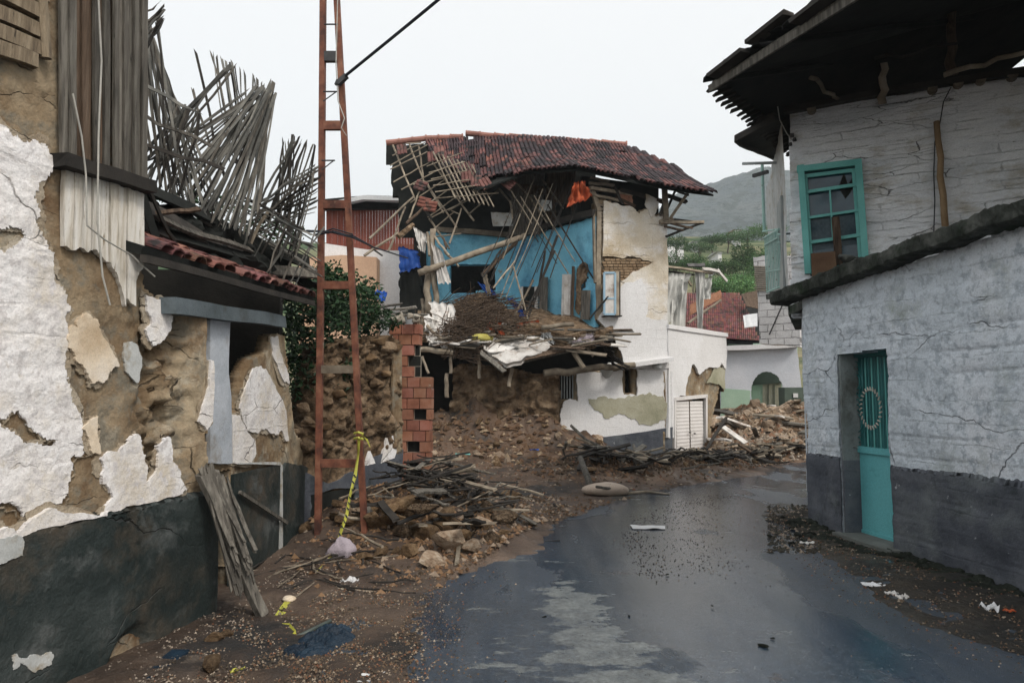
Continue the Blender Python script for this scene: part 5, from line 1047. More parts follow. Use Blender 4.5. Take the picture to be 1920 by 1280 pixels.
cl([(950, 560), (962, 558), (988, 592), (978, 596)], 16.6, 'bluetarp', 'blue_rag', 'blue rag lying at the foot of the dark inner doorway', 'cloth', .06, sd_=10)
cl([(903, 512), (912, 512), (922, 550), (914, 552)], 16.6, 'pole', 'board', 'short yellowish board standing in the stick heap', 'board', .02, sd_=11)
cl([(1070, 642), (1112, 622), (1115, 640), (1076, 652)], 15.6, 'sack', 'purple_cloth', 'purple and white cloth at the right end of the broken floor', 'cloth', .08, sd_=12)
cl([(1014, 625), (1030, 622), (1042, 645), (1022, 640)], 15.8, 'paper', 'white_bag', 'small white plastic bag right of the white sheet', 'bag', .14, sd_=13)
cl([(1075, 345), (1095, 340), (1110, 370), (1062, 390)], 16.5, 'orange', 'red_blanket', 'orange red blanket caught in the timbers above the blue wall', 'cloth', .22, sd_=15, thick=.06)
cl([(910, 600), (922, 597), (930, 628), (920, 632)], 16.1, 'orange', 'red_board', 'narrow red board left of another red board near the mattress', 'board', .02, sd_=16)
cl([(928, 596), (940, 600), (946, 628), (936, 630)], 16.0, 'orange', 'red_board', 'wider red board leaning just above the white sheet', 'board', .02, sd_=17)
cl([(965, 606), (1010, 600), (1014, 622), (970, 620)], 16.2, 'orange', 'red_rug', 'dull red rug behind the white sheet', 'rug', .12, sd_=18)
m = MB(); rock(m, at(902, 634, 15.7), (.30, .16, .10), 4, rough=.15); tag(m.build('yellow_sack', K['yellow'], smooth=True), 'olive yellow stuffed sack on the broken floor', 'sack')
m = MB(); stick(m, at(1016, 614, 15.6), at(1075, 608, 15.8), .055, .055, 4, .02, 9); tag(m.build('log', K['pole'], smooth=True), 'short pale log lying on the broken floor right of the sheet', 'log')
for i in range(84):
    random.seed(300+i); x = U(795, 1145); y = 612+abs(U(-1, 1))*40+(8 if x > 1000 else 0); d_ = 16.6-(y-600)/50; L_ = U(.25, .9); an = U(-.5, .5); p = at(x, y-4, d_); q = p+Vector((math.cos(an)*L_, U(-.4, .1), math.sin(an)*L_*.4))
    m = MB(); plank(m, p, q, U(.04, .14), .025, Vector((0, -.5, 1)), rag=.04, seg=2, warp=.02); tag(m.build('board', K[random.choice(['wood', 'woodb', 'pole', 'cloth', 'pole', 'dpole'])]), 'broken board lying in the debris on the upper floor', 'board', 'broken boards on the upper floor')
# heap of thin sticks: nobody could count them
m = MB(); R_ = random.Random(2)
for i in range(400):
    x = R_.gauss(895, 42); y = 548+abs(x-895)*.25+R_.uniform(0, 62); d = 16.9-(y-545)/60*1.0
    p = at(x, y, d); a = R_.gauss(.15, .7); L_ = R_.uniform(.25, .8); q = p+Vector((math.cos(a)*L_, R_.uniform(-.3, .1), math.sin(a)*L_*.5)); stick(m, p, q, R_.uniform(.008, .017), .006, 3, .06, 4, R_.uniform(.6, 1.3))
for i in range(260):
    x = R_.gauss(862, 22); y = R_.uniform(610, 675); p = at(x, y, 15.9-(y-610)/65*.3); a = R_.gauss(.5, .5); L_ = R_.uniform(.25, .6); q = p+Vector((math.cos(a)*L_, -.1, math.sin(a)*L_)); stick(m, p, q, R_.uniform(.007, .013), .006, 3, .06, 4)
tag(m.build('brushwood', mat('brown_brushwood', [(.05, .035, .025), (.12, .085, .06)], 4, .9, .3, .01, 20)), 'heap of thin brown brushwood', 'brushwood', kind='stuff')
m = MB(); rock(m, at(895, 592, 17.0), (.75, .5, .5), 5, rough=.25); rock(m, at(1000, 612, 17.0), (1.5, .5, .25), 6, rough=.3); rock(m, at(1090, 640, 16.3), (.7, .45, .3), 7, rough=.3); rock(m, at(1050, 648, 16.1), (.6, .4, .18), 8, rough=.35)
tag(m.build('rubble_fill', K['adobe'], smooth=True), 'brown mud rubble on the broken floor', 'rubble', kind='stuff')
# ================================================================ RIGHT HOUSE
rh = thing('whitewashed_house', (5.2, 8.5, 0), 'bluish white two storey house with a teal door and teal window on the right', 'house')
RL = Plane((3.65, 8.5), (4.13, 5.5))
def dR(u, v): 
    vv = (v+.03*noise.noise(Vector((u*1.1, v*.5, 3)))+.006*noise.noise(Vector((u*9, v*3, 3))))/.2; f_ = abs(vv-round(vv))*.2; k = max(0, min(1, .5+1.6*noise.noise(Vector((u*1.3, v*2.2, 7)))))
    return .018*fbm(u*1.3, v*1.3, 1)+.010*noise.noise(Vector((u*1.2, v*7, 0)))+.0175*math.sin(u*1.1+1)-.012*k*math.exp(-(f_/.011)**2)+.003*noise.noise(Vector((u*25, v*25, 0)))
uA = 0.0; uE = 7.6
dl, dr = RL.sz(1576, 800)[0], RL.sz(1668, 800)[0]; dt = RL.sz(1656, 656)[1]
ztop = lambda u: 2.80+.055*u
hole = [(dl, .03), (dr, .03), (dr+.004, 1.0), (dr-.004, dt+.02), (dl+.01, dt-.01), (dl, 1.0)]
m = MB(); gridwall(m, RL, [(uA, -.1), (uE, -.1), (uE, ztop(uE)), (uA, ztop(0)), (uA-.03, 1.6), (uA+.03, 1.25)], .016, dR, .30, [hole], raw=True, jit=.1); m.build('wall', K['rwhite'], rh, smooth=True)
# return wall at the street corner, away from the camera
RR = Plane((3.65, 8.5), (4.9, 11.5)); 
m = MB(); gridwall(m, RR, [(.30, -.1), (3.2, -.1), (3.2, 2.85), (.30, 2.8)], .06, lambda u, v: .01*fbm(u, v), .0, raw=True); m.build('wall', K['rwhite'], rh, smooth=True)
def dadotop(n, a, b): return [(b-(b-a)*i/n, .86+.02*noise.noise(Vector(((b-(b-a)*i/n)*2, 0, 0)))+(.05*math.sin((b-(b-a)*i/n)*2))*.6) for i in range(n+1)]
for a, b in ((uA-.005, dl-.002), (dr+.006, uE)):
    m = MB(); gridwall(m, RL, [(a, -.1), (b, -.1), (b, .98), (a, .98)], .02, lambda u, v: dR(u, v)+.010, .03, raw=True, jit=.1, topfn=lambda u: .86+.03*noise.noise(Vector((u*1.5, 0, 0)))+.012*noise.noise(Vector((u*9, 0, 0)))); m.build('painted_base', K['rdado'], rh, smooth=True)
# reveal and door
m = MB(); P_ = lambda u, z, o: RL.pt(u, z, o)
for z0, z1, mm in ((.03, .86, 'rdado'), (.86, dt, 'rjamb')):
    m = MB(); m.add([P_(dl+.0, z0, -.004), P_(dl+.0, z0, -.34), P_(dl+.0, z1, -.34), P_(dl+.0, z1, -.004), P_(dl+.03, z0, -.004), P_(dl+.03, z0, -.34), P_(dl+.03, z1, -.34), P_(dl+.03, z1, -.004)], [(0, 1, 2, 3), (7, 6, 5, 4), (0, 4, 5, 1), (3, 2, 6, 7), (0, 3, 7, 4)]); m.build('door_reveal', K[mm], rh)
dr_ = bpy.data.objects.new('door', None); C.objects.link(dr_); dr_.parent = rh; wb = RL.pt((dl+dr)/2, .05, -.2); dr_['_w'] = tuple(wb); dr_.location = wb-Vector(rh['_w'])
DP = Plane((3.65, 8.5), (4.13, 5.5), -.24)
v0, v1 = .06, dt+.02; a_, b_ = DP.sz(1603, 850)[0], dr+.16; midz = .98
def dbx(mb, u0, u1, z0, z1, o0, o1, tint=1):
    vs = [DP.pt(u, z, o) for o in (o0, o1) for z in (z0, z1) for u in (u0, u1)]
    mb.add(vs, [(0, 1, 3, 2), (4, 6, 7, 5), (0, 4, 5, 1), (2, 3, 7, 6), (0, 2, 6, 4), (1, 5, 7, 3)], tint)
for bx_ in ((a_, a_+.05, v0, v1), (b_-.05, b_, v0, v1), (a_, b_, v1-.06, v1)): m = MB(); dbx(m, *bx_, 0, .06); m.build('frame', K['dteal'], dr_)
m = MB(); dbx(m, a_+.06, b_-.06, v0+.03, midz-.03, .0, .035); m.build('lower_panel', K['lteal'], dr_)
m = MB(); dbx(m, a_+.06, b_-.06, midz-.03, midz+.04, .0, .06); m.build('middle_rail', K['lteal'], dr_)
m = MB(); dbx(m, a_+.055, b_-.055, v0-.03, v0+.03, .0, .05); m.build('bottom_rail', K['lteal'], dr_)
m = MB(); dbx(m, a_+.06, b_-.06, midz+.04, v1-.06, .0, .012); m.build('upper_panel', K['dteal'], dr_)
gx0 = DP.sz(1622, 700)[0]; n_ = 15
for i in range(n_):
    u = gx0+(b_-.09-gx0)*i/(n_-1); m = MB(); stick(m, DP.pt(u, midz+.04, .035), DP.pt(u, v1-.07, .035), .008, seg=1, n=6, wob=0); m.build('grille_bar', K['teal' if i % 2 else 'dteal'], dr_)
def arc(cx, cz, r, a0, a1, rad=.008, n=14, rz=1): return [DP.pt(cx+r*math.cos(a0+(a1-a0)*k/n), cz+rz*r*math.sin(a0+(a1-a0)*k/n), .04) for k in range(n+1)]
for cz, r in ((1.75, .13), (1.28, .15)):
    for q in (1.0, .72): m = MB(); tube(m, arc(a_+.10, cz, r*q, -1.6, 1.6), .008, n=6); m.build('scroll', K['dteal'], dr_)
for cz in (1.95, 1.58, 1.52, 1.46, 1.09): m = MB(); tube(m, arc(a_+.14, cz, .03, 0, 5.2), .010, n=6); m.build('scroll', K['dteal'], dr_)
wc, wz = DP.sz(1639, 765)
m = MB(); tube(m, arc(wc, wz, .135, 0, 2*math.pi, n=28, rz=1.35), .016, n=8)
for k in range(26):
    an = 2*math.pi*k/26; p = DP.pt(wc+.15*math.cos(an), wz+1.35*.145*math.sin(an), .045); q = DP.pt(wc+.185*math.cos(an+.1), wz+1.35*.178*math.sin(an+.1), .045); stick(m, p, q, .011, .006, 1, 0, 5)
m.build('wreath', K['cream_paint'], dr_)
m = MB(); q = DP.pt(a_+.11, midz+.03, .06); stick(m, q, q+DP.n*.05, .016, seg=1, n=8); stick(m, q+DP.n*.05, q+DP.n*.05+DP.d*.10, .010, seg=1, n=8); q2 = DP.pt(a_+.11, midz-.04, .04); stick(m, q2, q2+DP.n*.02, .012, seg=1, n=8); m.build('handle', mat('chrome_handle', [(.4, .4, .4), (.5, .5, .5)], 3, .3, 0, metal=.8), dr_)
m = MB(); gq = [RL.pt(dl-.05, 0, -.25), RL.pt(dr+.12, 0, -.25), RL.pt(dr+.12, 0, .16), RL.pt(dl-.05, 0, .12)]
m.add([Vector((p.x, p.y, -.05)) for p in gq]+[Vector((p.x, p.y, .055)) for p in gq], [(0, 1, 2, 3), (7, 6, 5, 4), (0, 4, 5, 1), (1, 5, 6, 2), (2, 6, 7, 3), (3, 7, 4, 0)]); m.build('doorstep', K['concrete2'], rh)
# rough concrete ledge along the top of the lower wall
m = MB(); vs = []; fs = []; n_ = 260; prof = [(-.35, .17), (.0, .17), (.17, .165), (.205, .145), (.21, .08), (.205, .015), (.17, -.005), (-.02, -.005)]
for i in range(n_+1):
    u = -.42+(uE+.42)*i/n_; z = ztop(u)+(0 if u > 0 else 0)
    for j, (o, h) in enumerate(prof):
        p = RL.pt(u, z+h, o+.01); k = noise.noise_vector(p*2.2)*.022+noise.noise_vector(p*11)*.018+noise.noise_vector(p*31)*.014; 
        sh = 1 if 0 < i < n_ else .6; vs.append(p+k-RL.n*(1-sh)*.1)
k_ = len(prof)
for i in range(n_):
    for j in range(k_): fs.append((i*k_+j, i*k_+(j+1) % k_, (i+1)*k_+(j+1) % k_, (i+1)*k_+j))
fs.append(tuple(range(k_))); fs.append(tuple(n_*k_+j for j in reversed(range(k_)))); m.add(vs, fs); m.build('ledge', K['concrete'], rh)
RU = Plane((3.92, 9.6), (3.92+1.9*4, 9.6-4))
m = MB(); tq = [RL.pt(-.1, 2.86, -.2), RL.pt(uE, 3.2, -.2), Vector((11.5, 1.2, 3.2)), Vector((11.5, 5.6, 3.0)), Vector((5.0, 12, 2.86)), Vector((3.95, 9.7, 2.86))]
m.add(tq+[p-Vector((0, 0, .12)) for p in tq], [(0, 1, 2, 3, 4, 5), (11, 10, 9, 8, 7, 6)]+[(i, (i+1) % 6, 6+(i+1) % 6, 6+i) for i in range(6)]); m.build('terrace', K['concrete'], rh)
# upper storey
wh = [(1506, 320), (1606, 308), (1620, 492), (1518, 520)]
def dU(u, v):
    vv = (v+.05*noise.noise(Vector((u*.9, v*.5, 3)))+.012*noise.noise(Vector((u*8, v*3, 3))))/.13; f_ = abs(vv-round(vv))*.13; k = max(0, min(1, .45+1.8*noise.noise(Vector((u*1.5, v*2.5, 7)))))
    return .03*fbm(u*1.2, v*1.2, 4)+.022*noise.noise(Vector((u*1.5, v*8, 3)))-.022*k*math.exp(-(f_/.013)**2)+.006*noise.noise(Vector((u*16, v*20, 0)))
m = MB(); gridwall(m, RU, [(1480, 212), (1530, 198), (1600, 188), (1700, 176), (1800, 155), (1920, 135), (2150, 100), (2150, 640), (1485, 640)], .022, dU, .3, [wh], zmin=2.7, jit=.1); m.build('wall', K['ruwhite'], rh, smooth=True)
RT = Plane((3.92, 9.6), (4.85, 12.8))
m = MB(); gridwall(m, RT, [(.02, 2.8), (3.2, 3.5), (3.2, 5.4), (.02, 5.55)], .06, lambda u, v: .02*fbm(u, v), .0, raw=True); m.build('wall', K['greyplaster'], rh, smooth=True)
m = MB(); patch(m, RT, [(.35, 3.0), (.95, 3.0), (.95, 4.55), (.35, 4.55)], .03, 0, raw=True); m.build('balcony_door', K['pvc'], rh)
# window
wn = bpy.data.objects.new('window', None); C.objects.link(wn); wn.parent = rh; wb = RU.hit(1560, 505); wn['_w'] = tuple(wb); wn.location = wb-Vector(rh['_w'])
def rb(a, b, w, t_, o, mm, nm='frame', par=None):
    m = MB(); plank(m, RU.hit(*a)+RU.n*o, RU.hit(*b)+RU.n*o, w, t_, RU.n, seg=1); m.build(nm, K[mm], par or wn)
rb((1502, 312), (1516, 514), .085, .08, .04, 'teal'); rb((1609, 302), (1623, 492), .085, .08, .04, 'teal'); rb((1495, 320), (1614, 306), .085, .083, .04, 'teal')
rb((1511, 330), (1523, 512), .04, .04, .0, 'teal'); rb((1600, 320), (1613, 494), .04, .04, .0, 'teal'); rb((1508, 331), (1604, 319), .05, .04, .0, 'teal')
rb((1512, 361), (1606, 347), .045, .05, .01, 'teal', 'glazing_bar'); rb((1516, 409), (1610, 395), .035, .05, .01, 'teal', 'glazing_bar'); rb((1520, 455), (1613, 441), .045, .05, .01, 'teal', 'glazing_bar'); rb((1556, 356), (1562, 448), .022, .045, .01, 'teal', 'glazing_bar'); rb((1524, 508), (1618, 490), .05, .05, .01, 'teal', 'glazing_bar')
m = MB(); q = [RU.sz(1506, 322), RU.sz(1606, 310), RU.sz(1620, 500), RU.sz(1518, 518)]; polyslab(m, [q], lambda u, v, o: RU.pt(u, v, o-.045), .006); m.build('pane', K['glass'], wn)
gc = mat('grey_net_curtain', [(.04, .07, .09), (.12, .15, .17)], 3, .9, .3, .01, 6)
m = MB(); sheet(m, RU.hit(1512, 410)-RU.n*.035, RU.hit(1608, 400)-RU.n*.035, RU.hit(1616, 455)-RU.n*.035, RU.hit(1516, 470)-RU.n*.035, 12, 6, .0, 3, .002); m.build('curtain', gc, wn)
m = MB(); polyslab(m, [[RU.sz(1572, 350), RU.sz(1582, 322), RU.sz(1590, 345), RU.sz(1602, 325), RU.sz(1600, 352), RU.sz(1585, 372)]], lambda u, v, o: RU.pt(u, v, o-.037), .003); m.build('dark_glass_patch', K['dark'], wn)  # flat dark plate drawn over the pane as a hole
m = MB(); q = RU.hit(1572, 480)+RU.n*.16; plank(m, RU.hit(1574, 500)+RU.n*.16, RU.hit(1567, 410)+RU.n*.10, .10, .03, RU.n, rag=.01, seg=3); tag(m.build('board', K['woodb']), 'narrow rust brown board leaning against the teal window', 'board')
m = MB(); a, b, c, d = [RU.hit(x, y)+RU.n*.2 for x, y in ((1524, 484), (1568, 480), (1572, 520), (1526, 525))]; sheet(m, a, b, c, d, 3, 3, .0, 1, .16); tag(m.build('box', mat('old_brown_cardboard', [(.09, .05, .03), (.16, .10, .06)], 3, .9, .3, .01, 14)), 'old brown cardboard box on the ledge below the teal window', 'box')
m = MB(); rock(m, RU.hit(1588, 488)+RU.n*.15, (.16, .12, .09), 3); tag(m.build('rag', K['concrete2'], smooth=True), 'grey crumpled rag beside the cardboard box under the teal window', 'cloth')
# timber on the wall, joist ends, braces
m = MB(); stick(m, RU.hit(1755, 232)+RU.n*.08, RU.hit(1772, 440)+RU.n*.12, .036, .042, 6, .02, 8); tag(m.build('pole', mat('yellow_brown_pole', [(.20, .13, .07), (.30, .21, .12)], 4, .8, .4, .01, 20), smooth=True), 'yellow brown wooden pole leaning upright on the upper white wall', 'pole')
m = MB(); tube(m, [RU.hit(x, y)+RU.n*.07 for x, y in ((1782, 168), (1768, 195), (1762, 232), (1752, 270), (1750, 330), (1752, 380), (1750, 440))], .007); m.build('wire', K['cable'], rh)
m = MB(); tube(m, [RU.hit(x, y)+RU.n*.09 for x, y in ((1740, 160), (1800, 152), (1860, 152), (1920, 150), (2000, 140))], .007); m.build('wire', K['cable'], rh)
for x, y in ((1748, 170), (1796, 160), (1838, 152), (1897, 145), (1522, 208)): m = MB(); q = RU.hit(x, y); stick(m, q-RU.n*.1, q+RU.n*.10, .062, .058, 1, 0, 12); m.build('joist_end', K['pole'], rh, smooth=False)
for (a, b, r, mm) in [((1655, 195, 8.9), (1657, 118, 8.7), .055, 'pole'), ((1787, 140, 8.3), (1782, -10, 8.2), .06, 'woodb'), ((1640, 110, 8.2), (1795, 82, 7.8), .022, 'dpole'), ((1770, 141, 8.2), (1925, 98, 7.6), .035, 'pole'), ((1520, 146, 8.6), (1577, 188, 9.2), .03, 'pole'), ((1487, 200, 9.5), (1484, 160, 9.4), .07, 'dpole')]:
    m = MB(); stick(m, at(*a), at(*b), r, r*.8, 6, .04, 8); m.build('strut', K[mm], rh, smooth=True)
m = MB(); plank(m, RU.hit(1470, 212)+RU.n*.05, RU.hit(2150, 102)+RU.n*.05, .08, .12, RU.n, seg=12, warp=.05); m.build('wall_plate', K['dpole'], rh)
# roof with deep eaves
Tt = Vector((2.58, 8.5, 5.55)); Nn = Vector((6.0, .4, 5.55)); Bk = Vector((7.0, 13.8, 5.6)); Ap = Vector((8.2, 8.6, 7.2)); Ap2 = Vector((9.6, 2.5, 7.2))
up = Vector((0, 0, .10))
def slabpoly(pts, th, nm, mm, par):
    m = MB(); n = len(pts); m.add(list(pts)+[p+Vector((0, 0, th)) for p in pts], [tuple(range(n))[::-1], tuple(range(n, 2*n))]+[(i, (i+1) % n, n+(i+1) % n, n+i) for i in range(n)]); return m.build(nm, K[mm], par)
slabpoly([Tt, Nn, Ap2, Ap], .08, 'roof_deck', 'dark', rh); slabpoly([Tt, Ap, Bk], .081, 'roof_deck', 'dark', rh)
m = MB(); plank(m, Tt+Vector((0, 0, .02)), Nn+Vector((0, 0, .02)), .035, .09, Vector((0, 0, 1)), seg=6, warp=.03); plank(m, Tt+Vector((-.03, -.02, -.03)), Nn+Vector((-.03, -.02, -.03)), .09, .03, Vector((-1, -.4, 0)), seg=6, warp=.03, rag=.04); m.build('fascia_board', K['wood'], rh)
m = MB(); e = (Nn-Tt).normalized(); inn = (Ap-Tt); inn = (inn-e*inn.dot(e)).normalized(); L_ = (Nn-Tt).length
m2 = MB()
for r in range(4):
    for i in range(int(L_/.34)):
        q = Tt+e*(.34*i+.2*r)+inn*(.26*r-.08)+Vector((0, 0, .11+.035*(i % 2)+U(0, .02)))
        barrel(m, q, (inn+e*U(-.1, .1)).normalized(), e, .34, .19, .06, U(.25, .6)); 
        barrel(m, q+e*.17-Vector((0, 0, .02)), (inn+e*U(-.1, .1)).normalized(), e, .34, .19, .06, U(.25, .6))
m.build('roof_tiles', mat('blackened_roof_tile', [(.035, .04, .042), (.07, .07, .07)], 4, .9, .5, .01, 20, attr=True), rh)
m = MB()
for i in range(int(L_/.68)):
    q = Tt+e*(.68*i+.1)+Vector((0, 0, .10+.10*(i % 2))); plank(m, q-inn*.10, q+e*.62-inn*.10+Vector((0, 0, .05)), .16, .05, Vector((0, 0, 1)), seg=2, rag=.02)
m.build('edge_tiles', K['dpole'], rh)
m = MB(); be = (Bk-Tt).normalized()
for i in range(30):
    q = Tt+be*(.07+.16*i); plank(m, q+Vector((.15, 0, .05)), q+Vector((-.06-U(0, .06), -.01, -.02-U(0, .05))), .10, .03, Vector((0, 0, 1)), seg=1, rag=.02, tint=.5)
m.build('broken_eave_tiles', K['dpole'], rh)
for i in range(9):
    f = (i+.4)/9; a = Tt+(Nn-Tt)*f; m = MB(); stick(m, a+Vector((0, 0, -.05)), a+inn*3.2+Vector((0, 0, -.08)), .04, .04, 4, .02, 7); m.build('rafter', K['dark'], rh)
m = MB(); box(m, 8.5, 8.7, 2, 12, 3, 7.0); box(m, 5.3, 8.6, 11.9, 12.1, 3, 5.9); m.build('inner_wall', K['gloom'], rh)  # near-black walls added to enclose and darken the space under the roof
# low second roof at the back corner
T2 = at(1378, 262, 9.9); slabpoly([T2, at(1452, 222, 9.3), at(1500, 235, 10.4), at(1475, 285, 11.8), at(1450, 297, 12.0)], .07, 'porch_roof', 'dark', rh)
m = MB(); plank(m, T2, at(1452, 222, 9.3), .08, .04, Vector((-1, -.4, 0)), seg=4, rag=.03); plank(m, at(1412, 232, 9.7), at(1452, 216, 9.3), .08, .04, Vector((-1, -.4, 0)), seg=2, rag=.03); plank(m, T2, at(1450, 297, 12.0), .10, .04, Vector((-1, .4, 0)), seg=7, rag=.05, warp=.08); m.build('porch_fascia', K['dpole'], rh)
for a, b, w in [((1392, 307, 11), (1462, 305, 10.6), .035), ((1412, 330, 10.5), (1440, 322, 10.3), .05)]:
    m = MB(); plank(m, at(*a), at(*b), w, w, Vector((0, -1, 0)), seg=1); m.build('outrigger', K['pvc' if w < .04 else 'steel'], rh)
m = MB(); tube(m, [at(1458, 200, 9.3), at(1462, 225, 9.3), at(1475, 250, 9.4), at(1484, 262, 9.5)], .008); m.build('wire', K['wire'], rh)
for x, y in ((1484, 255), (1490, 262), (1482, 270)): m = MB(); rock(m, at(x, y, 9.5), .04, x); m.build('insulator', K['steel'], rh)
# balcony
bal = bpy.data.objects.new('balcony', None); C.objects.link(bal); bal.parent = rh; wb = at(1455, 540, 10.6); bal['_w'] = tuple(wb); bal.location = wb-Vector(rh['_w'])
pt_ = mat('pale_green_metal_paint', [(.28, .48, .44), (.42, .62, .58)], 5, .6, .2, .004, 20, stains=[((.12, .10, .08), 9, .6, .7)])
m = MB(); stick(m, at(1429, 305, 11.3), at(1433, 432, 11.3), .027, seg=2, n=8, wob=0); m.build('post', pt_, bal)
def rail(a, b, r=.014): m = MB(); stick(m, at(*a), at(*b), r, seg=1, n=6); m.build('rail', pt_, bal)
rail((1430, 434, 11.3), (1456, 430, 10.6)); rail((1434, 446, 11.3), (1460, 430, 10.2), .02); rail((1434, 460, 11.3), (1458, 446, 10.2)); rail((1438, 548, 11.3), (1470, 535, 10.2)); rail((1458, 440, 10.2), (1490, 437, 9.8)); rail((1458, 455, 10.2), (1490, 452, 9.8), .008); rail((1436, 510, 11.3), (1465, 505, 10.2), .008)
for i in range(11):
    f = i/10; m = MB(); stick(m, at(1434+24*f, 448-16*f, 11.3-1.1*f), at(1438+32*f, 548-14*f, 11.3-1.1*f), .010, seg=1, n=5); m.build('baluster', pt_, bal)
m = MB(); polyslab(m, [[(0, 0), (1, 0), (1, 1), (0, 1)]], lambda u, v, o: at(1436+(1470-1436)*u+16*v, 550-10*u, 11.3-1.1*u-.1*v)+Vector((0, 0, o-.1)), .08); m.build('slab', K['concrete'], bal)
# black moss and dirt along the foot of the wall
m = MB(); R_ = random.Random(9)
for i in range(760):
    u = R_.uniform(-.1, 7); o = abs(R_.gauss(0, .13))+.02
    if dl-.1 < u < dr+.05: o += .18
    p = RL.pt(u, 0, o); p.z = gh(p.x, p.y)+.0; rock(m, p, (R_.uniform(.03, .10), R_.uniform(.03, .10), R_.uniform(.015, .045)*(1.4 if o < .12 else 1)), i, 2, .6)
tag(m.build('moss', K['moss'], smooth=True), 'black moss and dirt along the wall foot', 'moss', kind='stuff')

# ================================================================ BEHIND, CENTRE RIGHT
t = thing('arched_building', (at(1430, 740, 24).x, 24, -.2), 'low white building with a pale green arched doorway beyond the rubble', 'building')
AQ = Plane((at(1350, 740, 24.5).x, 24.5), (at(1500, 740, 23.6).x, 23.6))
arch = [(1408, 800), (1409, 745)]+[(1438-30*math.cos(math.pi*k/12), 733-37*math.sin(math.pi*k/12)) for k in range(13)]+[(1468, 800)]
m = MB(); patch(m, AQ, [(1350, 655), (1380, 652), (1494, 648), (1500, 700), (1520, 860), (1350, 860)], .35, .03, [[p for p in arch]], base=-.35, lev=2); m.build('wall', K['archwhite'], t)
m = MB(); patch(m, AQ, [(1352, 728), (1407, 732), (1407, 800), (1352, 800)], .01, .02, base=.003); m.build('green_base', K['green'], t)
m = MB(); patch(m, AQ, [(1352, 640), (1498, 640), (1498, 800), (1352, 800)], .05, 0, base=-1.0); m.build('inner_wall', K['green'], t)
m = MB(); patch(m, AQ, [(1400, 800), (1400, 690), (1408, 690), (1408, 800)], .9, 0, base=-1.3); m.build('jamb', K['green'], t)
m = MB(); patch(m, AQ, [(1430, 720), (1466, 714), (1466, 790), (1430, 790)], .03, 0, base=-.94); m.build('inner_door', K['beige'], t)
m = MB(); patch(m, AQ, [(1404, 694), (1472, 694), (1472, 716), (1404, 722)], .03, 0, base=-.90); m.build('painted_shade_lintel', K['boxgreen'], t)  # dark patch paints the shade at the arch top, not a beam
for x_ in (1440, 1452): m = MB(); patch(m, AQ, [(x_, 720), (x_+1.5, 720), (x_+1.5, 790), (x_, 790)], .03, 0, base=-.90); m.build('door_bar', K['boxgreen'], t)
m = MB(); patch(m, AQ, [(1345, 650), (1494, 644), (1494, 651), (1345, 658)], .25, .03, base=.0); m.build('coping', K['facade_white'], t)
t = thing('metal_cabinet', at(1488, 790, 21.5), 'dark green metal cabinet with a small white notice beside the arched doorway', 'cabinet')
m = MB(); a, b = at(1471, 726, 21.5), at(1504, 780, 21.5); box(m, a.x, b.x+.2, 21.5, 22.0, b.z-.2, a.z); m.build('body', K['boxgreen'], t)
m = MB(); a, b = at(1487, 737, 21.48), at(1496, 745, 21.48); box(m, a.x, b.x, 21.46, 21.49, b.z, a.z); m.build('notice', K['paper'], t)
t = thing('chimney_wall', (at(1450, 600, 19).x, 19, 0), 'tall white block pier with rows of thin bricks behind the right house', 'wall')
CQ = Plane((at(1415, 600, 19).x, 19), (at(1490, 600, 18.4).x, 18.4))
m = MB(); patch(m, CQ, [(1412, 482), (1440, 478), (1500, 478), (1500, 650), (1424, 644), (1420, 545)], .6, .03, base=-.6); m.build('pier', K['blockwhite'], t)
m = MB()
for r in range(12): plank(m, CQ.hit(1416+U(-2, 2), 500+r*4)+CQ.n*.03, CQ.hit(1450, 501+r*4)+CQ.n*.03, .035, .05, CQ.n, seg=1)
m.build('brick_courses', K['mortar'], t)
m = MB(); stick(m, CQ.hit(1472, 565)+CQ.n*.1, CQ.hit(1444, 628)+CQ.n*.1, .02, seg=1); m.build('diagonal_bar', K['steel'], t)
# far tiled roof
t = thing('tiled_house', (at(1350, 620, 26).x, 27, 0), 'low house with a red tiled roof behind the white wing wall', 'house')
q = [at(1285, 552, 29), at(1388, 548, 29.5), at(1422, 590, 27), at(1418, 640, 25), at(1290, 630, 25)]
tri = [at(1285, 552, 29), at(1425, 552, 29.5), at(1425, 640, 25), at(1285, 632, 25)]
m = MB(); 
for r in range(15):
    for i in range(38):
        v = r/15; u = i/38
        if u > .72+.28*v+ (0 if v > .1 else 0): continue
        a = (tri[0]*(1-u)+tri[1]*u)*(1-v)+(tri[3]*(1-u)+tri[2]*u)*v; v2 = (r+1.25)/15; b = (tri[0]*(1-u)+tri[1]*u)*(1-v2)+(tri[3]*(1-u)+tri[2]*u)*v2
        barrel(m, a+Vector((0, 0, .05)), (b-a).normalized(), Vector((1, 0, 0)), (b-a).length, .085, .04, (U(.8, 1.3), U(.75, 1.1), U(.75, 1.1)), k=3)
m.build('roof_tiles', K['tile'], t)
m = MB(); m.add([p-Vector((0, 0, .03)) for p in tri]+[p-Vector((0, 0, .15)) for p in tri], [(0, 1, 2, 3), (7, 6, 5, 4), (3, 2, 6, 7)]); m.build('roof_deck', K['dark'], t)
m = MB(); a = at(1285, 632, 25.3); b = at(1425, 640, 25.3); box(m, a.x, b.x, 25.3, 29, 0, a.z-.05); m.build('wall', K['woodb'], t)
m = MB(); sheet(m, at(1390, 552, 27.5), at(1422, 545, 27.5), at(1422, 580, 26.6), at(1400, 575, 26.6), 8, 6, .02, 2, .03); m.build('grey_roof_sheet', K['woodb'], t)
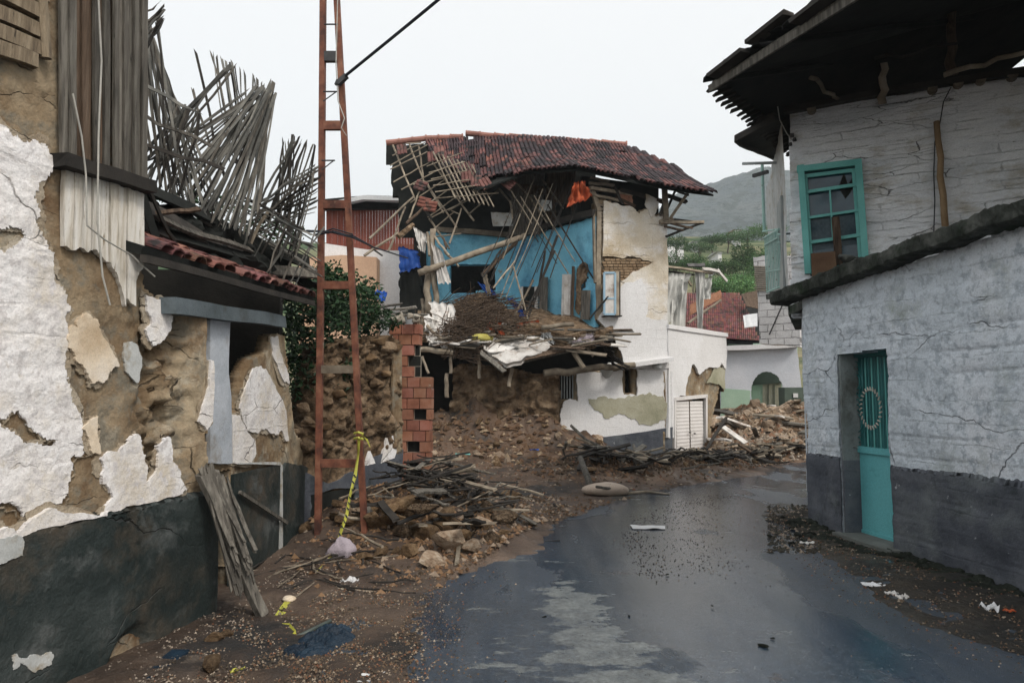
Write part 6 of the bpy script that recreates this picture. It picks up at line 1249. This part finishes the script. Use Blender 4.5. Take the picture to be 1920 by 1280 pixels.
m = MB(); sheet(m, at(1393, 592, 24.6), at(1420, 588, 24.6), at(1420, 612, 24.2), at(1396, 615, 24.2), 8, 6, .02, 2, .03); m.build('metal_sheet', K['metalroof'], t)
m = MB(); sheet(m, at(1293, 572, 24.0), at(1350, 545, 24.6), at(1352, 560, 24.4), at(1293, 592, 23.8), 8, 6, .04, 2, .05); tag(m.build('boarded_panel', mat('orange_brown_board', [(.20, .09, .05), (.30, .15, .09)], 4, .85, .4, .02, 14, stretch=(5, 5, .5))), 'orange brown boarded panel in front of the far tiled roof', 'panel')
m = MB(); stick(m, at(1290, 606, 23.4), at(1352, 562, 24), .05, .04); tag(m.build('pole', K['pole']), 'thin grey pole slanting across the far red tiled roof', 'pole')
# curtains and wrecked porch on the wing
cl([(1247, 512), (1296, 514), (1276, 560), (1247, 620)], (18.2, 18.4, 18.4, 18.2), 'curtain', 'curtain', 'wide thin white curtain hanging at the corner of the collapsed house', 'curtain', .18, sd_=31, edge=.02)
cl([(1262, 520), (1290, 530), (1284, 618), (1256, 618)], (18.3, 18.3, 18.6, 18.3), 'curtain', 'curtain', 'white curtain tapering down behind the wide one', 'curtain', .16, sd_=32, edge=.02)
cl([(1303, 510), (1322, 512), (1316, 624), (1308, 624)], (19.0, 19.0, 19.2, 19.2), 'curtain', 'curtain', 'narrow white curtain strip knotted in front of the far tiled roof', 'curtain', .12, sd_=33, edge=.02)
cl([(1318, 522), (1335, 520), (1332, 560), (1316, 562)], (19.2, 19.2, 19.3, 19.2), 'curtain', 'curtain', 'short white curtain end beside the narrow strip', 'curtain', .12, sd_=34, edge=.02)
t = thing('porch_frame', at(1300, 510, 19), 'broken porch roof frame of thin timbers above the white curtains', 'frame')
for a, b, w, mm in [((1247, 500, 18.3), (1335, 512, 19.2), .06, 'pole'), ((1282, 512, 18.6), (1296, 535, 18.6), .05, 'pole'), ((1318, 505, 19), (1348, 508, 19.2), .09, 'cloth'), ((1346, 506, 19.2), (1362, 526, 19.4), .07, 'cloth'), ((1290, 498, 19), (1322, 496, 19.2), .10, 'steel'), ((1247, 508, 18.3), (1300, 515, 19), .03, 'dpole')]:
    m = MB(); plank(m, at(*a), at(*b), w, .05, Vector((0, -1, .4)), seg=3, rag=.04, warp=.03); m.build('timber', K[mm], t)
# hillside trees and houses
hl = mat('hill_tree_leaf', [(.045, .10, .04), (.085, .16, .06)], 2, .7, 0, attr=True, spec=.2)
def tree(x, y, d, rw, rh_, seed, tint=(.7, 1.3), n=900, label=None):
    c = at(x, y, d); t = thing('tree', (c.x, c.y, hf1(c.x, c.y)), label, 'tree', 'trees below the hillside')
    m = MB(); leaves(m, c, (rw, rw*.7, rh_), n, .05*(rw+rh_)/2+.08, seed, tint, 1.0, .1)
    for k in range(5):
        a = 2*math.pi*k/5; leaves(m, c+Vector((math.cos(a)*rw*.6, math.sin(a)*rw*.4, U(-.3, .4)*rh_)), (rw*.5, rw*.4, rh_*.45), n//6, .05*(rw+rh_)/2+.08, seed+k, tint, 1, .1)
    m.build('crown', hl, t)
    m = MB(); b_ = Vector((c.x, c.y, min(hf1(c.x, c.y), c.z-rh_)-.2)); stick(m, b_, c+Vector((0, 0, rh_*.3)), rw*.045, rw*.02, 5, .1, 8)
    for k in range(4): stick(m, b_+(c-b_)*.6, c+Vector((U(-.6, .6)*rw, U(-.3, .3)*rw, U(.1, .6)*rh_)), rw*.02, rw*.01, 4, .1, 6)
    m.build('trunk', K['bark'], t)
for i, (x, y, d, rw, rh_, tn, lb_) in enumerate([
    (1378, 535, 48, 2.2, 1.1, (1.3, 2.3), 'bright green round tree just above the far tiled roof'), (1408, 528, 50, 2.0, 1.1, (1.2, 2.2), 'bright green tree next to the white pier'), (1345, 540, 46, 1.3, .9, (1, 1.8), 'small green tree above the left part of the far tiled roof'),
    (1392, 480, 62, 1.2, 2.2, (.5, 1.0), 'tall dark tree in the middle of the hillside'), (1360, 500, 60, 1.8, 1.0, (.5, 1.0), 'dark broad tree left of the tall dark tree'), (1420, 490, 62, 1.6, 1.7, (.6, 1.1), 'dark tree right of the tall dark tree'),
    (1330, 500, 62, 1.6, .7, (.9, 1.6), 'mid green tree on the terraced slope left of the dark trees'), (1300, 490, 64, 1.5, 1.0, (.7, 1.2), 'low dark tree beside the porch frame'), (1262, 490, 66, 2.0, 1.4, (.6, 1.1), 'dark tree right behind the corner of the collapsed house'),
    (1268, 452, 80, 1.5, 1.3, (.6, 1.1), 'small dark tree in front of the far white house'), (1365, 444, 95, 2.6, .9, (.9, 1.6), 'green tree on the brow of the hillside, left of three'), (1400, 438, 95, 2.8, 1.3, (1.1, 1.8), 'green tree on the brow of the hillside, middle of three'), (1440, 432, 95, 3.0, 1.6, (1, 1.7), 'green tree on the brow of the hillside behind the balcony'), (1335, 450, 95, 2.0, 1.0, (.6, 1.0), 'small dark tree at the left end of the brow'),
    (1440, 500, 55, 2.0, 2.2, (.9, 1.5), 'green tree behind the balcony railing'), (1310, 462, 85, 2.4, .7, (.7, 1.1), 'low hedge like tree across the terraces')]):
    tree(x, y+2, d, rw*.95, rh_*.85, 40+i, tn, 1500, lb_)
def farhouse(x0, y0, x1, y1, d, roofm, label):
    t = thing('far_house', at((x0+x1)/2, y1, d), label, 'house'); a, b = at(x0, y0, d), at(x1, y1, d); h = a.z-b.z
    m = MB(); box(m, a.x, b.x, d, d+4, b.z-2, a.z-h*.3); m.build('wall', K['facade_white'], t)
    m = MB(); e_ = .3; z0 = a.z-h*.3; z1 = a.z
    m.add([Vector((a.x-e_, d-e_, z0)), Vector((b.x+e_, d-e_, z0)), Vector((b.x+e_, d+4+e_, z0)), Vector((a.x-e_, d+4+e_, z0)), Vector((a.x-e_, d+2, z1)), Vector((b.x+e_, d+2, z1))], [(0, 1, 5, 4), (2, 3, 4, 5), (0, 4, 3), (1, 2, 5), (0, 3, 2, 1)]); m.build('roof', K[roofm], t)
    for k in range(3):
        xx = a.x+(b.x-a.x)*(k+.6)/3.3; m = MB(); box(m, xx, xx+(b.x-a.x)*.10, d-.03, d+.03, b.z+h*.15, b.z+h*.45); m.build('window', K['glass'], t)
farhouse(1240, 446, 1282, 464, 88, 'metalroof', 'far white house with a pale roof beyond the corner of the collapsed house')
farhouse(1302, 450, 1311, 458, 96, 'metalroof', 'tiny white far house on the brow of the hillside')
farhouse(1378, 429, 1388, 437, 100, 'rtile', 'tiny far house with a red roof among the trees on the brow')
farhouse(1346, 470, 1353, 478, 80, 'metalroof', 'tiny white far hut in the middle of the terraces')
# ================================================================ RUBBLE, STICKS AND LITTER
rocks = []
for k in range(7):
    m = MB(); rock(m, (0, 0, 0), (1, .85, .75), 100+k*7, 3, .32); o = m.build('rock', K['stone'], smooth=False, base=(0, 0, 0)); rocks.append(o)


def smesh(k, kind):
    m = MB(); random.seed(900+k)
    if kind == 'stick':
        pts = [Vector((-.5+i/6, .05*noise.noise(Vector((i*.5, k, 0))), .05*noise.noise(Vector((i*.5, k, 7))))) for i in range(7)]; tube(m, pts, .018, .010, 6)
    else: plank(m, (-.5, 0, 0), (.5, 0, 0), .09, .025, Vector((0, 0, 1)), rag=.03, seg=4, warp=.02)
    return m.build(kind, K['pole'], base=(0, 0, 0))
stk = [smesh(k, 'stick') for k in range(4)]; brd = [smesh(k, 'board') for k in range(4)]
first = set()
def inst(proto, mats, loc, rot, sc, label, cat_, group):
    if proto.name in first: o = proto.copy(); C.objects.link(o)
    else: first.add(proto.name); o = proto
    o.location = loc; o.rotation_euler = rot; o.scale = sc
    tag(o, label, cat_, group)
    if mats:
        o.material_slots[0].link = 'OBJECT'; o.material_slots[0].material = K[mats]
    return o
def gz(x, y): return gh(x, y)
def putrock(x, y, r, mat_, label, group, sink=.25, z=None):
    z = gz(x, y) if z is None else z
    return inst(random.choice(rocks), mat_, (x, y, z+r*(.7-sink)*.7), (U(-.5, .5), U(-.5, .5), U(0, 6.28)), (r*U(.85, 1.3), r*U(.8, 1.1), r*U(.7, 1.0)), label, 'rock', group)
random.seed(77)
# the big tan stones of the near heap, by their place in the photograph
g = 'tan stones of the heap beside the pylon'; lb1 = 'tan building stone in the heap right of the rusty pylon'
for (x, y, r) in [(760, 985, 34), (800, 975, 32), (735, 970, 26), (790, 1010, 34), (835, 1000, 26), (752, 1015, 24), (700, 965, 20), (660, 990, 30), (672, 955, 22), (845, 1035, 26), (812, 1052, 30), (770, 1045, 20), (870, 960, 20), (905, 1003, 27), (948, 985, 27), (885, 1035, 26), (840, 955, 20), (910, 975, 18), (730, 940, 22), (790, 945, 20), (640, 970, 18), (868, 1020, 22), (925, 1020, 16), (715, 1040, 18), (830, 975, 22), (770, 955, 24), (700, 1000, 26), (690, 930, 16), (745, 925, 18), (905, 945, 14)]:
    zz = .12+.25*sm(1060, 940, y)*1.0; p = G(x, y+r*.6, zz*.8); p = Vector((p.x, p.y, max(gz(p.x, p.y), 0))); q = G(x, y+r*.5, p.z); rr_ = r/F*q.y*U(1.0, 1.35)
    putrock(q.x, q.y, rr_, random.choice(['stone', 'stone', 'stone', 'pstone', 'adobe']), lb1, g, .15, max(gz(q.x, q.y), p.z*.9))
for (x, y, r, lab) in [(570, 1022, 18, 'pale tan stone lying against the dark base between the batten and the pylon'), (955, 938, 20, 'dark brown round stone between the heap and the earth slope'), (395, 1250, 24, 'reddish brown stone in the bottom left foreground'), (398, 1205, 20, 'low reddish stone just behind the bottom left foreground stone'), (425, 1195, 15, 'small red brown stone beside the curled hose'), (690, 1192, 0, '')]:
    if r: q = G(x, y+r*.6); inst(random.choice(rocks), 'stone', (q.x, q.y, gz(q.x, q.y)+r/F*q.y*.35), (U(0, 1), 0, U(0, 6)), (r/F*q.y*1.1,)*3, lab, 'rock', None)
g = 'small broken stones around the near heap'
for i in range(42):
    x, y = random.gauss(-1.05, .75), random.gauss(7.6, .8)
    if road_d(x, y) < .02 or x < -2.0 or y < 5.2: continue
    putrock(x, y, U(.03, .10), 'stone' if U(0, 1) < .75 else 'pstone', 'small broken stone scattered in the heap right of the pylon', g)
for i in range(40):
    x, y = random.gauss(-.25, .35), random.gauss(8.0, .8)
    if road_d(x, y) < .03: continue
    putrock(x, y, U(.025, .08), 'stone', 'small broken stone scattered in the heap right of the pylon', g)
g = 'stones of the far rubble mound'
for i in range(120):
    a = random.gauss(7.5, 1.5); b = random.gauss(20.2, 1.5)
    if gz(a, b) < .18 or b > 22.5 or a < 5.0 or b < 17.3: continue
    putrock(a, b, U(.09, .30)*(1 if U(0, 1) < .8 else 1.4), 'pstone', 'pale stone in the rubble mound in front of the arched building', g, .1)
g = 'stones at the foot of the collapsed house'
for i in range(75):
    a = random.gauss(0, 1.5); b = 16.1-abs(random.gauss(0, 1.2))
    if road_d(a, b) < .1 or a < -3 or a > 2.3: continue
    putrock(a, b, U(.04, .15), 'pstone' if U(0, 1) < .4 else 'stone', 'stone on the earth slope below the collapsed adobe wall', g, .2)
g = 'stones in the debris bank along the road'
for i in range(55):
    f = U(0, 1); a = 1.3+f*5.2+random.gauss(0, .5); b = 12.7+f*4.7+random.gauss(0, .45)
    if road_d(a, b) < .03 : continue
    putrock(a, b, U(.04, .13), 'stone', 'dark stone in the debris bank along the far side of the road', g, .2)
for (x, y, r, lab) in [(1120, 850, 17, 'stone standing at the corner of the grey painted base'), (1147, 877, 11, 'pale round stone in the debris bank'), (1160, 868, 14, 'brown stone behind the pale round one')]:
    q = G(x, y, .2); inst(random.choice(rocks), 'pstone', (q.x, q.y, gz(q.x, q.y)+.1), (0, 0, U(0, 6)), (r/F*q.y,)*3, lab, 'rock', None)
g = 'small stones on the earth slope'
for i in range(22):
    x, y = U(820, 1100), U(870, 975); q = G(x, y, .05)
    if road_d(q.x, q.y) < .1: continue
    putrock(q.x, q.y, U(.02, .06), 'pstone' if U(0, 1) < .5 else 'stone', 'small stone on the brown earth between the heap and the collapsed house', g)
# loose sticks and boards
def putstick(x, y, L_, w, mm, lab, grp, lift=.05, tilt=.15, kind=None):
    pr = random.choice(stk if (kind or ('s' if U(0, 1) < .6 else 'b')) == 's' else brd)
    return inst(pr, mm, (x, y, gz(x, y)+lift), (U(-.3, .3), U(-tilt, tilt), U(0, 3.14)), (L_, w, w), lab, 'board' if pr in brd or pr.name.startswith('board') else 'stick', grp)
random.seed(5)
for i in range(135):
    x, y = random.gauss(-.75, .55), random.gauss(7.9, .7)
    if road_d(x, y) < -.12 or x < -1.95 or y < 5.6: continue
    putstick(x, y, U(.25, .9), U(.4, 1.1), random.choice(['dpole', 'dpole', 'dpole', 'wood', 'pole']), 'loose stick or splinter in the heap right of the pylon', 'sticks in the heap beside the pylon', U(.05, .32), .35)
for i in range(150):
    f = U(0, 1)**.8; a = 1.2+f*5.4+random.gauss(0, .4); b = 12.5+f*4.5+random.gauss(0, .33)
    if road_d(a, b) < -.1: continue
    putstick(a, b, U(.4, 1.3), U(.9, 1.9), random.choice(['pole', 'dpole', 'wood', 'dpole']), 'splintered timber in the debris bank along the road', 'timbers in the debris bank along the road', U(.05, .2), .35)
for i in range(24):
    a, b = random.gauss(7.2, 1.2), random.gauss(19.2, 1.1)
    if gz(a, b) < .1 or b < 17: continue
    putstick(a, b, U(.6, 1.8), U(1.2, 2.5), random.choice(['pole', 'cloth', 'wood']), 'board lying in the rubble mound before the arched building', 'boards in the far rubble mound', U(.15, .3), .3, 'b')
for i in range(26):
    q = G(U(470, 720), U(1060, 1115)); putstick(q.x, q.y, U(.3, .9), U(.35, .6), random.choice(['dpole', 'pole']), 'thin stick on the ground at the foot of the pylon', 'thin sticks at the foot of the pylon', .02, .04, 's')
def one(pts, r, mm, nm, lab, cat_, n=8, seg=None):
    m = MB(); P_ = [p if isinstance(p, Vector) else Vector(p) for p in pts]; tube(m, P_, r[0], r[1], n, 1, .0); return tag(m.build(nm, K[mm], smooth=True), lab, cat_)
def GZ(x, y, h=0, z=0): p = G(x, y, z+h); return p
def bl(a, b, w, t_, mm, nm, lab, cat_, nrm=(0, -.6, .8)): m = MB(); plank(m, a, b, w, t_, Vector(nrm), rag=.02, seg=5, warp=.015); return tag(m.build(nm, K[mm]), lab, cat_)
one([at(805, 905, 8.9), at(822, 925, 8.7), at(842, 940, 8.5)], (.04, .045), 'pole', 'log', 'thick pale log on top of the heap near the brick pier', 'log')
one([at(855, 953, 8.6), at(905, 973, 8.2)], (.035, .03), 'pole', 'log', 'short pale log in the right part of the heap', 'log')
one([at(800, 980, 7.3), at(830, 1006, 7.1), at(868, 1052, 6.6)], (.035, .02), 'pvc', 'pipe', 'grey plastic pipe sloping down the heap to the road', 'pipe')
bl(at(688, 948, 7.3), at(738, 1048, 6.75), .06, .02, 'wood', 'board', 'grey board leaning on the heap just right of the pylon', 'board')
bl(at(700, 915, 8.3), at(775, 915, 8.6), .03, .02, 'dpole', 'board', 'thin dark board lying level on top of the heap', 'board')
one([at(690, 948, 7.4), at(790, 947, 8)], (.014, .012), 'dpole', 'stick', 'long thin dark stick lying level behind the big stones', 'stick')
one([at(885, 1000, 7.9), at(960, 1020, 7.6), at(1050, 1013, 7.6)], (.02, .008), 'dpole', 'branch', 'bent dark branch reaching from the heap onto the wet road', 'branch')
one([at(770, 935, 8), at(830, 985, 7.6), at(910, 1010, 7.4)], (.018, .014), 'dpole', 'stick', 'long dark stick lying across the big tan stones', 'stick')
one([at(1088, 858, 11.8), at(1096, 880, 11.5), at(1110, 918, 11.0)], (.05, .06), 'wood', 'post', 'grey round post leaning on the patterned cushion beside the road', 'post')
m = MB(); p = G(1137, 930); rock(m, p+Vector((0, 0, .10)), (.36, .22, .12), 12, 3, .12); tag(m.build('cushion', K['bag'], smooth=True), 'oval patterned cushion lying at the edge of the road', 'cushion')
one([G(1118, 912, .2), G(1175, 920, .08)], (.022, .02), 'wood', 'stick', 'grey stick running into the wet road beside the patterned cushion', 'stick')
one([G(1175, 925, .04), G(1210, 921, .04), G(1255, 926, .02)], (.028, .015), 'pole', 'stick', 'pale curved stick lying on the wet road right of the cushion', 'stick')
one([at(1070, 797, 13.6), at(1100, 825, 13.4), at(1155, 850, 13.2)], (.03, .03), 'wood', 'pole', 'long grey pole leaning from the grey painted base to the debris bank', 'pole')
one([at(1080, 820, 13.4), at(1150, 848, 13.3), at(1220, 850, 13.6)], (.022, .02), 'pole', 'pole', 'thin pole lying along the grey painted base of the collapsed house', 'pole')
one([at(1187, 833, 14.2), at(1202, 868, 14)], (.03, .03), 'wood', 'post', 'short dark post standing out of the debris bank', 'post')
bl(at(1356, 800, 17.3), at(1398, 830, 16.8), .14, .03, 'cloth', 'board', 'long white board sloping down the rubble mound', 'board')
bl(at(1362, 782, 17.6), at(1324, 842, 16.6), .07, .05, 'dpole', 'beam', 'dark beam leaning between the white door and the rubble mound', 'beam')
bl(at(1385, 832, 16.2), at(1438, 868, 15.6), .06, .05, 'woodb', 'beam', 'brown beam at the foot of the rubble mound', 'beam')
# near left things
m = MB(); p = G(637, 1062); rock(m, p+Vector((0, .05, .14)), (.19, .15, .22), 22, 4, .27); tag(m.build('sack', K['sack'], smooth=True), 'pale lilac crumpled sack between the legs of the rusty pylon', 'sack')
m = MB(); q = G(600, 1120)
one([G(90, 1400, .02), G(240, 1278, .02), G(330, 1215, .02), G(365, 1190, .02), G(420, 1182, .02), G(480, 1180, .02), G(515, 1178, .02)], (.022, .016), 'hose', 'hose', 'grey green hose lying along the foot of the left wall', 'hose')
one([G(400, 1235, .015), G(370, 1228, .015), G(361, 1210, .015), G(368, 1192, .015), G(385, 1184, .015)], (.012, .012), 'hose', 'hose', 'thin end of hose curling back near the red brown stones', 'hose')
bl(G(245, 1290, .03), G(335, 1222, .05), .11, .02, 'darkcloth', 'strip', 'flat dark blue strip lying beside the grey green hose', 'strip', (0, 0, 1))
one([G(555, 1195, .02), G(620, 1163, .05)], (.016, .014), 'hose', 'pipe', 'short grey pipe on the ground left of the dark blue cloth', 'pipe')
one([G(545, 1098, .015), G(620, 1103, .02), G(705, 1110, .015)], (.014, .010), 'pole', 'stick', 'long pale stick lying level on the ground in front of the lilac sack', 'stick')
for (x, y, rx, ry, rz, sd_, lab) in [(618, 1200, .15, .14, .09, 31, 'heap of wet black cloth on the dirt, upper of two'), (578, 1225, .13, .09, .05, 32, 'wet dark blue cloth on the dirt, lower of two')]:
    m = MB(); p = G(x, y); crumple(m, p+Vector((0, 0, .012)), rx*1.2, ry*1.35, rz*.95, sd_); tag(m.build('wet_cloth', K['darkcloth'], smooth=True), lab, 'cloth')
m = MB(); p = G(541, 1122, .06); rock(m, p, (.05, .045, .025), 3, 3, .2); tag(m.build('foam_piece', K['cream'], smooth=True), 'round cream foam piece lying on the barrier tape', 'foam')
def lit(x, y, w, d, mm, nm, lab, cat_='litter', h=.02, rot=0, wr=.02, z0=0):
    p = G(x, y, z0); c, s = math.cos(rot), math.sin(rot)
    def o(a, b): return p+Vector((a*c-b*s, a*s+b*c, h+U(-.3, .3)*h))
    m = MB(); sheet(m, o(-w/2, d/2), o(w/2, d/2*U(.6, 1)), o(w/2*U(.7, 1), -d/2), o(-w/2, -d/2*U(.6, 1)), 8, 6, wr, 2, .006, int(x), .02); return tag(m.build(nm, K[mm]), lab, cat_)
lit(1217, 991, .42, .22, 'paper', 'paper', 'white dirty board lying in the middle of the wet road', h=.02, wr=.015)
lit(1638, 1100, .17, .10, 'paper', 'paper', 'white scrap on the dark dirt below the teal door', h=.02)
lit(1672, 1116, .09, .06, 'litter', 'crumpled_paper', 'pale crumpled scrap right of the white scrap', h=.015, wr=.03); lit(1693, 1122, .09, .06, 'litter', 'crumpled_paper', 'pale crumpled scrap farthest right of the pair', h=.015, wr=.03)
lit(1858, 1145, .12, .08, 'paper', 'plastic_bag', 'white crumpled plastic near the right edge of the dirt', h=.03, wr=.06); lit(1893, 1150, .07, .05, 'orange', 'red_scrap', 'small dull red scrap beside the white plastic', h=.02)
lit(690, 1275, .20, .12, 'paper', 'paper', 'flat white panel at the bottom edge of the picture', h=.015, rot=.3)
lit(1515, 1021, .16, .05, 'litter', 'paper', 'thin pale strip on the dark road edge near the corner of the right house'); lit(655, 1097, .16, .08, 'paper', 'plastic_bag', 'white plastic bag in front of the lilac sack', wr=.06, h=.03); lit(500, 1083, .10, .08, 'paper', 'crumpled_paper', 'white crumpled paper near the dark base and the leaning planks', wr=.06, h=.03)
lit(665, 1066, .18, .05, 'paper', 'torn_paper', 'torn white paper right beside the lilac sack', wr=.04, h=.03); lit(718, 1052, .10, .08, 'paper', 'crumpled_paper', 'white crumpled paper at the lower end of the leaning board', wr=.07, h=.06)
lit(802, 915, .22, .12, 'paper', 'cloth_scrap', 'pale blue white cloth on the top of the heap', h=.1, z0=.25, wr=.05); lit(808, 935, .2, .06, 'paper', 'cloth_scrap', 'white scrap just below the pale blue cloth on the heap', h=.08, z0=.2, wr=.05)
lit(938, 1022, .14, .06, 'litter', 'flat_scrap', 'flat white tile piece at the road edge of the heap', h=.03); lit(985, 958, .14, .10, 'litter', 'flat_scrap', 'pale flat piece on the dirt, left of two', h=.04); lit(962, 967, .14, .08, 'litter', 'flat_scrap', 'pale flat piece on the dirt, lower of two', h=.04); lit(905, 962, .10, .16, 'litter', 'grey_plate', 'grey plate standing among the stones', h=.08, z0=.1)
one([G(898, 1182, .01), G(903, 1190, .01), G(915, 1194, .01), G(928, 1194, .01)], (.006, .004), 'paper', 'string', 'short white curved string on the wet road', 'string')
lit(868, 856, .3, .12, 'teal', 'teal_scrap', 'teal scrap on the earth slope near the brick pier', h=.05, z0=.35); lit(1002, 847, .2, .1, 'bluetarp', 'blue_scrap', 'small light blue scrap on the earth slope', h=.05, z0=.4)
lit(445, 1262, .09, .02, 'tape', 'yellow_scrap', 'yellow torn tape end in the bottom left foreground', h=.02, rot=.9); lit(565, 980, .1, .1, 'darkcloth', 'dark_bag', 'dark bag slumped behind the left leg of the pylon', h=.15, wr=.05)
for (x, y, r) in [(1433, 1215, .03), (1336, 1139, .012), (1252, 1079, .015), (1180, 1158, .014), (1020, 1160, .02), (1450, 1200, .015)]:
    q = G(x, y); inst(random.choice(rocks), 'moss', (q.x, q.y, .015), (0, 0, U(0, 6)), (r*1.3, r, r*.8), 'small dark lump lying on the wet road', 'rock', 'dark lumps on the wet road')
g = 'broken stones at the corner of the right house'
random.seed(64)
for i in range(26):
    q = G(U(1440, 1600), U(955, 1030)); 
    if q.x > 4.95-.1667*q.y: continue
    putrock(q.x, q.y, U(.02, .055), 'pstone' if U(0, 1) < .4 else 'moss', 'small broken stone on the black muck at the corner of the right house', g, .1)
# gravel: nobody could count it
m = MB(); R_ = random.Random(11)
def pebble(x, y, r, z, t_):
    a = R_.uniform(0, 6.28); v = [(math.cos(a+k*2.1)*r*R_.uniform(.7, 1.2)+x, math.sin(a+k*2.1)*r*R_.uniform(.7, 1.2)+y, z-.002) for k in range(3)]+[(x+R_.uniform(-.3, .3)*r, y+R_.uniform(-.3, .3)*r, z+r*R_.uniform(.4, .9))]
    m.add(v, [(0, 1, 3), (1, 2, 3), (2, 0, 3)], t_)
def tn(): k = R_.random(); return (.35, .33, .30) if k < .35 else ((.75, .62, .5) if k < .7 else ((1.6, 1.55, 1.45) if k < .86 else (.9, .5, .35)))
for i in range(9000):
    y = 3.4+abs(R_.gauss(0, 1.6)); x = R_.gauss(-1.1, .42)
    if x < -2.1 or y > 9: continue
    d = road_d(x, y)
    if d < -.25 and R_.random() < .8: continue
    pebble(x, y, R_.uniform(.004, .013), gh(x, y)+(.014 if d > 0 else .004), tn())
for i in range(5200):
    y = R_.uniform(3.4, 9.3); u = R_.random()**1.5; x = (5.067-.1667*y)-.08-u*1.5
    d = road_d(x, y)
    if d < -.3 and R_.random() < .9: continue
    pebble(x, y, R_.uniform(.004, .014), gh(x, y)+(.014 if d > 0 else .004), tn())
for i in range(5000):
    x = R_.gauss(-.6, 1.3); y = R_.uniform(6.5, 15.5)
    if road_d(x, y) < .02 or x < -2.2: continue
    pebble(x, y, R_.uniform(.008, .03), gh(x, y)+.01, tn())
for i in range(5000):
    f = R_.random(); x = 1.2+f*6+R_.gauss(0, .8); y = 12.5+f*5.2+R_.gauss(0, .7)
    if road_d(x, y) < -.1: continue
    pebble(x, y, R_.uniform(.01, .05), gh(x, y)+.01, tn())
for i in range(7000):
    x, y = R_.gauss(7.5, 1.5), R_.gauss(20, 1.7)
    if gh(x, y) < .05: continue
    pebble(x, y, R_.uniform(.03, .11), gh(x, y)+.02, (R_.uniform(1, 1.9),)*3)
for i in range(1500):
    k = i % 3; cx, cy, sx, sy = [(-1.9, 5.9, .28, .5), (-1.75, 4.6, .25, .6), (-2.0, 4.1, .15, .5)][k]; x, y = R_.gauss(cx, sx), R_.gauss(cy, sy)
    pebble(x, y, R_.uniform(.003, .012), gh(x, y)+.012, (R_.uniform(.7, 2.0),)*3)
for i in range(1600):
    x, y = R_.gauss(-.9, .6), R_.gauss(7.5, .7)
    if road_d(x, y) < 0: continue
    pebble(x, y, R_.uniform(.015, .05), gh(x, y)+.01, (1.1, .8, .55))
for i in range(5200):
    f = R_.random(); x = .9+f*5.0+R_.gauss(0, .5); y = 12.6+f*4.2+R_.gauss(0, .36)
    if road_d(x, y) < -.05: continue
    k = R_.random(); pebble(x, y, R_.uniform(.02, .085), gh(x, y)+.005, (.35, .28, .22) if k < .5 else ((.8, .55, .38) if k < .85 else (1.4, 1.3, 1.15)))
for i in range(6500):
    x, y = R_.gauss(7.2, 1.5), R_.gauss(20, 1.4)
    if gh(x, y) < .08: continue
    pebble(x, y, R_.uniform(.05, .17), gh(x, y)+.01, R_.choice([(1.1, .95, .8), (1.5, 1.35, 1.15), (.7, .55, .42), (1.9, 1.8, 1.65), (1.2, .8, .6)]))
for i in range(1500):
    x, y = R_.gauss(-.4, 1.2), R_.gauss(15.6, .6)
    k = R_.random(); pebble(x, y, .015+.12*R_.random()**3, gh(x, y)+.003, (.6, .42, .30) if k < .8 else (1.5, 1.35, 1.1))
for i in range(4200):
    x, y = R_.gauss(-.1, .75), R_.uniform(6.0, 10.5)
    if road_d(x, y) < -.02: continue
    k = R_.random(); pebble(x, y, R_.uniform(.006, .04)*(1 if k < .9 else 1.5), gh(x, y)+.012, (.35, .3, .25) if k < .5 else ((.75, .52, .36) if k < .88 else (1.5, 1.4, 1.3)))
PL = [(1420, 925), (1330, 935), (1262, 950), (1200, 985), (1185, 1015), (1215, 1050), (1240, 1085)]
for i in range(900):
    k = R_.randrange(len(PL)-1); f = R_.random(); q = G(PL[k][0]*(1-f)+PL[k+1][0]*f, PL[k][1]*(1-f)+PL[k+1][1]*f); x, y = q.x+R_.gauss(0, .10), q.y+R_.gauss(0, .16)
    pebble(x, y, R_.uniform(.003, .015), gbase(x, y)+.004, (.18, .18, .18) if R_.random() < .85 else (.8, .75, .7))
for i in range(900):
    q = G(R_.uniform(1440, 1600), R_.uniform(945, 1040)); pebble(q.x, q.y, R_.uniform(.008, .035), gh(q.x, q.y)+.008, (.25, .27, .25) if R_.random() < .8 else (1.2, 1.15, 1.1))
# crumbs of dirt on the road
for i in range(1500):
    k = R_.random(); q = None
    if k < .6: cx, cy = R_.choice([(2.0, 8.6), (2.3, 9.3), (1.8, 7.4), (2.9, 10.2), (1.9, 6.6)]); x, y = R_.gauss(cx, .22), R_.gauss(cy, .35)
    else: x, y = R_.uniform(0, 2.6), R_.uniform(3.6, 9)
    if road_d(x, y) > 0: continue
    pebble(x, y, R_.uniform(.003, .013 if k < .6 else .007), gbase(x, y)+.004, (.2, .2, .2) if R_.random() < .8 else (.9, .85, .8))
tag(m.build('gravel', mat('mixed_gravel', [(.14, .115, .09), (.24, .205, .17)], 5, .85, .3, .01, 30, attr=True), base=(0, 0, 0)), 'gravel and small rubble over the dirt', 'gravel', kind='stuff')
# ================================================================ HAZE
m = MB(); box(m, -740, 1150, -60, 1060, -20, 330)
hz = bpy.data.materials.new('haze_air'); hz.use_nodes = True; T = hz.node_tree; T.nodes.clear()
pv = T.nodes.new('ShaderNodeVolumePrincipled'); pv.inputs['Density'].default_value = .0006; pv.inputs['Color'].default_value = (.86, .94, 1, 1)
mo_ = T.nodes.new('ShaderNodeOutputMaterial'); T.links.new(pv.outputs[0], mo_.inputs['Volume'])
tag(m.build('haze', hz, base=(0, 0, 0)), kind='stuff')
for o in bpy.data.objects:
    if '_w' in o: del o['_w']
